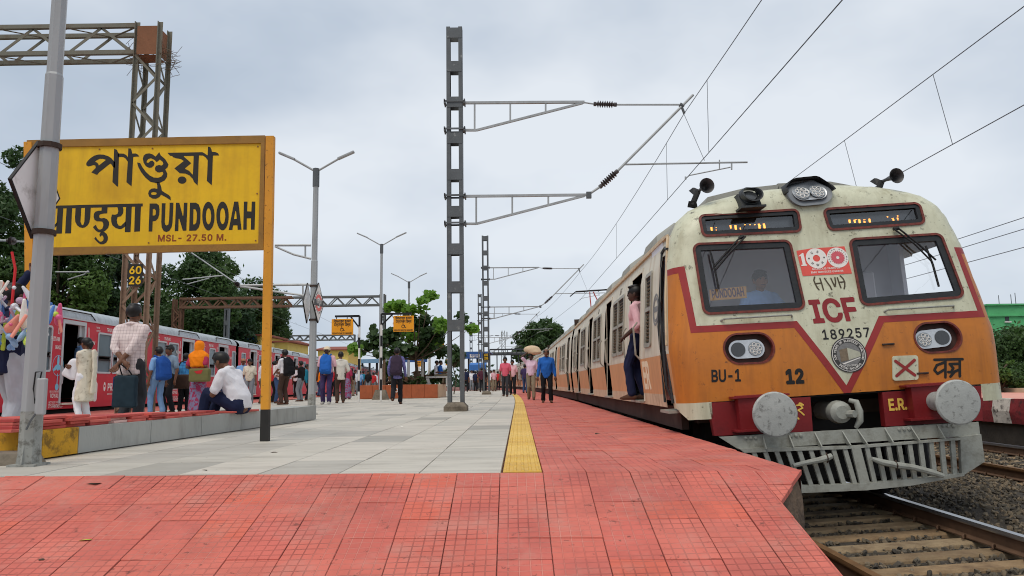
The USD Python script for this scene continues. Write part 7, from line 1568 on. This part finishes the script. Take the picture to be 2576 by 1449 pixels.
# ---------------------------------------------------------------- buildings
def house(label, px0, px1, y, ptop_, pwall, depth, wall, roof_m, group=None, name='building', z0=-1.3, windows=(), over=.35):
    a, b = at_y(px0, pwall, y), at_y(px1, pwall, y); T_ = at_y((px0 + px1) / 2, ptop_, y)[2]; W = b[0] - a[0]; H = a[2]
    t = thing(name, label, 'building', group, loc=(a[0], y, 0)); obj('wall', box(0, W, 0, depth, z0, H), wall, t)
    obj('roof', hull([(-over, -over, H + .002), (W + over, -over, H + .002), (W + over, depth + over, H + .002), (-over, depth + over, H + .002), (-over, -over, H + .1), (W + over, -over, H + .1), (0, depth * .5, T_), (W, depth * .5, T_), (W + over, depth + over, H + .1), (-over, depth + over, H + .1)]), roof_m, t)
    for (u0, u1, v0, v1) in windows: w = obj('window', box(W * u0, W * u1, -.03, -.002, H * v0, H * v1), 'dark_steel', t); obj('sill', box(W * u0 - .08, W * u1 + .08, -.12, -.031, H * v0 - .08, H * v0), 'white_paint', w)
    return t
hb = house('low house with a rusty red roof and a blue sheet, above the second red coach', 592, 656, 52, 838, 846, 5, 'yellow_wall', 'red_roof'); w0 = at_y(645, 850, 52)[0] - at_y(592, 850, 52)[0]
obj('blue_sheet', box(.1, w0, -.05, -.01, at_y(600, 862, 52)[2], at_y(600, 850, 52)[2]), 'blue_sheet', hb)
house('yellow house with a sloping red roof right of the orange sign post', 690, 724, 50, 852, 862, 5, 'yellow_wall', 'red_roof')
house('yellow station building with a dark brown roof behind the man with the pale cap', 800, 876, 72, 868, 882, 6, 'yellow_wall', 'red_roof', windows=((.1, .3, .35, .75), (.62, .72, .3, .8)))
GB = house('bright green building with a flat roof behind the trees at the right edge', 2484, 2800, 47, 767.5, 769, 9, 'green_wall', 'green_wall', windows=((.13, .16, .80, .87),), over=.12)
g0 = at_y(2484, 772, 47); 
for px, h_ in ((2514, 28), (2545, 30), (2556, 34)):
    a = at_y(px, 770, 47.5) - [g0[0], 47, 0]; obj('roof_pipe', tube([a, a + [0, 0, h_ / FPX * 47]], .02, 5), 'dark_steel', GB)
obj('ledge', box(0, 8, -.1, -.002, g0[2] - .62, g0[2] - .54), 'green_wall', GB)
def shelter(label, px0, px1, y, ptop_, pbot, fascia, depth, cols, name='platform_shelter', sgn_=None):
    a, b = at_y(px0, pbot, y), at_y(px1, ptop_, y); W = b[0] - a[0]; t = thing(name, label, 'shelter', 'platform shelters', loc=(a[0], y, 0))
    obj('fascia', box(0, W, -.08, 0, a[2], b[2]), fascia, t); obj('roof', hull([(0, .01, b[2] - .1), (W, .01, b[2] - .1), (0, depth, b[2] + .2), (W, depth, b[2] + .2), (0, .01, b[2] - .02), (W, .01, b[2] - .02), (0, depth, b[2] + .28), (W, depth, b[2] + .28)]), fascia, t)
    for k in range(cols): obj('column', box(W * (k + .5) / cols - .1, W * (k + .5) / cols + .1, .5, .7, 0, b[2] - .11), 'dark_steel', t)
    if sgn_:
        A_, B_ = at_y(sgn_[0], sgn_[2], y - .1), at_y(sgn_[1], sgn_[3], y - .1); s = obj('name_board', box(A_[0] - a[0], B_[0] - a[0], -.14, -.10, B_[2], A_[2]), 'white_paint', t); w_ = B_[0] - A_[0]
        obj('letters', plate(centred(text2d('पाण्डुया', .4, font='NotoSansDevanagari-Regular.woff2', bold=2), A_[0] - a[0] + w_ / 2, (A_[2] + B_[2]) / 2, w_ * .8), (0, -.145, 0), (1, 0, 0), (0, 0, 1), .004), 'blue_fascia', s)
    return t
shelter('dark blue platform shelter with a white name board, right of the nearest mast', 1146, 1232, 85, 884, 903, 'blue_fascia', 14, 4, sgn_=(1182, 1207, 891, 899))
shelter('pale blue platform shelter behind the first striped post', 881, 955, 80, 903, 914, 'blue_pale', 8, 4)
shelter('blue shelter wall behind the big leaved tree', 975, 1075, 82, 895, 912, 'blue_fascia', 8, 5)
shelter('small bright blue canopy below the dark blue shelter', 1180, 1222, 80, 917, 932, 'blue_sheet', 3, 2)
fa, fb = at_y(1232, 893, 118), at_y(1322, 880, 118); t = thing('footbridge', 'dark girder footbridge above the far end of the platform', 'footbridge', loc=(fa[0], 118, 0)); W = fb[0] - fa[0]; zl_, zh_ = fa[2], fb[2]
for z in (zl_, zh_): obj('girder', box(0, W, 0, .2, z, z + .22), 'dark_steel', t)
for k in range(9): obj('post', box(W * k / 8 - .06, W * k / 8 + .06, .02, .18, zl_ + .22, zh_), 'dark_steel', t); 
obj('deck', box(0, W, .21, 2.4, zl_, zl_ + .2), 'dark_steel', t); obj('panel', box(0, W, .08, .12, zl_ + .22, zh_ - .3), 'grey_lattice', t)
for k in range(6): obj('leg', box(W * k / 5 - .09, W * k / 5 + .09, .3, .5, 0, zl_), 'dark_steel', t)
ta = at_y(1267, 900, 210); tt = at_y(1267, 832, 210); t = thing('radio_tower', 'thin grey radio tower on the horizon above the footbridge', 'tower', loc=(ta[0], 210, 0))
for sx, sy_ in ((-1, -1), (1, -1), (1, 1), (-1, 1)): obj('leg', tube([(sx * .9, sy_ * .9, -1), (sx * .35, sy_ * .35, tt[2])], .11, 5), 'galv', t)
for k in range(9): z = k * tt[2] / 9; w_ = .9 - .55 * k / 9; obj('brace', cat([beam((-w_, -w_, z), (w_, -w_, z + tt[2] / 9), .09), beam((w_, -w_, z), (-w_, -w_, z + tt[2] / 9), .09)]), 'galv', t)
for k in range(6): a = k * 1.05; obj('antenna', bevel_box(1.0 * math.cos(a) - .15, 1.0 * math.cos(a) + .15, math.sin(a) - .1, math.sin(a) + .1, tt[2] - 2.2 - (k % 2) * 1.6, tt[2] - .3 - (k % 2) * 1.6, .04), 'galv', t)
# leaf litter and scraps on the paving
for k, (px, py, c) in enumerate(((218, 1360, 'goods_4'), (105, 1411, 'bark'), (520, 1185, 'bark'), (232, 1217, 'bark'), (1500, 1092, 'bark'), (690, 1139, 'bark'), (1010, 1075, 'goods_5'))):
    z = 0 if py < 1187 else None; p = at_z(px, py) if z == 0 else None
    if p is None:
        d = ray(px, py); s_ = (zramp(0, 0) - EYE[2]) / (d[2] - RAMP * d[1] - .0 * d[0]); 
        A_ = d[2] - RAMP * d[1] - RAMP * .055 * d[0]; s_ = (-RAMP * 5.03 - EYE[2]) / A_; p = EYE + d * s_
    o = obj('litter', moved(hull(np.random.default_rng(k).normal(0, 1, (8, 3)) * [.02, .015, .004]), trimesh.transformations.translation_matrix(p + [0, 0, .006])), c); tag(o, ['scrap of yellow and white wrapper on the red ramp at the left', 'dark dry scrap on the red ramp at the lower left', 'small dry scrap on the grey paving near the sign post', 'small dry scrap on the grey paving near the yellow kerb', 'small dry scrap beside the yellow strip', 'dry leaf on the grey paving right of the black post foot', 'pale scrap on the grey paving left of the nearest mast'][k], 'litter')
